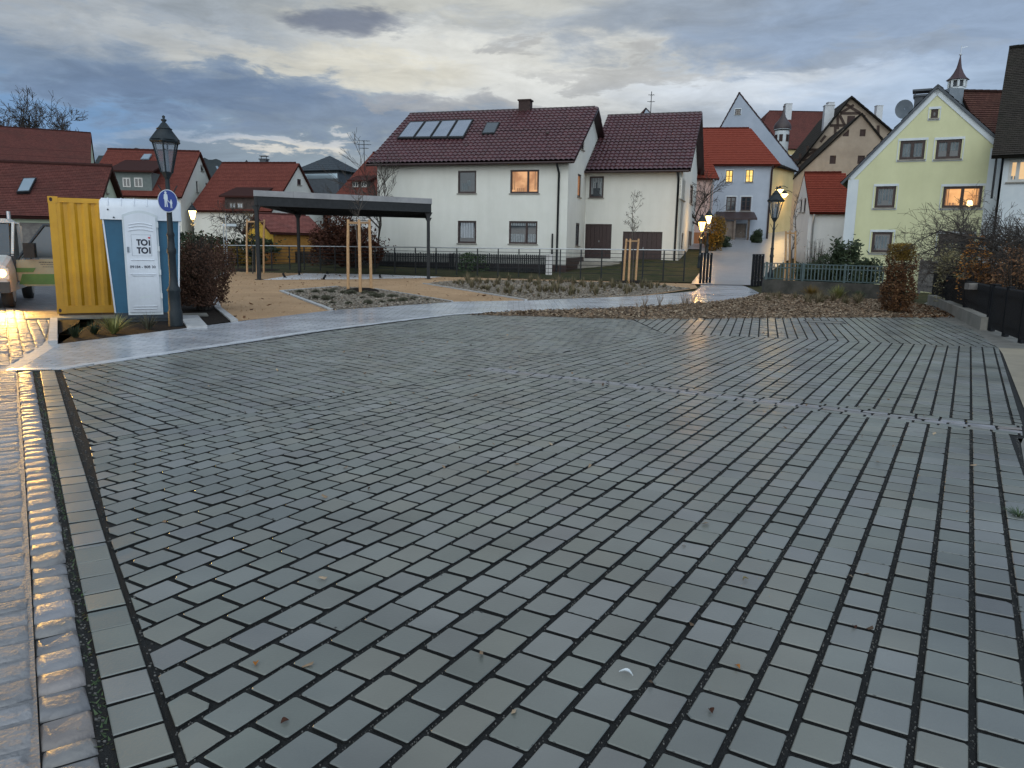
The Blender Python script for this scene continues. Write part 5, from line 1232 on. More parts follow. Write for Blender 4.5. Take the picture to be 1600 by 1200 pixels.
# door with arched top
def arch(x0, x1, z0, z1, rise, n=10):
    return [(x0, z0), (x1, z0)] + [(x1 + (x0 - x1) * i / n, z1 + rise * math.sin(PI * i / n)) for i in range(n + 1)]
mb = MB(); mb.extr([(x, -.065, z) for x, z in arch(-.335, .275, .135, 2.02, .09)], (0, .062, 0)); mb.build('door_frame', 'trim', tt)
mb = MB(); mb.extr([(x, -.088, z) for x, z in arch(-.30, .24, .19, 1.99, .07)], (0, .022, 0)); dr = mb.build('door', 'white', tt)
def tubes(lst, m_, nm, r_=.012, parent=dr):
    mb = MB()
    for l_ in lst: mb.tube([(x, -.09, z) for x, z in l_], r_, 6)
    o = mb.build(nm, m_, parent); o.location.x = -.03
tubes([[(-.2 + .4 * i / 8, 1.84 + .035 * math.sin(PI * i / 8)) for i in range(9)], [(-.2 + .4 * i / 8, 1.79 + .035 * math.sin(PI * i / 8)) for i in range(9)], [(-.21 + .42 * i / 8, 1.73 + .03 * math.sin(PI * i / 8)) for i in range(9)], [(-.2, 1.185), (.2, 1.185)], [(-.22, .915), (.22, .915)], [(-.19, .89), (.19, .89)], [(-.21, .30), (.21, .30)], [(-.2, .25), (.2, .25)]], 'white', 'ribs')
mb = MB()
for a in ((-.17, 1.26, .17, 1.264), (-.17, 1.656, .17, 1.66), (-.17, 1.264, -.166, 1.656), (.166, 1.264, .17, 1.656)): mb.box((a[0], -.0905, a[1]), (a[2], -.0885, a[3]))
mb.build('panel_line', 'metalgrey', dr).location.x = -.03
mb = MB(); Y0, Y1 = -.0915, -.0885
def letT(x, z, w_, h_, b): mb.box((x, Y0, z + h_ - b), (x + w_, Y1, z + h_)); mb.box((x + w_ / 2 - b / 2, Y0, z), (x + w_ / 2 + b / 2, Y1, z + h_ - b))
def letO(x, z, h_, b, n=28):
    c = (x + h_ / 2, z + h_ / 2); vs = []
    for yy in (Y0, Y1):
        for r_ in (h_ / 2, h_ / 2 - b):
            for k in range(n): vs.append((c[0] + r_ * math.cos(2 * PI * k / n), yy, c[1] + r_ * math.sin(2 * PI * k / n)))
    fs = []
    for k in range(n):
        k2 = (k + 1) % n; fs += [(k, k2, n + k2, n + k), (2 * n + k, 3 * n + k, 3 * n + k2, 2 * n + k2), (k, 2 * n + k, 2 * n + k2, k2), (n + k, n + k2, 3 * n + k2, 3 * n + k)]
    mb.add(vs, fs)
def letI(x, z, h_, b): mb.box((x, Y0, z), (x + b, Y1, z + h_))
for z in (1.455, 1.305):
    letT(-.085, z, .08, .12, .026); letO(-.012, z - .002, .124, .028); letI(.125, z, .12 if z < 1.4 else .105, .027)
mb.build('lettering', 'navy', dr).location.x = -.03
mb = MB(); hp_ = [(0, -.022), (.022, .004), (.016, .02), (.006, .02), (0, .012), (-.006, .02), (-.016, .02), (-.022, .004)]
mb.extr([(.139 + x, Y0, 1.60 + z) for x, z in hp_], (0, .003, 0)); mb.build('heart', 'red', dr).location.x = -.03
def text(s_, size, loc, rot, m_, parent, name='lettering', sx=1.0):
    cu = bpy.data.curves.new('t', 'FONT'); cu.body = s_; cu.size = size; cu.align_x = 'CENTER'; cu.extrude = .0012; cu.offset = size * .012
    ob = bpy.data.objects.new('t', cu); COL.objects.link(ob); dg = bpy.context.evaluated_depsgraph_get(); me = bpy.data.meshes.new_from_object(ob.evaluated_get(dg)); bpy.data.objects.remove(ob)
    me.materials.clear(); me.materials.append(MT[m_]); o = bpy.data.objects.new(name, me); COL.objects.link(o); o.parent = parent; o.location = loc; o.rotation_euler = rot; o.scale = (sx, 1, 1); return o
text('09184 - 808 30', .072, (-.03, -.0905, 1.03), (PI / 2, 0, 0), 'navy', dr)
mb = MB()
for z in (.45, .9, 1.35, 1.8): mb.box((.242, -.10, z), (.282, -.066, z + .10))
mb.build('hinges', 'trim', dr)
mb = MB(); mb.box((-.28, -.112, 1.33), (-.25, -.0885, 1.43)); mb.build('handle', 'metalgrey', dr)
mb = MB(); mb.extr([(-.12, -.0895, .45), (.08, -.0895, .47), (.12, -.0895, .52), (-.02, -.0895, .50), (-.13, -.0895, .48)], (0, .002, 0)); mb.build('embossing', 'trim', dr)
# ------------------------------------------------------------------ van with its door open
vp = G(12, 482); VD = 17.3
vx = X(21, VD) ; t = thing('tipper_van', 'white tipper van with open cab door, lit orange headlight and roof beacon', 'van', (-12.0, 16.64, 0), math.radians(25))
mb = MB()
sec = [(.0, .42, .98), (.05, .98, 1.0), (.9, 1.16, 1.0), (1.55, 1.93, .9), (2.6, 1.98, .9)]
def cabsec(y, zt, hw, zb=.38): return [(-hw, y, zb), (hw, y, zb), (hw, y, zt * .55 + zb * .45), (hw * .93, y, zt - .05), (hw * .85, y, zt), (-hw * .85, y, zt), (-hw * .93, y, zt - .05), (-hw, y, zt * .55 + zb * .45)]
S_ = [cabsec(-.02, .80, .93), cabsec(.04, .98, .98), cabsec(.75, 1.14, .99), cabsec(.85, 1.18, .99)]
vs = [p for s_ in S_ for p in s_]; mb.add(vs, [(r_ * 8 + i, r_ * 8 + (i + 1) % 8, (r_ + 1) * 8 + (i + 1) % 8, (r_ + 1) * 8 + i) for r_ in range(3) for i in range(8)]); mb.add(S_[0], [tuple(range(7, -1, -1))])
mb.box((-.99, .85, .38), (-.93, 2.35, 1.95)); mb.box((-.93, .85, .38), (.93, 2.35, .5)); mb.box((-.95, 2.3, .5), (.95, 2.36, 1.93)); mb.box((.93, .85, .38), (.99, 2.35, .52)); mb.box((.93, 2.0, .52), (.99, 2.35, 1.85))
mb.extr([(-.93, 1.35, 1.9), (-.80, 1.35, 2.0), (.80, 1.35, 2.0), (.93, 1.35, 1.9)], (0, 1.0, 0))
for x in (-.96, .92): mb.extr([(x, .85, 1.16), (x, .93, 1.16), (x, 1.46, 1.92), (x, 1.36, 1.92)], (.05, 0, 0))
mb.build('body', 'whitepaint', t)
mb = MB(); mb.extr([(-.9, .83, 1.17), (.9, .83, 1.17), (.86, 1.36, 1.88), (-.86, 1.36, 1.88)], (0, .02, .01)); mb.build('windscreen', 'glass', t)
mb = MB(); mb.box((-.97, -.08, .36), (.97, .04, .60)); mb.box((-.99, .3, .34), (-.9, .85, .5)); mb.box((-.6, -.03, .62), (.6, -.015, .76)); mb.build('bumper', 'darkplastic', t)
mb = MB(); mb.box((-.52, 1.2, .52), (.55, 1.9, .95)); mb.box((.1, 1.75, .95), (.6, 1.95, 1.55)); mb.box((-.85, .95, .9), (.88, 1.15, 1.2)); mb.build('interior', 'rubber', t)
mb = MB(); st = [( .45 + .19 * math.cos(a * PI / 8), 1.25, 1.12 + .19 * math.sin(a * PI / 8)) for a in range(17)]; mb.tube(st, .016, 6); mb.build('steering_wheel', 'rubber', t)
for sx_ in (-1, 1):
    mb = MB(); mb.box((sx_ * .85 - .12, -.045, .66), (sx_ * .85 + .12, .05, .90)); hl = mb.build('headlight', 'whitepaint' if sx_ < 0 else 'whitepaint', t)
    mb = MB(); mb.extr([(sx_ * .85 + .075 * math.cos(a * PI / 6), -.052, .79 + .085 * math.sin(a * PI / 6)) for a in range(12)], (0, .006, 0)); mb.build('bulb', 'headglow', hl)
    li = bpy.data.lights.new('headlight_light', 'SPOT'); li.energy = 700; li.color = (1, .55, .12); li.spot_size = math.radians(150); li.spot_blend = .8; li.shadow_soft_size = .10
    lo = bpy.data.objects.new('headlight_light', li); COL.objects.link(lo); lo.parent = t; lo.location = (sx_ * .85, -.09, .79); lo.rotation_euler = (math.radians(80), 0, PI + math.radians(0))
    lo.rotation_euler = (math.radians(82), 0, math.radians(180 + 0))
    tg = Vector((2.4, -12, 0)) - Vector(lo.location); lo.rotation_euler = tg.to_track_quat('-Z', 'Y').to_euler()
mb = MB(); mb.lathe([(.07, 0), (.08, .04), (.06, .10), (.01, .12)], (.55, 1.6, 2.0), 12); mb.build('beacon', 'beacon', t)
mb = MB(); mb.box((.50, 1.5, 1.99), (-.5, 1.7, 2.03)); mb.build('beacon_bar', 'whitepaint', t)
def wheel(x, y, r_=.34):
    mb = MB(); n = 24; vs = []
    for dx, rr in ((-.11, r_ * .82), (-.10, r_ * .97), (0, r_), (.10, r_ * .97), (.11, r_ * .82)):
        for k in range(n): a = 2 * PI * k / n; vs.append((x + dx, y + rr * math.cos(a), r_ + rr * math.sin(a)))
    mb.add(vs, [(i * n + k, i * n + (k + 1) % n, (i + 1) * n + (k + 1) % n, (i + 1) * n + k) for i in range(4) for k in range(n)], smooth=True)
    mb.add(vs[:n], [tuple(range(n))]); mb.add(vs[-n:], [tuple(range(n - 1, -1, -1))]); w_ = mb.build('wheel', 'rubber', t)
    mb = MB(); s_ = 1 if x > 0 else -1; mb.extr([(x + s_ * .112, y + r_ * .6 * math.cos(2 * PI * k / 16), r_ + r_ * .6 * math.sin(2 * PI * k / 16)) for k in range(16)], (s_ * .006, 0, 0)); mb.build('hub', 'galv', w_)
for x in (-.84, .86):
    for y in (.45, 3.5): wheel(x, y)
mb = MB(); mb.box((-1.0, 2.5, .95), (1.0, 5.0, 1.02)); mb.box((-1.0, 2.5, 1.02), (-.96, 5.0, 1.4)); mb.box((.96, 2.5, 1.02), (1.0, 5.0, 1.4)); mb.box((-.96, 2.5, 1.02), (.96, 2.54, 1.45)); mb.box((-.4, 2.4, .55), (.4, 5.0, .95)); mb.build('tipper_bed', 'metalgrey', t)
mb = MB(); mb.tube([(.72, 2.5, 1.0), (.72, 2.5, 2.2)], .045, 6); mb.build('bed_post', 'galv', t)
# open door: hinged at the front pillar, swung out square to the van; seen from outside
dm = MB()
dx0, dx1 = 1.0, 2.05
M = Matrix.Translation((0, .92, 0))
dm.extr([(dx0, .92, .62), (dx0 + .12, .92, .46), (dx1, .92, .46), (dx1, .92, 1.10), (dx0, .92, 1.06)], (0, .05, 0)); do = dm.build('door', 'vanbeige', t)
fm = MB()
for p, q in (((dx0 + .03, 1.08), (dx0 + .62, 1.87)), ((dx0 + .6, 1.86), (dx1 - .03, 1.86)), ((dx1 - .03, 1.86), (dx1 - .02, 1.10))): fm.tube([(p[0], .945, p[1]), (q[0], .945, q[1])], .032, 6)
fm.build('window_frame', 'darkplastic', do)
gm = MB(); gm.extr([(dx0 + .10, .94, 1.10), (dx1 - .04, .94, 1.13), (dx1 - .05, .94, 1.84), (dx0 + .64, .94, 1.84)], (0, .008, 0)); gm.build('window_pane', 'glass', do)
gm = MB(); gm.extr([(dx0 - .3, .905, .78), (dx0 + .32, .905, .78), (dx0 + .38, .905, .88), (dx0 - .25, .905, .88)], (0, .01, 0)); gm.extr([(dx0 + .02, .912, .50), (dx1 - .0, .912, .50), (dx1 - .0, .912, .74), (dx0 + .1, .912, .74)], (0, .006, 0)); gm.build('green_stripe', 'green', do)
gm = MB(); rr_ = random.Random(3)
for row, (z, a_, b_, hh_) in enumerate(((1.00, .45, 1.0, .022), (.955, .48, .95, .014), (.90, .52, .98, .012))):
    x = dx0 + a_
    while x < dx0 + b_: w_ = rr_.uniform(.012, .03); gm.box((x, .9145, z), (x + w_, .9185, z + hh_)); x += w_ + .01
gm.build('lettering', 'darkplastic', do)
gm = MB(); gm.box((dx0 + .18, .72, 1.12), (dx0 + .40, .80, 1.45)); gm.tube([(dx0 + .3, .76, 1.2), (dx0 + .3, .93, 1.1)], .02, 6); gm.build('wing_mirror', 'rubber', do)
gm = MB(); gm.box((dx0 - .34, .86, .50), (dx0 - .01, .90, 1.2)); gm.build('pillar_trim', 'darkplastic', t)
# ------------------------------------------------------------------ pavilion
pa, pb, pc = G(405, 437), G(472, 426.5), G(671, 434)
pa_z = 0
t = thing('pavilion', 'flat roofed open steel pavilion with slim dark posts on the gravel court', 'pavilion', (pa.x, pa.y, 0))
top = zat(pa, 297.5)
def W2(p): return Vector((p.x - pa.x, p.y - pa.y, 0))
pd = pa + (pb - pa) + (pc - pb) * 1.0
# roof plan: a(front left) b(back left) c(right) and the fourth corner at the back right
rc = X(673, 33.0 + 0)
ra = Vector((pa.x - .02, pa.y - .15)); 
r2 = Vector((X(671, 36.5) + .1, 36.4)); rback = r2 + Vector((-1.05, 8.0)); rb2 = ra + Vector((-1.0, 9.5))
plan = [ra, r2, rback, rb2]; pl = [(p.x - pa.x, p.y - pa.y) for p in plan]
p4y = r2.y + .12 + 7.0; p4x = (r2.x - .15) / (r2.y + .12) * p4y
posts = [(0.0, 0.0), (pl[3][0] + .3, pl[3][1] - .5), (r2.x - pa.x - .15, r2.y - pa.y + .12), (p4x - pa.x, p4y - pa.y)]
tz = top
for i, (x, y) in enumerate(posts):
    mb = MB(); hw = .07; mb.box((x - hw, y - hw, 0), (x + hw, y + hw, tz - .62)); 
    for s_ in (-1, 1): mb.extr([(x + s_ * hw, y - hw * .6, tz - .85), (x + s_ * hw, y - hw * .6, tz - .62), (x + s_ * (hw + .12), y - hw * .6, tz - .62)], (0, hw * 1.2, 0))
    mb.box((x - .14, y - .14, 0), (x + .14, y + .14, .02)); mb.build('post', 'steel', t)
mb = MB(); n_ = 4
for i in range(4):
    p, q = Vector((*pl[i], 0)), Vector((*pl[(i + 1) % 4], 0)); d = (q - p).normalized(); nn_ = Vector((-d.y, d.x, 0)); 
    mb.extr([p + Vector((0, 0, tz - .62)), q + Vector((0, 0, tz - .62)), q + Vector((0, 0, tz - .24)), p + Vector((0, 0, tz - .24))], nn_ * .10)
mb.build('edge_beam', 'steel', t)
mb = MB()
ci, cj = Vector((*pl[0], 0)), Vector((*pl[3], 0)); di, dj = Vector((*pl[1], 0)), Vector((*pl[2], 0))
for k in range(1, 6):
    a_ = k / 6; p, q = ci * (1 - a_) + cj * a_, di * (1 - a_) + dj * a_; mb.extr([p + Vector((0, 0, tz - .50)), q + Vector((0, 0, tz - .50)), q + Vector((0, 0, tz - .26)), p + Vector((0, 0, tz - .26))], (0, .08, 0))
mb.build('joists', 'steel', t)
mb = MB(); mb.prism([(p[0], p[1]) for p in pl], tz - .238, tz - .20); cen = sum((Vector(p) for p in pl), Vector((0, 0))) / 4
mb.build('roof_deck', 'steel', t)
mb = MB()
for i in range(4):
    p, q = Vector((*pl[i], 0)), Vector((*pl[(i + 1) % 4], 0)); d = (q - p); Ln = d.length; d.normalize(); nn_ = Vector((-d.y, d.x, 0)); s_ = 0
    while s_ < Ln:
        e = min(Ln, s_ + 1.6); a_, b_ = p + d * s_ - nn_ * .03, p + d * (e - .008) - nn_ * .03
        mb.extr([a_ + Vector((0, 0, tz - .238)), b_ + Vector((0, 0, tz - .238)), b_ + Vector((0, 0, tz + .0)), a_ + Vector((0, 0, tz + .0))], nn_ * .05); s_ += 1.6
mb.build('fascia', 'zinc', t)
# little dark stubs on the slab
for i, (x0, y0, x1, y1) in enumerate([(445.5, 433.5, 442, 427), (468, 430, 467, 424), (505, 436.5, 509, 429.5), (511.5, 428, 511, 424), (594.5, 434.5, 593, 429)]):
    p = G(x0, y0); hgt = abs(y0 - y1) * p.y / 1216; mb = MB(); q = X(x1, p.y, 430) - p.x
    mb.tube([(0, 0, 0), (q, 0, hgt)], .05, 6); mb.lathe([(.09, 0), (.09, .02)], n=8); o = mb.build('ground_stub', 'blackiron', None, p)
    tag(o, ['leftmost black stub leaning left on the pale slab', 'thin upright black stub behind the others on the pale slab', 'black stub leaning right in the middle of the pale slab', 'short upright black stub at the back edge of the slab', 'rightmost black stub on the pale slab near the staked tree'][i], 'ground stub', 'dark stubs sticking out of the slab')
# ------------------------------------------------------------------ railing along the court
def railing():
    t = thing('metal_railing', 'long dark railing with horizontal wires and a bright steel handrail behind the court', 'railing', (0, 0, 0))
    pxs = [346, 372, 398, 425, 453, 476, 501, 524, 556, 586] + [617 + 32.2 * i for i in range(15)]
    ps = []
    for px in pxs:
        by = 420.5 + (px - 346) * (440 - 420.5) / (1085 - 346); p = G(px, by); ty_ = 383.3 + (px - 346) * (391.3 - 383.3) / (1090 - 346); ps.append((p, zat((p.x, p.y), ty_)))
    mb = MB()
    for i in range(len(ps) - 1):
        (a, za), (b, zb) = ps[i], ps[i + 1]; mb.tube([(a.x, a.y, za), (b.x, b.y, zb)], .028, 8, False)
    mb.build('handrail', 'galv', t)
    mb = MB()
    for k in range(1, 7):
        f = k / 7
        for i in range(len(ps) - 1):
            (a, za), (b, zb) = ps[i], ps[i + 1]; mb.tube([(a.x, a.y, .08 + (za - .08) * f), (b.x, b.y, .08 + (zb - .08) * f)], .014, 5, False)
    mb.build('wires', 'steel', t)
    for p, z in ps: mb = MB(); mb.box((p.x - .03, p.y - .035, -.02), (p.x + .03, p.y + .035, z - .03)); mb.build('post', 'steel', t)
    return ps
RP = railing()
def blades(px0, px1, n, by, ty_, D, label):
    t = thing('gate_panel', label, 'gate', (0, 0, 0)); 
    for i in range(n):
        px = px0 + (px1 - px0) * i / (n - 1); Di = D + i * .25; p = P(px, by, Di); z1 = zat((p.x, Di), ty_)
        mb = MB(); mb.box((p.x - .05, Di - .05, 0), (p.x + .05, Di + .05, z1)); mb.build('upright', 'blackiron', t)
    a, b = P(px0 - 2, by, D), P(px1 + 2, by, D + .25 * (n - 1)); z = zat((a.x, D), ty_) - .05
    mb = MB(); mb.tube([(a.x, a.y + .07, z), (b.x, b.y + .07, z)], .03, 6); mb.build('rail', 'galv', t); mb = MB(); mb.tube([(a.x, a.y + .07, .25), (b.x, b.y + .07, .25)], .03, 6); mb.build('rail', 'galv', t)
blades(1094, 1109, 4, 440, 395, 36.5, 'dark upright gate slats left of the path where the railing ends')
blades(1175, 1189, 4, 444, 397, 34.5, 'dark upright gate slats right of the path beside the lantern post')
# dark picket fence with white brick pillars between railing and cream house
def pickets(name, label, pts, h_, pw, gap, m_, cat='fence', railz=(.25, .8), z0=.08, postev=2.4, point=True, zf=None, th=.02, group=None):
    t = thing(name, label, cat, (0, 0, 0), group=group); mb = MB(); rl_ = MB(); po = MB()
    for i in range(len(pts) - 1):
        a, b = Vector((*pts[i][:2], 0)), Vector((*pts[i + 1][:2], 0)); d = (b - a); Ln = d.length; d.normalize(); n_ = Vector((-d.y, d.x, 0)); s_ = 0
        za, zb = (pts[i][2], pts[i + 1][2]) if len(pts[i]) > 2 else (0, 0)
        while s_ < Ln:
            z = za + (zb - za) * s_ / Ln; p = a + d * s_ + Vector((0, 0, z)); q = p + d * pw
            top_ = [p + Vector((0, 0, z0)), q + Vector((0, 0, z0)), q + Vector((0, 0, h_ - (.05 if point else 0))), (p + q) / 2 + Vector((0, 0, h_)), p + Vector((0, 0, h_ - (.05 if point else 0)))]
            mb.extr(top_, n_ * th); s_ += pw + gap
        for rz_ in railz:
            z = h_ * rz_; rl_.extr([a + Vector((0, 0, za + z - .03)) + n_ * (th + .002), b + Vector((0, 0, zb + z - .03)) + n_ * (th + .002), b + Vector((0, 0, zb + z + .03)) + n_ * (th + .002), a + Vector((0, 0, za + z + .03)) + n_ * (th + .002)], n_ * .03)
        s_ = 0
        while s_ <= Ln:
            z = za + (zb - za) * s_ / Ln; p = a + d * s_; p += n_ * .08
            po.box((p.x - .035, p.y - .035, z), (p.x + .035, p.y + .035, z + h_ + .04)); s_ += postev
    mb.build('pickets', m_, t); rl_.build('rail', m_, t); po.build('posts', m_, t); return t
F0 = P(344, 400, 55.0); F1 = P(858, 400, 43.6)
def zg(p): return T(p.x, p.y)
ft = zat((F1.x, F1.y), 398); ftL = zat((F0.x, F0.y), 390)
pickets('picket_fence', 'dark brown picket fence in front of the cream house between white brick pillars', [(F0.x, F0.y, ftL - 1.15), (F1.x, F1.y, ft - 1.15)], 1.15, .085, .035, 'steel', z0=.2)
mb = MB(); a, b = Vector((F0.x, F0.y + .3, 0)), Vector((F1.x, F1.y + .3, 0)); mb.extr([a + Vector((0, 0, -.3)), b + Vector((0, 0, -.3)), b + Vector((0, 0, ft - .95)), a + Vector((0, 0, ftL - .95))], (0, .2, 0)); tag(mb.build('garden_wall', 'mosswall'), 'low grey garden wall under the dark picket fence', 'wall')
for px, nm in ((437.5, 'white brick pillar of the dark fence, leftmost one'), (569, 'white brick pillar of the dark fence behind the staked tree'), (706, 'white brick pillar below the small lower window of the cream house'), (858, 'white brick pillar at the right end of the dark fence')):
    f = (px - 344) / (858 - 344); D = F0.y + (F1.y - F0.y) * f - .25; p = P(px, 400, D); z = zat((p.x, D), 396 + (3 if px > 800 else 0)); mb = MB(); mb.box((p.x - .17, D - .17, -.4), (p.x + .17, D + .17, z)); mb.box((p.x - .2, D - .2, z + .001), (p.x + .2, D + .2, z + .06)); tag(mb.build('brick_pillar', 'brick'), nm, 'pillar', 'brick pillars of the dark picket fence')
# wooden tripods for young trees
def young_tree(name, label, loc, H_, cr, seed, leaves=0, lm='greytuft', tr=.03, cb=.45, n=26):
    t = thing(name, label, 'tree', loc); rnd = random.Random(seed); mb = MB()
    tops = [(rnd.uniform(-.03, .03) * i, rnd.uniform(-.03, .03) * i, H_ * i / 6) for i in range(7)]
    mb.tube(tops, [tr * (1 - i / 7.5) for i in range(7)], 6); mb.build('trunk', 'barklight', t); mb = MB(); lf = MB()
    for i in range(n):
        z = H_ * rnd.uniform(cb, .95); a = rnd.uniform(0, 6.28); L_ = cr * rnd.uniform(.5, 1.1) * (1.2 - z / H_ * .6); pts = [Vector((0, 0, z))]; d = Vector((math.cos(a), math.sin(a), rnd.uniform(.5, 1.3))).normalized()
        for k in range(5): pts.append(pts[-1] + d * L_ / 5); d = (d + Vector((rnd.uniform(-.25, .25), rnd.uniform(-.25, .25), rnd.uniform(-.1, .25)))).normalized()
        mb.tube(pts, [tr * .35 * (1 - k / 6) for k in range(6)], 4, False)
        for _ in range(3):
            k = rnd.randint(1, 5); b = pts[k]; d2 = Vector((rnd.uniform(-1, 1), rnd.uniform(-1, 1), rnd.uniform(0, 1))).normalized(); e = b + d2 * L_ * .35; mb.tube([b, (b + e) / 2 + Vector((0, 0, .02)), e], [tr * .15, tr * .12, tr * .08], 3, False)
            for _ in range(leaves):
                c = b + (e - b) * rnd.uniform(.2, 1.1) + Vector((rnd.gauss(0, .02), rnd.gauss(0, .02), rnd.gauss(0, .02))); q = Vector((rnd.gauss(0, 1), rnd.gauss(0, 1), rnd.gauss(0, 1))).normalized(); w_ = q.orthogonal().normalized(); s_ = rnd.uniform(.02, .04); lf.add([c - w_ * s_ * .5, c + q * s_ * 1.5, c + w_ * s_ * .5, c - q * s_], [(0, 1, 2, 3)])
    o = mb.build('crown', 'barklight', t)
    if leaves: lf.build('leaves', lm, o)
    return t
def tripod(label, pxs, D, top, base, lean=.0, loc=None):
    t = thing('tree_stakes', label, 'tree stakes', (0, 0, 0), group='wooden tripods for the young trees')
    pts = []
    for i, (pt_, pb_, dD) in enumerate(pxs):
        a, b = P(pt_, top, D + dD), P(pb_, base, D + dD); zt = a.z; mb = MB(); mb.tube([(b.x, b.y, -.05), (a.x * .4 + b.x * .6, b.y, zt * .6), (a.x, a.y, zt)], [.052, .050, .046], 10); mb.build('stake', 'wood', t); pts.append(Vector((a.x, a.y, zt)))
    mb = MB()
    for i in range(3):
        p, q = pts[i], pts[(i + 1) % 3]; dz = Vector((0, 0, -.14)); mb.extr([p + dz, q + dz, q + dz + Vector((0, 0, .07)), p + dz + Vector((0, 0, .07))], (.0, -.02, 0)) if i != 3 else None
    mb.build('cross_rail', 'wood', t)
    mb = MB(); c = sum(pts, Vector()) / 3 + Vector((0, 0, -.16))
    for p in pts: mb.tube([p + Vector((0, 0, -.16)), (p + c) / 2 + Vector((0, 0, -.03)), c], .012, 5)
    mb.build('tie', 'timber', t)
G1 = G(566, 456)
tripod('nearest wooden tripod of three stakes in the gravel bed before the pavilion', [(544, 544, .9), (561, 563, -.35), (577, 580, 1.0)], 25.6, 343, 450)
young_tree('young_tree', 'leafless young tree held by the nearest wooden tripod', (P(562, 440, 26.1).x, 26.1, 0), zat((P(562, 440, 26.1).x, 26.1), 284), .62, 3, 0, tr=.028, cb=.62, n=22)
tripod('wooden tripod of three stakes in front of the cream house garage', [(979, 974, .5), (985, 982, -.4), (998, 993, .6)], 35.6, 373, 440)
young_tree('young_tree', 'young tree with sparse pale leaves held by stakes before the garage door', (P(988, 430, 35.8).x, 35.8, 0), zat((P(988, 430, 35.8).x, 35.8), 296), .9, 7, 3, 'greytuft', tr=.03, cb=.5, n=24)
tripod('slim wooden stakes around a young tree behind the left pavilion post', [(386, 386, 0), (401.5, 401.5, -.3), (413, 412, .4)], 39, 343, 424)
young_tree('young_tree', 'thin young tree with yellowish leaves left of the pavilion post', (P(395, 430, 39.3).x, 39.3, 0), zat((P(395, 430, 39.3).x, 39.3), 330), .9, 17, 2, 'goldleaf', tr=.035, cb=.45, n=18)
tripod('reddish wooden tripod beyond the gate on the right side of the street', [(1228, 1228, 0), (1234, 1235, .6), (1243, 1243, .1)], 38, 361, 410)
young_tree('young_tree', 'slim upright bare tree inside the reddish wooden tripod', (P(1236, 430, 38.3).x, 38.3, .2), zat((P(1236, 430, 38.3).x, 38.3), 300) - .2, .55, 9, 0, tr=.04, cb=.3, n=26)
# soil mounds round the trees
for px, py, r_ in ((566, 455.5, .62), (985, 441.5, 1.05), (400, 423, 1.6)):
    p = G(px, py); mb = MB(); mb.lathe([(r_, -.01), (r_ * .8, .07), (r_ * .4, .12), (.02, .13)], n=18); o = mb.build('planting_mound', 'soil', None, p); struct(o)

# ------------------------------------------------------------------ plants
def blob_shrub(name, label, loc, rx, ry, h_, n, leaf, lm, seed, cat='shrub', z0=.05, boxy=False, stems=12, sm_='bark', hollow=.0, group=None, stray=.12, taper=0.0):
    t = thing(name, label, cat, loc, group=group); rnd = random.Random(seed); mb = MB()
    bl = [(rnd.uniform(-.6, .6) * rx, rnd.uniform(-.6, .6) * ry, rnd.uniform(.25, .85) * h_, rnd.uniform(.35, .6)) for _ in range(9)]
    for i in range(n):
        if boxy:
            if rnd.random() < .0: continue
            x, y, z = rnd.uniform(-1, 1), rnd.uniform(-1, 1), rnd.random()
            m_ = max(abs(x), abs(y)); f = (.8 + .2 * rnd.random()) / m_ if rnd.random() < .6 else 1; x *= f; y *= f
            if math.sin(x * 5 + z * 7 + seed) * math.sin(y * 4 + z * 11) > .55 and rnd.random() < .8: continue
            z *= .84 + .10 * math.sin(x * 4 + seed) + .08 * math.sin(y * 7 + x * 9)
            g_ = 1 + .12 * math.sin(z * 9 + seed) + .07 * math.sin(z * 23 + x * 3); x, y, z = x * rx * g_ * (1 - taper * z), y * ry * g_ * (1 - taper * z), z0 + z * (h_ - z0)
        else:
            bx, by, bz, br = rnd.choice(bl); v = Vector((rnd.gauss(0, 1), rnd.gauss(0, 1), rnd.gauss(0, 1))).normalized() * rnd.uniform(.55, 1.0) ** .5
            x, y, z = bx + v.x * rx * br, by + v.y * ry * br, max(z0, bz + v.z * h_ * br * .55)
        if rnd.random() < stray: x += rnd.gauss(0, rx * .16); y += rnd.gauss(0, ry * .16); z += abs(rnd.gauss(0, h_ * .05))
        q = Vector((rnd.gauss(0, 1), rnd.gauss(0, 1), rnd.gauss(0, 1))).normalized(); w_ = q.orthogonal().normalized(); s_ = leaf * rnd.uniform(.5, 1.3); c = Vector((x, y, z))
        mb.add([c - w_ * s_ * .45, c + q * s_, c + w_ * s_ * .45, c - q * s_ * .8], [(0, 1, 2, 3)])
    mb.build('foliage', lm, t); st = MB()
    for i in range(stems):
        a = rnd.uniform(0, 6.28); r_ = rnd.uniform(0, .35); p = Vector((rx * r_ * math.cos(a), ry * r_ * math.sin(a), 0)); q = Vector((rx * .8 * math.cos(a) * rnd.random(), ry * .8 * math.sin(a) * rnd.random(), h_ * rnd.uniform(.7, 1.02)))
        st.tube([p, (p + q) / 2 + Vector((rnd.gauss(0, .05), rnd.gauss(0, .05), 0)), q], [.012, .009, .004], 4, False)
    st.build('stems', sm_, t); return t
hp_ = P(312, 480, 17.6)
blob_shrub('beech_shrub', 'tall dark red brown beech hedge beside the left lamp post', (hp_.x, 17.8, 0), .40, .62, 1.68, 14000, .032, 'beechleaf', 3, boxy=True, stems=150, z0=.12, stray=.45, taper=-.4)
hp_ = P(1408, 490, 20.3)
ht = blob_shrub('beech_hedge', 'narrow red brown beech hedge column with olive top at right of the bed', (hp_.x + .05, 20.7, 0), .28, .42, 1.5, 7500, .04, 'brownleaf', 5, boxy=True, stems=30, stray=.1, cat='hedge')
rnd = random.Random(6); mb = MB()
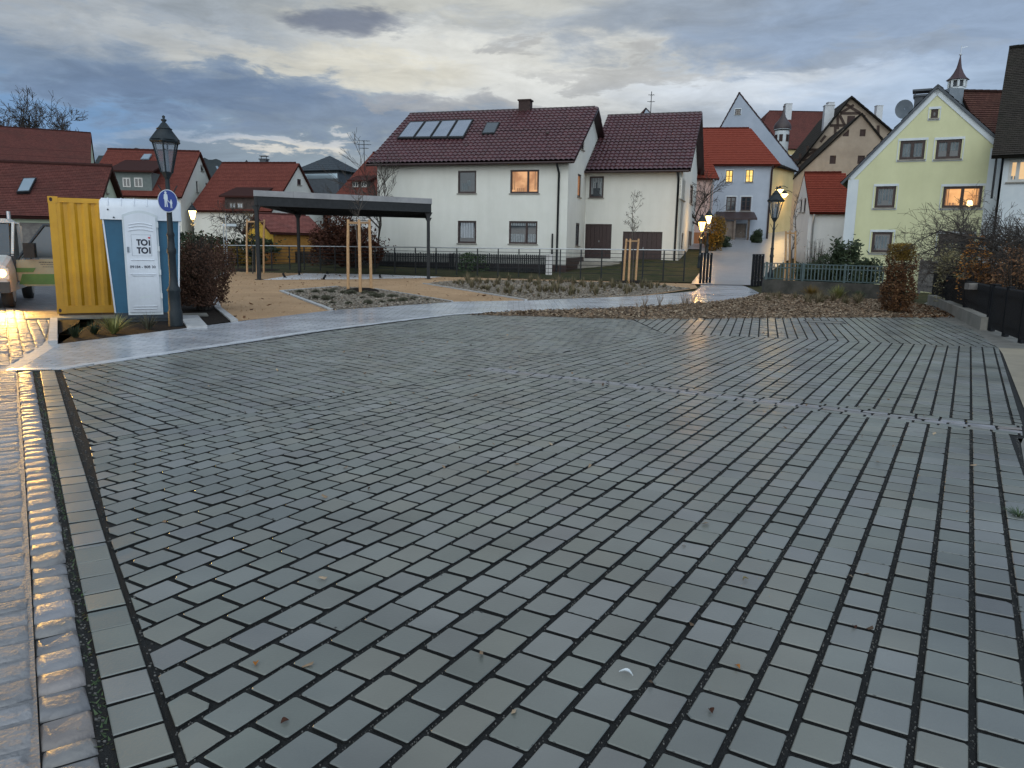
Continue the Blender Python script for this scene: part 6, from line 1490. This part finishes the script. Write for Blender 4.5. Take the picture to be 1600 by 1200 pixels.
for i in range(3200):
    x, y, z = rnd.uniform(-.24, .23), rnd.uniform(-.34, .34), rnd.uniform(1.42, 1.84) - .06 * rnd.random(); q = Vector((rnd.gauss(0, 1), rnd.gauss(0, 1), rnd.gauss(0, 1))).normalized(); w_ = q.orthogonal().normalized(); s_ = .035 * rnd.uniform(.5, 1.2); c = Vector((x * (1.15 - .3 * (z - 1.4)), y, z)); mb.add([c - w_ * s_ * .4, c + q * s_, c + w_ * s_ * .4, c - q * s_], [(0, 1, 2, 3)])
mb.build('olive_top', 'goldleaf', ht)
def tuft(name, label, loc, h_, r_, n, lm, seed, cat='grass clump', group=None, droop=.6, w0=.008):
    rnd = random.Random(seed); mb = MB()
    for i in range(n):
        a = rnd.uniform(0, 6.28); L_ = h_ * rnd.uniform(.6, 1.1); out = r_ * rnd.uniform(.2, 1.1); d = Vector((math.cos(a), math.sin(a), 0)); w_ = Vector((-d.y, d.x, 0)) * w0; b = d * rnd.uniform(0, .04); vs = []
        for k in range(5):
            f = k / 4; p = b + d * out * f + Vector((0, 0, L_ * (f - droop * f * f * out / r_ * .6))); vs += [p - w_ * (1 - f * .9), p + w_ * (1 - f * .9)]
        mb.add(vs, [(2 * k, 2 * k + 1, 2 * k + 3, 2 * k + 2) for k in range(4)])
    return tag(mb.build(name, lm, None, loc), label, cat, group)
tuft('grass_clump', 'yellow green spiky grass clump in front of the portable toilet', G(178, 521), .40, .42, 130, 'yellowgrass', 1)
tuft('grass_clump', 'dark low grass tuft right of the yellow green clump', G(232, 514), .34, .25, 90, 'greytuft', 2)
tuft('grass_clump', 'small dark green tuft at the left end of the toilet bed', G(118, 527), .26, .2, 80, 'darkgreen', 3)
tuft('grass_clump', 'short dark tuft just left of the yellow green clump', G(148, 522), .26, .2, 80, 'darkgreen', 4)
rnd = random.Random(31)
# cushions in the small bed (countable low plants)
B1 = [tuple(G(*q)[:2]) for q in [(462, 457), (515, 479), (680, 469.5), (610, 459), (545, 453)]]
proto = None
for i, (x, y) in enumerate(scatter(B1, 46, rnd)):
    if proto is None:
        mb = MB(); r2_ = random.Random(5)
        for _ in range(260):
            v = Vector((r2_.gauss(0, 1), r2_.gauss(0, 1), abs(r2_.gauss(0, 1)))).normalized(); c = Vector((v.x * .19, v.y * .19, v.z * .11)); q = (v + Vector((r2_.gauss(0, .5), r2_.gauss(0, .5), .3))).normalized(); w_ = q.orthogonal().normalized() * .012; mb.add([c * .4 - w_, c + q * .05, c * .4 + w_], [(0, 1, 2)])
        proto = mb.build('cushion_plant', 'greytuft', None, (x, y, 0)); tag(proto, 'low grey green cushion plant in the gravel bed around the nearest staked tree', 'plant', 'cushion plants in the small gravel bed'); continue
    c = proto.copy(); COL.objects.link(c); c.location = (x, y, 0); k = rnd.uniform(.35, .85); c.scale = (k, k, k * rnd.uniform(.8, 1.3)); c.rotation_euler = (0, 0, rnd.uniform(0, 6))
B2 = [tuple(G(*q)[:2]) for q in [(690, 443.5), (824, 466), (1000, 459), (1065, 451), (1030, 447), (930, 442), (800, 439), (710, 440)]]
proto = None
for i, (x, y) in enumerate(scatter(B2, 150, rnd)):
    if proto is None:
        proto = tuft('dry_perennial', 'small tan perennial tuft in the long gravel bed before the railing', (x, y, 0), .30, .16, 60, 'drygrass', 9, 'plant', 'dry perennials in the long gravel bed', w0=.012); continue
    c = proto.copy(); COL.objects.link(c); c.location = (x, y, 0); k = rnd.uniform(.4, 1.3); c.scale = (k, k, k * rnd.uniform(.6, 1.4)); c.rotation_euler = (0, 0, rnd.uniform(0, 6))
# twiggy upright plants along the path
B3 = [tuple(G(*q)[:2]) for q in [(820, 489), (1000, 481.5), (1105, 474), (1120, 478), (1000, 487), (850, 491)]]
proto = None
for i, (x, y) in enumerate(scatter(B3, 16, rnd)):
    if proto is None:
        mb = MB(); r2_ = random.Random(5)
        for _ in range(14):
            a = r2_.uniform(0, 6.28); d = Vector((math.cos(a) * .25, math.sin(a) * .25, 1)).normalized(); p = Vector((0, 0, 0)); L_ = r2_.uniform(.2, .42); mb.tube([p, p + d * L_ * .5, p + d * L_ + Vector((r2_.gauss(0, .02), r2_.gauss(0, .02), 0))], [.004, .003, .0015], 3, False)
        proto = mb.build('bare_perennial', 'chips', None, (x, y, 0)); tag(proto, 'small bare twiggy perennial in the bark mulch at the path edge', 'plant', 'twiggy perennials at the path edge'); continue
    c = proto.copy(); COL.objects.link(c); c.location = (x, y, 0); k = rnd.uniform(.5, 1.3); c.scale = (k * 1.2, k * 1.2, k); c.rotation_euler = (0, 0, rnd.uniform(0, 6))
B4 = [tuple(G(*q)[:2]) for q in [(1200, 461), (1370, 470), (1370, 476), (1190, 474)]]
proto = None
for i, (x, y) in enumerate(scatter(B4, 30, rnd)):
    if proto is None:
        proto = tuft('dry_grass_tuft', 'dry tan grass tuft in the mulch in front of the low fence wall', (x, y, 0), .32, .2, 60, 'drygrass', 19, 'plant', 'dry tufts before the low fence wall', w0=.008); continue
    c = proto.copy(); COL.objects.link(c); c.location = (x, y, 0); k = rnd.uniform(.5, 1.3); c.scale = (k, k, k); c.rotation_euler = (0, 0, rnd.uniform(0, 6))
p = G(1308, 468); tuft('grass_clump', 'yellow green leafy clump against the low fence wall', p, .55, .4, 220, 'yellowgrass', 12, 'plant', w0=.014)
p = G(1342, 469); tuft('grass_clump', 'smaller green clump right of the yellow green one at the fence wall', p, .40, .3, 140, 'green2', 13, 'plant', w0=.012)
p = G(1268, 466); tuft('grass_clump', 'olive brown leafy clump left of the yellow green one at the fence wall', p, .5, .5, 200, 'goldleaf', 14, 'plant', w0=.014)
# bare trees
def bare_tree(name, label, loc, H_, spread, seed, levels=5, rmin=0.0, tr=.25, up=.5, m_='bark', trunkf=.25, bl=1.3, n0=5, lim=None, aim=None, tw=3):
    t = thing(name, label, 'tree', loc); rnd = random.Random(seed); tk = MB(); cr_ = MB()
    def grow(p, d, L_, r_, lev):
        pts = [p]; n = 4 if lev < 3 else 3
        for k in range(n):
            d = (d + Vector((rnd.gauss(0, .16), rnd.gauss(0, .16), rnd.gauss(0, .10) + .05 * up))).normalized(); pts.append(pts[-1] + d * L_ / n)
        mb_ = tk if lev == 0 else cr_; mb_.tube(pts, [max(rmin, r_ * (1 - .55 * k / n)) for k in range(n + 1)], 7 if lev < 2 else (4 if lev < 4 else 3), False)
        if lev >= levels: return
        for i in range(n0 if lev == 0 else rnd.randint(3, 4) if lev < levels - 1 else tw):
            k = rnd.randint(max(1, n - 2) if lev == 0 else 1, n); a = rnd.uniform(0, 6.28); e = d.orthogonal().normalized(); e.rotate(Matrix.Rotation(a, 3, d)); nd = (d * rnd.uniform(.6, 1.1) + e * rnd.uniform(.5, 1.0) * spread + Vector((0, 0, .12 * up))).normalized()
            grow(pts[k], nd, L_ * rnd.uniform(.55, .8) * (1.0 if lev else bl), r_ * rnd.uniform(.42, .58), lev + 1)
    grow(Vector((0, 0, 0)), Vector(aim or (0, 0, 1)).normalized(), H_ * trunkf, tr, 0)
    tk.build('trunk', m_, t); cr_.build('crown', m_, t); return t
p = P(34, 200, 100); bare_tree('bare_tree', 'big round bare tree behind the far left barn roof', (p.x, 100, 0), 19, .8, 4, 6, .022, .40, .4, trunkf=.60, bl=.52, n0=10, tw=4)
p = P(-75, 200, 98); bare_tree('bare_tree', 'second bare tree cut by the left photo edge behind the barn', (p.x, 98, 0), 19, .8, 9, 6, .026, .4, .4, trunkf=.52, bl=.72, n0=7)
p = P(1109, 360, 57); bare_tree('bare_tree', 'dark bare climbing tree in front of the pale blue house wall', (p.x, 57, 1.2), 6.5, .75, 12, 5, .010, .12, .3, trunkf=.45, n0=5)
p = P(575, 330, 44.6); bare_tree('bare_tree', 'dark bare tree at the left corner of the cream house', (p.x, 47, .1), 6.2, .55, 21, 5, .010, .10, .7, trunkf=.40, n0=4)
p = P(368, 400, 47); bare_tree('bare_tree', 'small bent bare tree with yellow leaves before the yellow shed', (p.x, 49, .1), 4.2, .9, 22, 5, .010, .09, .2, trunkf=.35, n0=4)
p = P(1640, 400, 19.5); bare_tree('bare_tree', 'dense bare fruit tree reaching in from the right photo edge', (p.x, 19.5, 0), 3.3, .8, 15, 6, .004, .14, .25, trunkf=.42, n0=6, aim=(-.35, .1, 1), tw=3)
p = P(1548, 400, 20.5); bare_tree('bare_tree', 'low spreading bare fruit tree in front of the lower yellow house window', (p.x + 1.2, 23.0, 0), 2.5, 1.0, 25, 6, .004, .08, .1, trunkf=.48, n0=5, aim=(-.25, .1, 1), tw=3, m_='barklight')
# shrubs
def sh_at(px, D, **k): p = P(px, 400, D); return (p.x, D, k.get('z', 0))
blob_shrub('winter_shrub', 'large red brown shrub between pavilion and cream house', sh_at(556, 46.5), 2.0, 1.4, 3.3, 9000, .10, 'redleaf', 8, stems=60, stray=.3)
blob_shrub('winter_shrub', 'pale reddish shrub behind the middle pavilion post', sh_at(512, 49), 1.3, 1.2, 2.6, 3000, .08, 'redleaf', 18, stems=60, stray=.3)
blob_shrub('green_hedge', 'dark green hedge below the lit lantern at the left', sh_at(330, 50), 3.6, 1.0, 1.85 + 0.35, 9000, .12, 'darkgreen', 28, boxy=True, cat='hedge')
blob_shrub('yellow_shrub', 'small yellow leaved shrub at the left end of the railing', sh_at(362, 48.5), 1.2, .6, 1.5, 1500, .09, 'goldleaf', 38)
blob_shrub('green_shrub', 'small green shrub growing over the fence by the lower left window', sh_at(738, 44.6), .95, .4, 1.25, 700, .07, 'green2', 48)
blob_shrub('conifer_shrub', 'round dark green shrub behind the grey green fence, left one', sh_at(1284, 30.5), 1.0, .8, 1.55, 5000, .06, 'darkgreen', 58, stray=.25)
blob_shrub('evergreen_shrub', 'upright dark green leafy shrub in front of the yellow house corner', sh_at(1322, 30), .55, .5, 2.05, 3000, .10, 'darkgreen', 68, boxy=True, taper=.35, stray=.5)
blob_shrub('evergreen_shrub', 'low green shrub between fence and lower yellow house window', sh_at(1358, 30), .5, .4, 1.3, 1600, .08, 'darkgreen', 78)
blob_shrub('bare_shrub', 'thin bare twigs above the round dark shrub', sh_at(1276, 32), .8, .6, 2.1, 200, .03, 'chips', 88, stems=60)
blob_shrub('topiary_ball', 'round dark clipped bush right of the pale blue house door', (P(1183, 360, 62).x, 62, T(P(1183, 360, 62).x, 62) - .2), .55, .5, 1.3, 2500, .09, 'darkgreen', 98)
blob_shrub('climbing_shrub', 'orange lit leafy shrub behind the farther lit lantern', (P(1116, 355, 55).x, 55, 1.0), .75, .6, 3.0, 2200, .10, 'goldleaf', 108, stems=14)
blob_shrub('low_shrub', 'dark low shrub at the foot of the pale blue house canopy', (P(1120, 380, 58).x, 58, T(14.8, 58) - .1), 1.2, .8, .9, 2500, .10, 'darkgreen', 118)
blob_shrub('orange_shrub', 'bright orange leaved shrub in front of the lower right window of the yellow house', sh_at(1526, 19.6), .5, .35, 2.15, 900, .045, 'orangeleaf', 128, stems=16)
blob_shrub('rose_hedge', 'pale leaved tangled shrub behind the black fence', sh_at(1492, 22.6), .6, .5, 1.7, 3000, .045, 'paleleaf', 138, stems=20, stray=.4)
blob_shrub('brown_hedge', 'brown twiggy hedge leaning over the black fence', sh_at(1556, 19.4), .9, .7, 1.55, 3400, .034, 'brownleaf', 148, stems=130, stray=.3)
blob_shrub('brown_hedge', 'taller brown hedge at the right photo edge behind the black fence', sh_at(1600, 18.2), .8, .6, 1.75, 2800, .038, 'brownleaf', 158, stems=90, stray=.3)
blob_shrub('olive_shrub', 'olive yellow shrub above the brown hedge at the right edge', sh_at(1590, 20.4), .7, .6, 2.3, 2200, .05, 'goldleaf', 168, stems=30, stray=.3)
# ------------------------------------------------------------------ fences at the right
wl = [G(1180, 452), G(1400, 463)]
a, b = Vector((X(1198, 29.2), 29.2, 0)), Vector((X(1400, 25.8), 25.8, 0)); d = (b - a).normalized(); zt = zat(((a.x + b.x) / 2, (a.y + b.y) / 2), 441)
mb = MB(); mb.extr([a + Vector((0, 0, -.1)), b + Vector((0, 0, -.1)), b + Vector((0, 0, zt)), a + Vector((0, 0, zt))], (0, .22, 0)); tag(mb.build('low_wall', 'mosswall'), 'low dark concrete wall carrying the grey green fence', 'wall')
zf = zat(((a.x + b.x) / 2, (a.y + b.y) / 2), 413); t = thing('garden_fence', 'low grey green metal bar fence on the dark concrete wall', 'fence', (0, 0, 0)); Ln = (b - a).length
mb = MB(); bars = MB(); n_ = int(Ln / .13)
for i in range(n_ + 1): p = a + d * (i * Ln / n_) + Vector((0, .11, 0)); bars.box((p.x - .018, p.y - .01, zt + .06), (p.x + .018, p.y + .01, zf - .03))
bars.build('bars', 'greyfence', t)
for z in (zt + .05, zf - .02, zf - .16): mb.extr([a + Vector((0, .125, z - .018)), b + Vector((0, .125, z - .018)), b + Vector((0, .125, z + .018)), a + Vector((0, .125, z + .018))], (0, .03, 0))
mb.build('rail', 'greyfence', t)
for f in (0.02, .33, .66, .98): p = a + d * Ln * f; mb = MB(); mb.box((p.x - .035, p.y + .07, zt), (p.x + .035, p.y + .12, zf + .03)); mb.build('post', 'greyfence', t)
# black picket fence at the right, low concrete plinth under its far part
W0, W1, W2_ = Vector((13.35, 24.9, 0)), Vector((9.86, 16.2, 0)), Vector((8.75, 13.0, 0))
d = (W1 - W0).normalized(); n_ = Vector((-d.y, d.x, 0))
mb = MB(); q = [W0, W1, W1 + n_ * .22, W0 + n_ * .22]; 
mb.add([tuple(p + Vector((0, 0, z))) for z in (-.05, .27) for p in q], [(3, 2, 1, 0), (4, 5, 6, 7), (0, 1, 5, 4), (1, 2, 6, 5), (2, 3, 7, 6), (3, 0, 4, 7)])
tag(mb.build('plinth_wall', 'concrete'), 'low weathered tan concrete wall under the black picket fence', 'wall')
def gatefence(label, a, b, z0, h_, posts_, name='iron_fence', pw=.035, gap=.03):
    t = thing(name, label, 'fence', (0, 0, 0)); d = (b - a).normalized(); Ln = (b - a).length; n_ = Vector((-d.y, d.x, 0)); mb = MB(); s_ = 0
    while s_ < Ln: p = a + d * s_; mb.extr([p + Vector((0, 0, z0 + .05)), p + d * pw + Vector((0, 0, z0 + .05)), p + d * pw + Vector((0, 0, h_ - .02)), p + d * pw / 2 + Vector((0, 0, h_ + .02)), p + Vector((0, 0, h_ - .02))], n_ * .015); s_ += pw + gap
    mb.build('pickets', 'blackiron', t); mb = MB()
    for z in (z0 + .15, h_ - .18): mb.extr([a + n_ * .017 + Vector((0, 0, z)), b + n_ * .017 + Vector((0, 0, z)), b + n_ * .017 + Vector((0, 0, z + .06)), a + n_ * .017 + Vector((0, 0, z + .06))], n_ * .03)
    mb.build('rail', 'blackiron', t)
    for f in posts_: p = a + d * Ln * f + n_ * .05; mb = MB(); mb.box((p.x - .045, p.y - .045, 0), (p.x + .045, p.y + .045, h_ + .03)); mb.box((p.x - .06, p.y - .06, h_ + .031), (p.x + .06, p.y + .06, h_ + .05)); mb.build('post', 'blackiron', t)
hF = zat((W1.x, W1.y), 447)
off = n_ * .11
gatefence('black picket fence on the tan concrete wall at the right', W0 + off, W1 + off, .27, hF, (0, .33, .66, .995))
gatefence('black picket gate standing on the ground at the right photo edge', W1 + off + Vector((-.03, -.12, 0)), W2_ + Vector((.1, 0, 0)), .02, hF, (0.02, .36, .72, 1.0), 'iron_gate')
mb = MB(); p = W1 + (W0 - W1) * .18 + n_ * .02; mb.box((p.x - .14, p.y - .12, hF - .14), (p.x + .1, p.y + .06, hF + .0)); tag(mb.build('mailbox', 'greywood'), 'small grey box fixed on top of the black picket fence', 'mailbox')
a, b = P(1436, 420, 28), P(1640, 430, 20)
pickets('weathered_fence', 'weathered grey picket fence behind the black one, in front of the yellow house', [(a.x, a.y, .15), (b.x, b.y, .1)], 1.2, .05, .05, 'greywood', z0=.1)
# street name sign far left
p = P(382, 376, 49); t = thing('street_sign', 'small white sign on a thin pole before the dark hedge at left', 'sign', (p.x, 47, 0)); z = zat((p.x, 47), 351)
mb = MB(); mb.tube([(-.55, 0, 0), (-.55, 0, z + .1)], .03, 6); mb.build('pole', 'galv', t); mb = MB(); mb.box((-.6, -.02, z - .1), (.25, .0, z + .05)); mb.build('panel', 'trim', t)
p = P(354, 376, 46); mb = MB(); mb.tube([(0, 0, 0), (0, 0, zat((p.x, 46), 337))], .035, 6); tag(mb.build('thin_pole', 'galv', None, (p.x, 46, 0)), 'thin grey pole left of the small white sign', 'pole')
# aerials
def aerial(label, px, D, base, top, bars, zoff=0):
    p = P(px, base, D); z0, z1 = zat((p.x, D), base), zat((p.x, D), top); t = thing('roof_aerial', label, 'aerial', (p.x, D, z0)); mb = MB(); mb.tube([(0, 0, -1.2), (0, 0, z1 - z0)], .03, 5); mb.build('mast', 'steel', t); mb = MB()
    for i, (f, w_) in enumerate(bars): z = (z1 - z0) * f; mb.tube([(-w_, 0, z), (w_, 0, z)], .018, 4); mb.tube([(-w_ * .2, -.3, z), (-w_ * .2, .3, z)], .015, 4); mb.tube([(w_ * .5, -.25, z), (w_ * .5, .25, z)], .015, 4)
    mb.build('elements', 'steel', t)
aerial('bare tv aerial left of the cream house roof', 569, 60, 242, 219, [(.95, .45), (.7, .55), (.45, .35)])
aerial('thin tall aerial above the wing of the cream house', 1016.5, 62, 178, 143, [(.85, .25), (.55, .3)])
# drain cover and small litter
t = thing('drain_cover', 'rectangular iron drain cover in the far right paving', 'drain cover', tuple(G(1288, 503)) , math.radians(-14))
mb = MB(); mb.box((-.42, -.3, -.01), (.42, -.27, .004)); mb.box((-.42, .27, -.01), (.42, .3, .004)); mb.box((-.42, -.27, -.01), (-.39, .27, .004)); mb.box((.39, -.27, -.01), (.42, .27, .004)); mb.build('frame', 'blackiron', t); mb = MB(); mb.box((-.38, -.26, -.01), (.38, .26, .002)); mb.build('lid', 'oldconc', t)
rnd = random.Random(77)
def leafthing(px, py, s_, m_, label, long_=False, rz_=None):
    p = G(px, py, .004); mb = MB(); n = 6; w_ = .12 if long_ else .38; vs = []
    for k in range(n + 1): f = k / n; x = (f - .5) * s_; ww = s_ * w_ * math.sin(PI * min(.98, max(.02, f))); zz_ = .012 * math.sin(f * PI) * (1 if long_ else .8); cy = s_ * .18 * math.sin(f * PI) if long_ else 0; vs += [(x, cy - ww, zz_), (x, cy, zz_ * .4), (x, cy + ww, zz_ + .003)]
    mb.add(vs, [(3 * k + j, 3 * k + j + 1, 3 * k + j + 4, 3 * k + j + 3) for k in range(n) for j in range(2)]); o = mb.build('leaf', m_, None, p); o.rotation_euler = (0, 0, rz_ if rz_ is not None else rnd.uniform(0, 6)); tag(o, label, 'leaf', 'stray leaves on the paving'); return o
leafthing(978, 1053, .055, 'trim', 'slim pale curled leaf lying across a paver low in the middle', True, -.5)
leafthing(1165, 906, .04, 'paleleaf', 'tiny pale leaf in a joint right of the slim pale leaf', True, .6)
for px, py, lb in ((1111, 1111, 'red leaf in the wide joint low right of the slim pale leaf'), (1152, 1042, 'orange red leaf in a joint a little above the lowest red one'), (1335, 980, 'dark red leaf in a joint in the right foreground'), (400, 1037, 'orange leaf in a joint in the left foreground'), (445, 1128, 'rusty leaf at a paver edge near the bottom left')):
    leafthing(px, py, .028, 'orangeleaf' if 'orange' in lb else 'redleaf', lb)
t = tuft('grass_tuft', 'bright green weed tuft at the right edge of the paving', G(1592, 806), .05, .09, 60, 'green2', 3, 'weed', w0=.004)
# the far left: low structure behind the van keeps the view closed
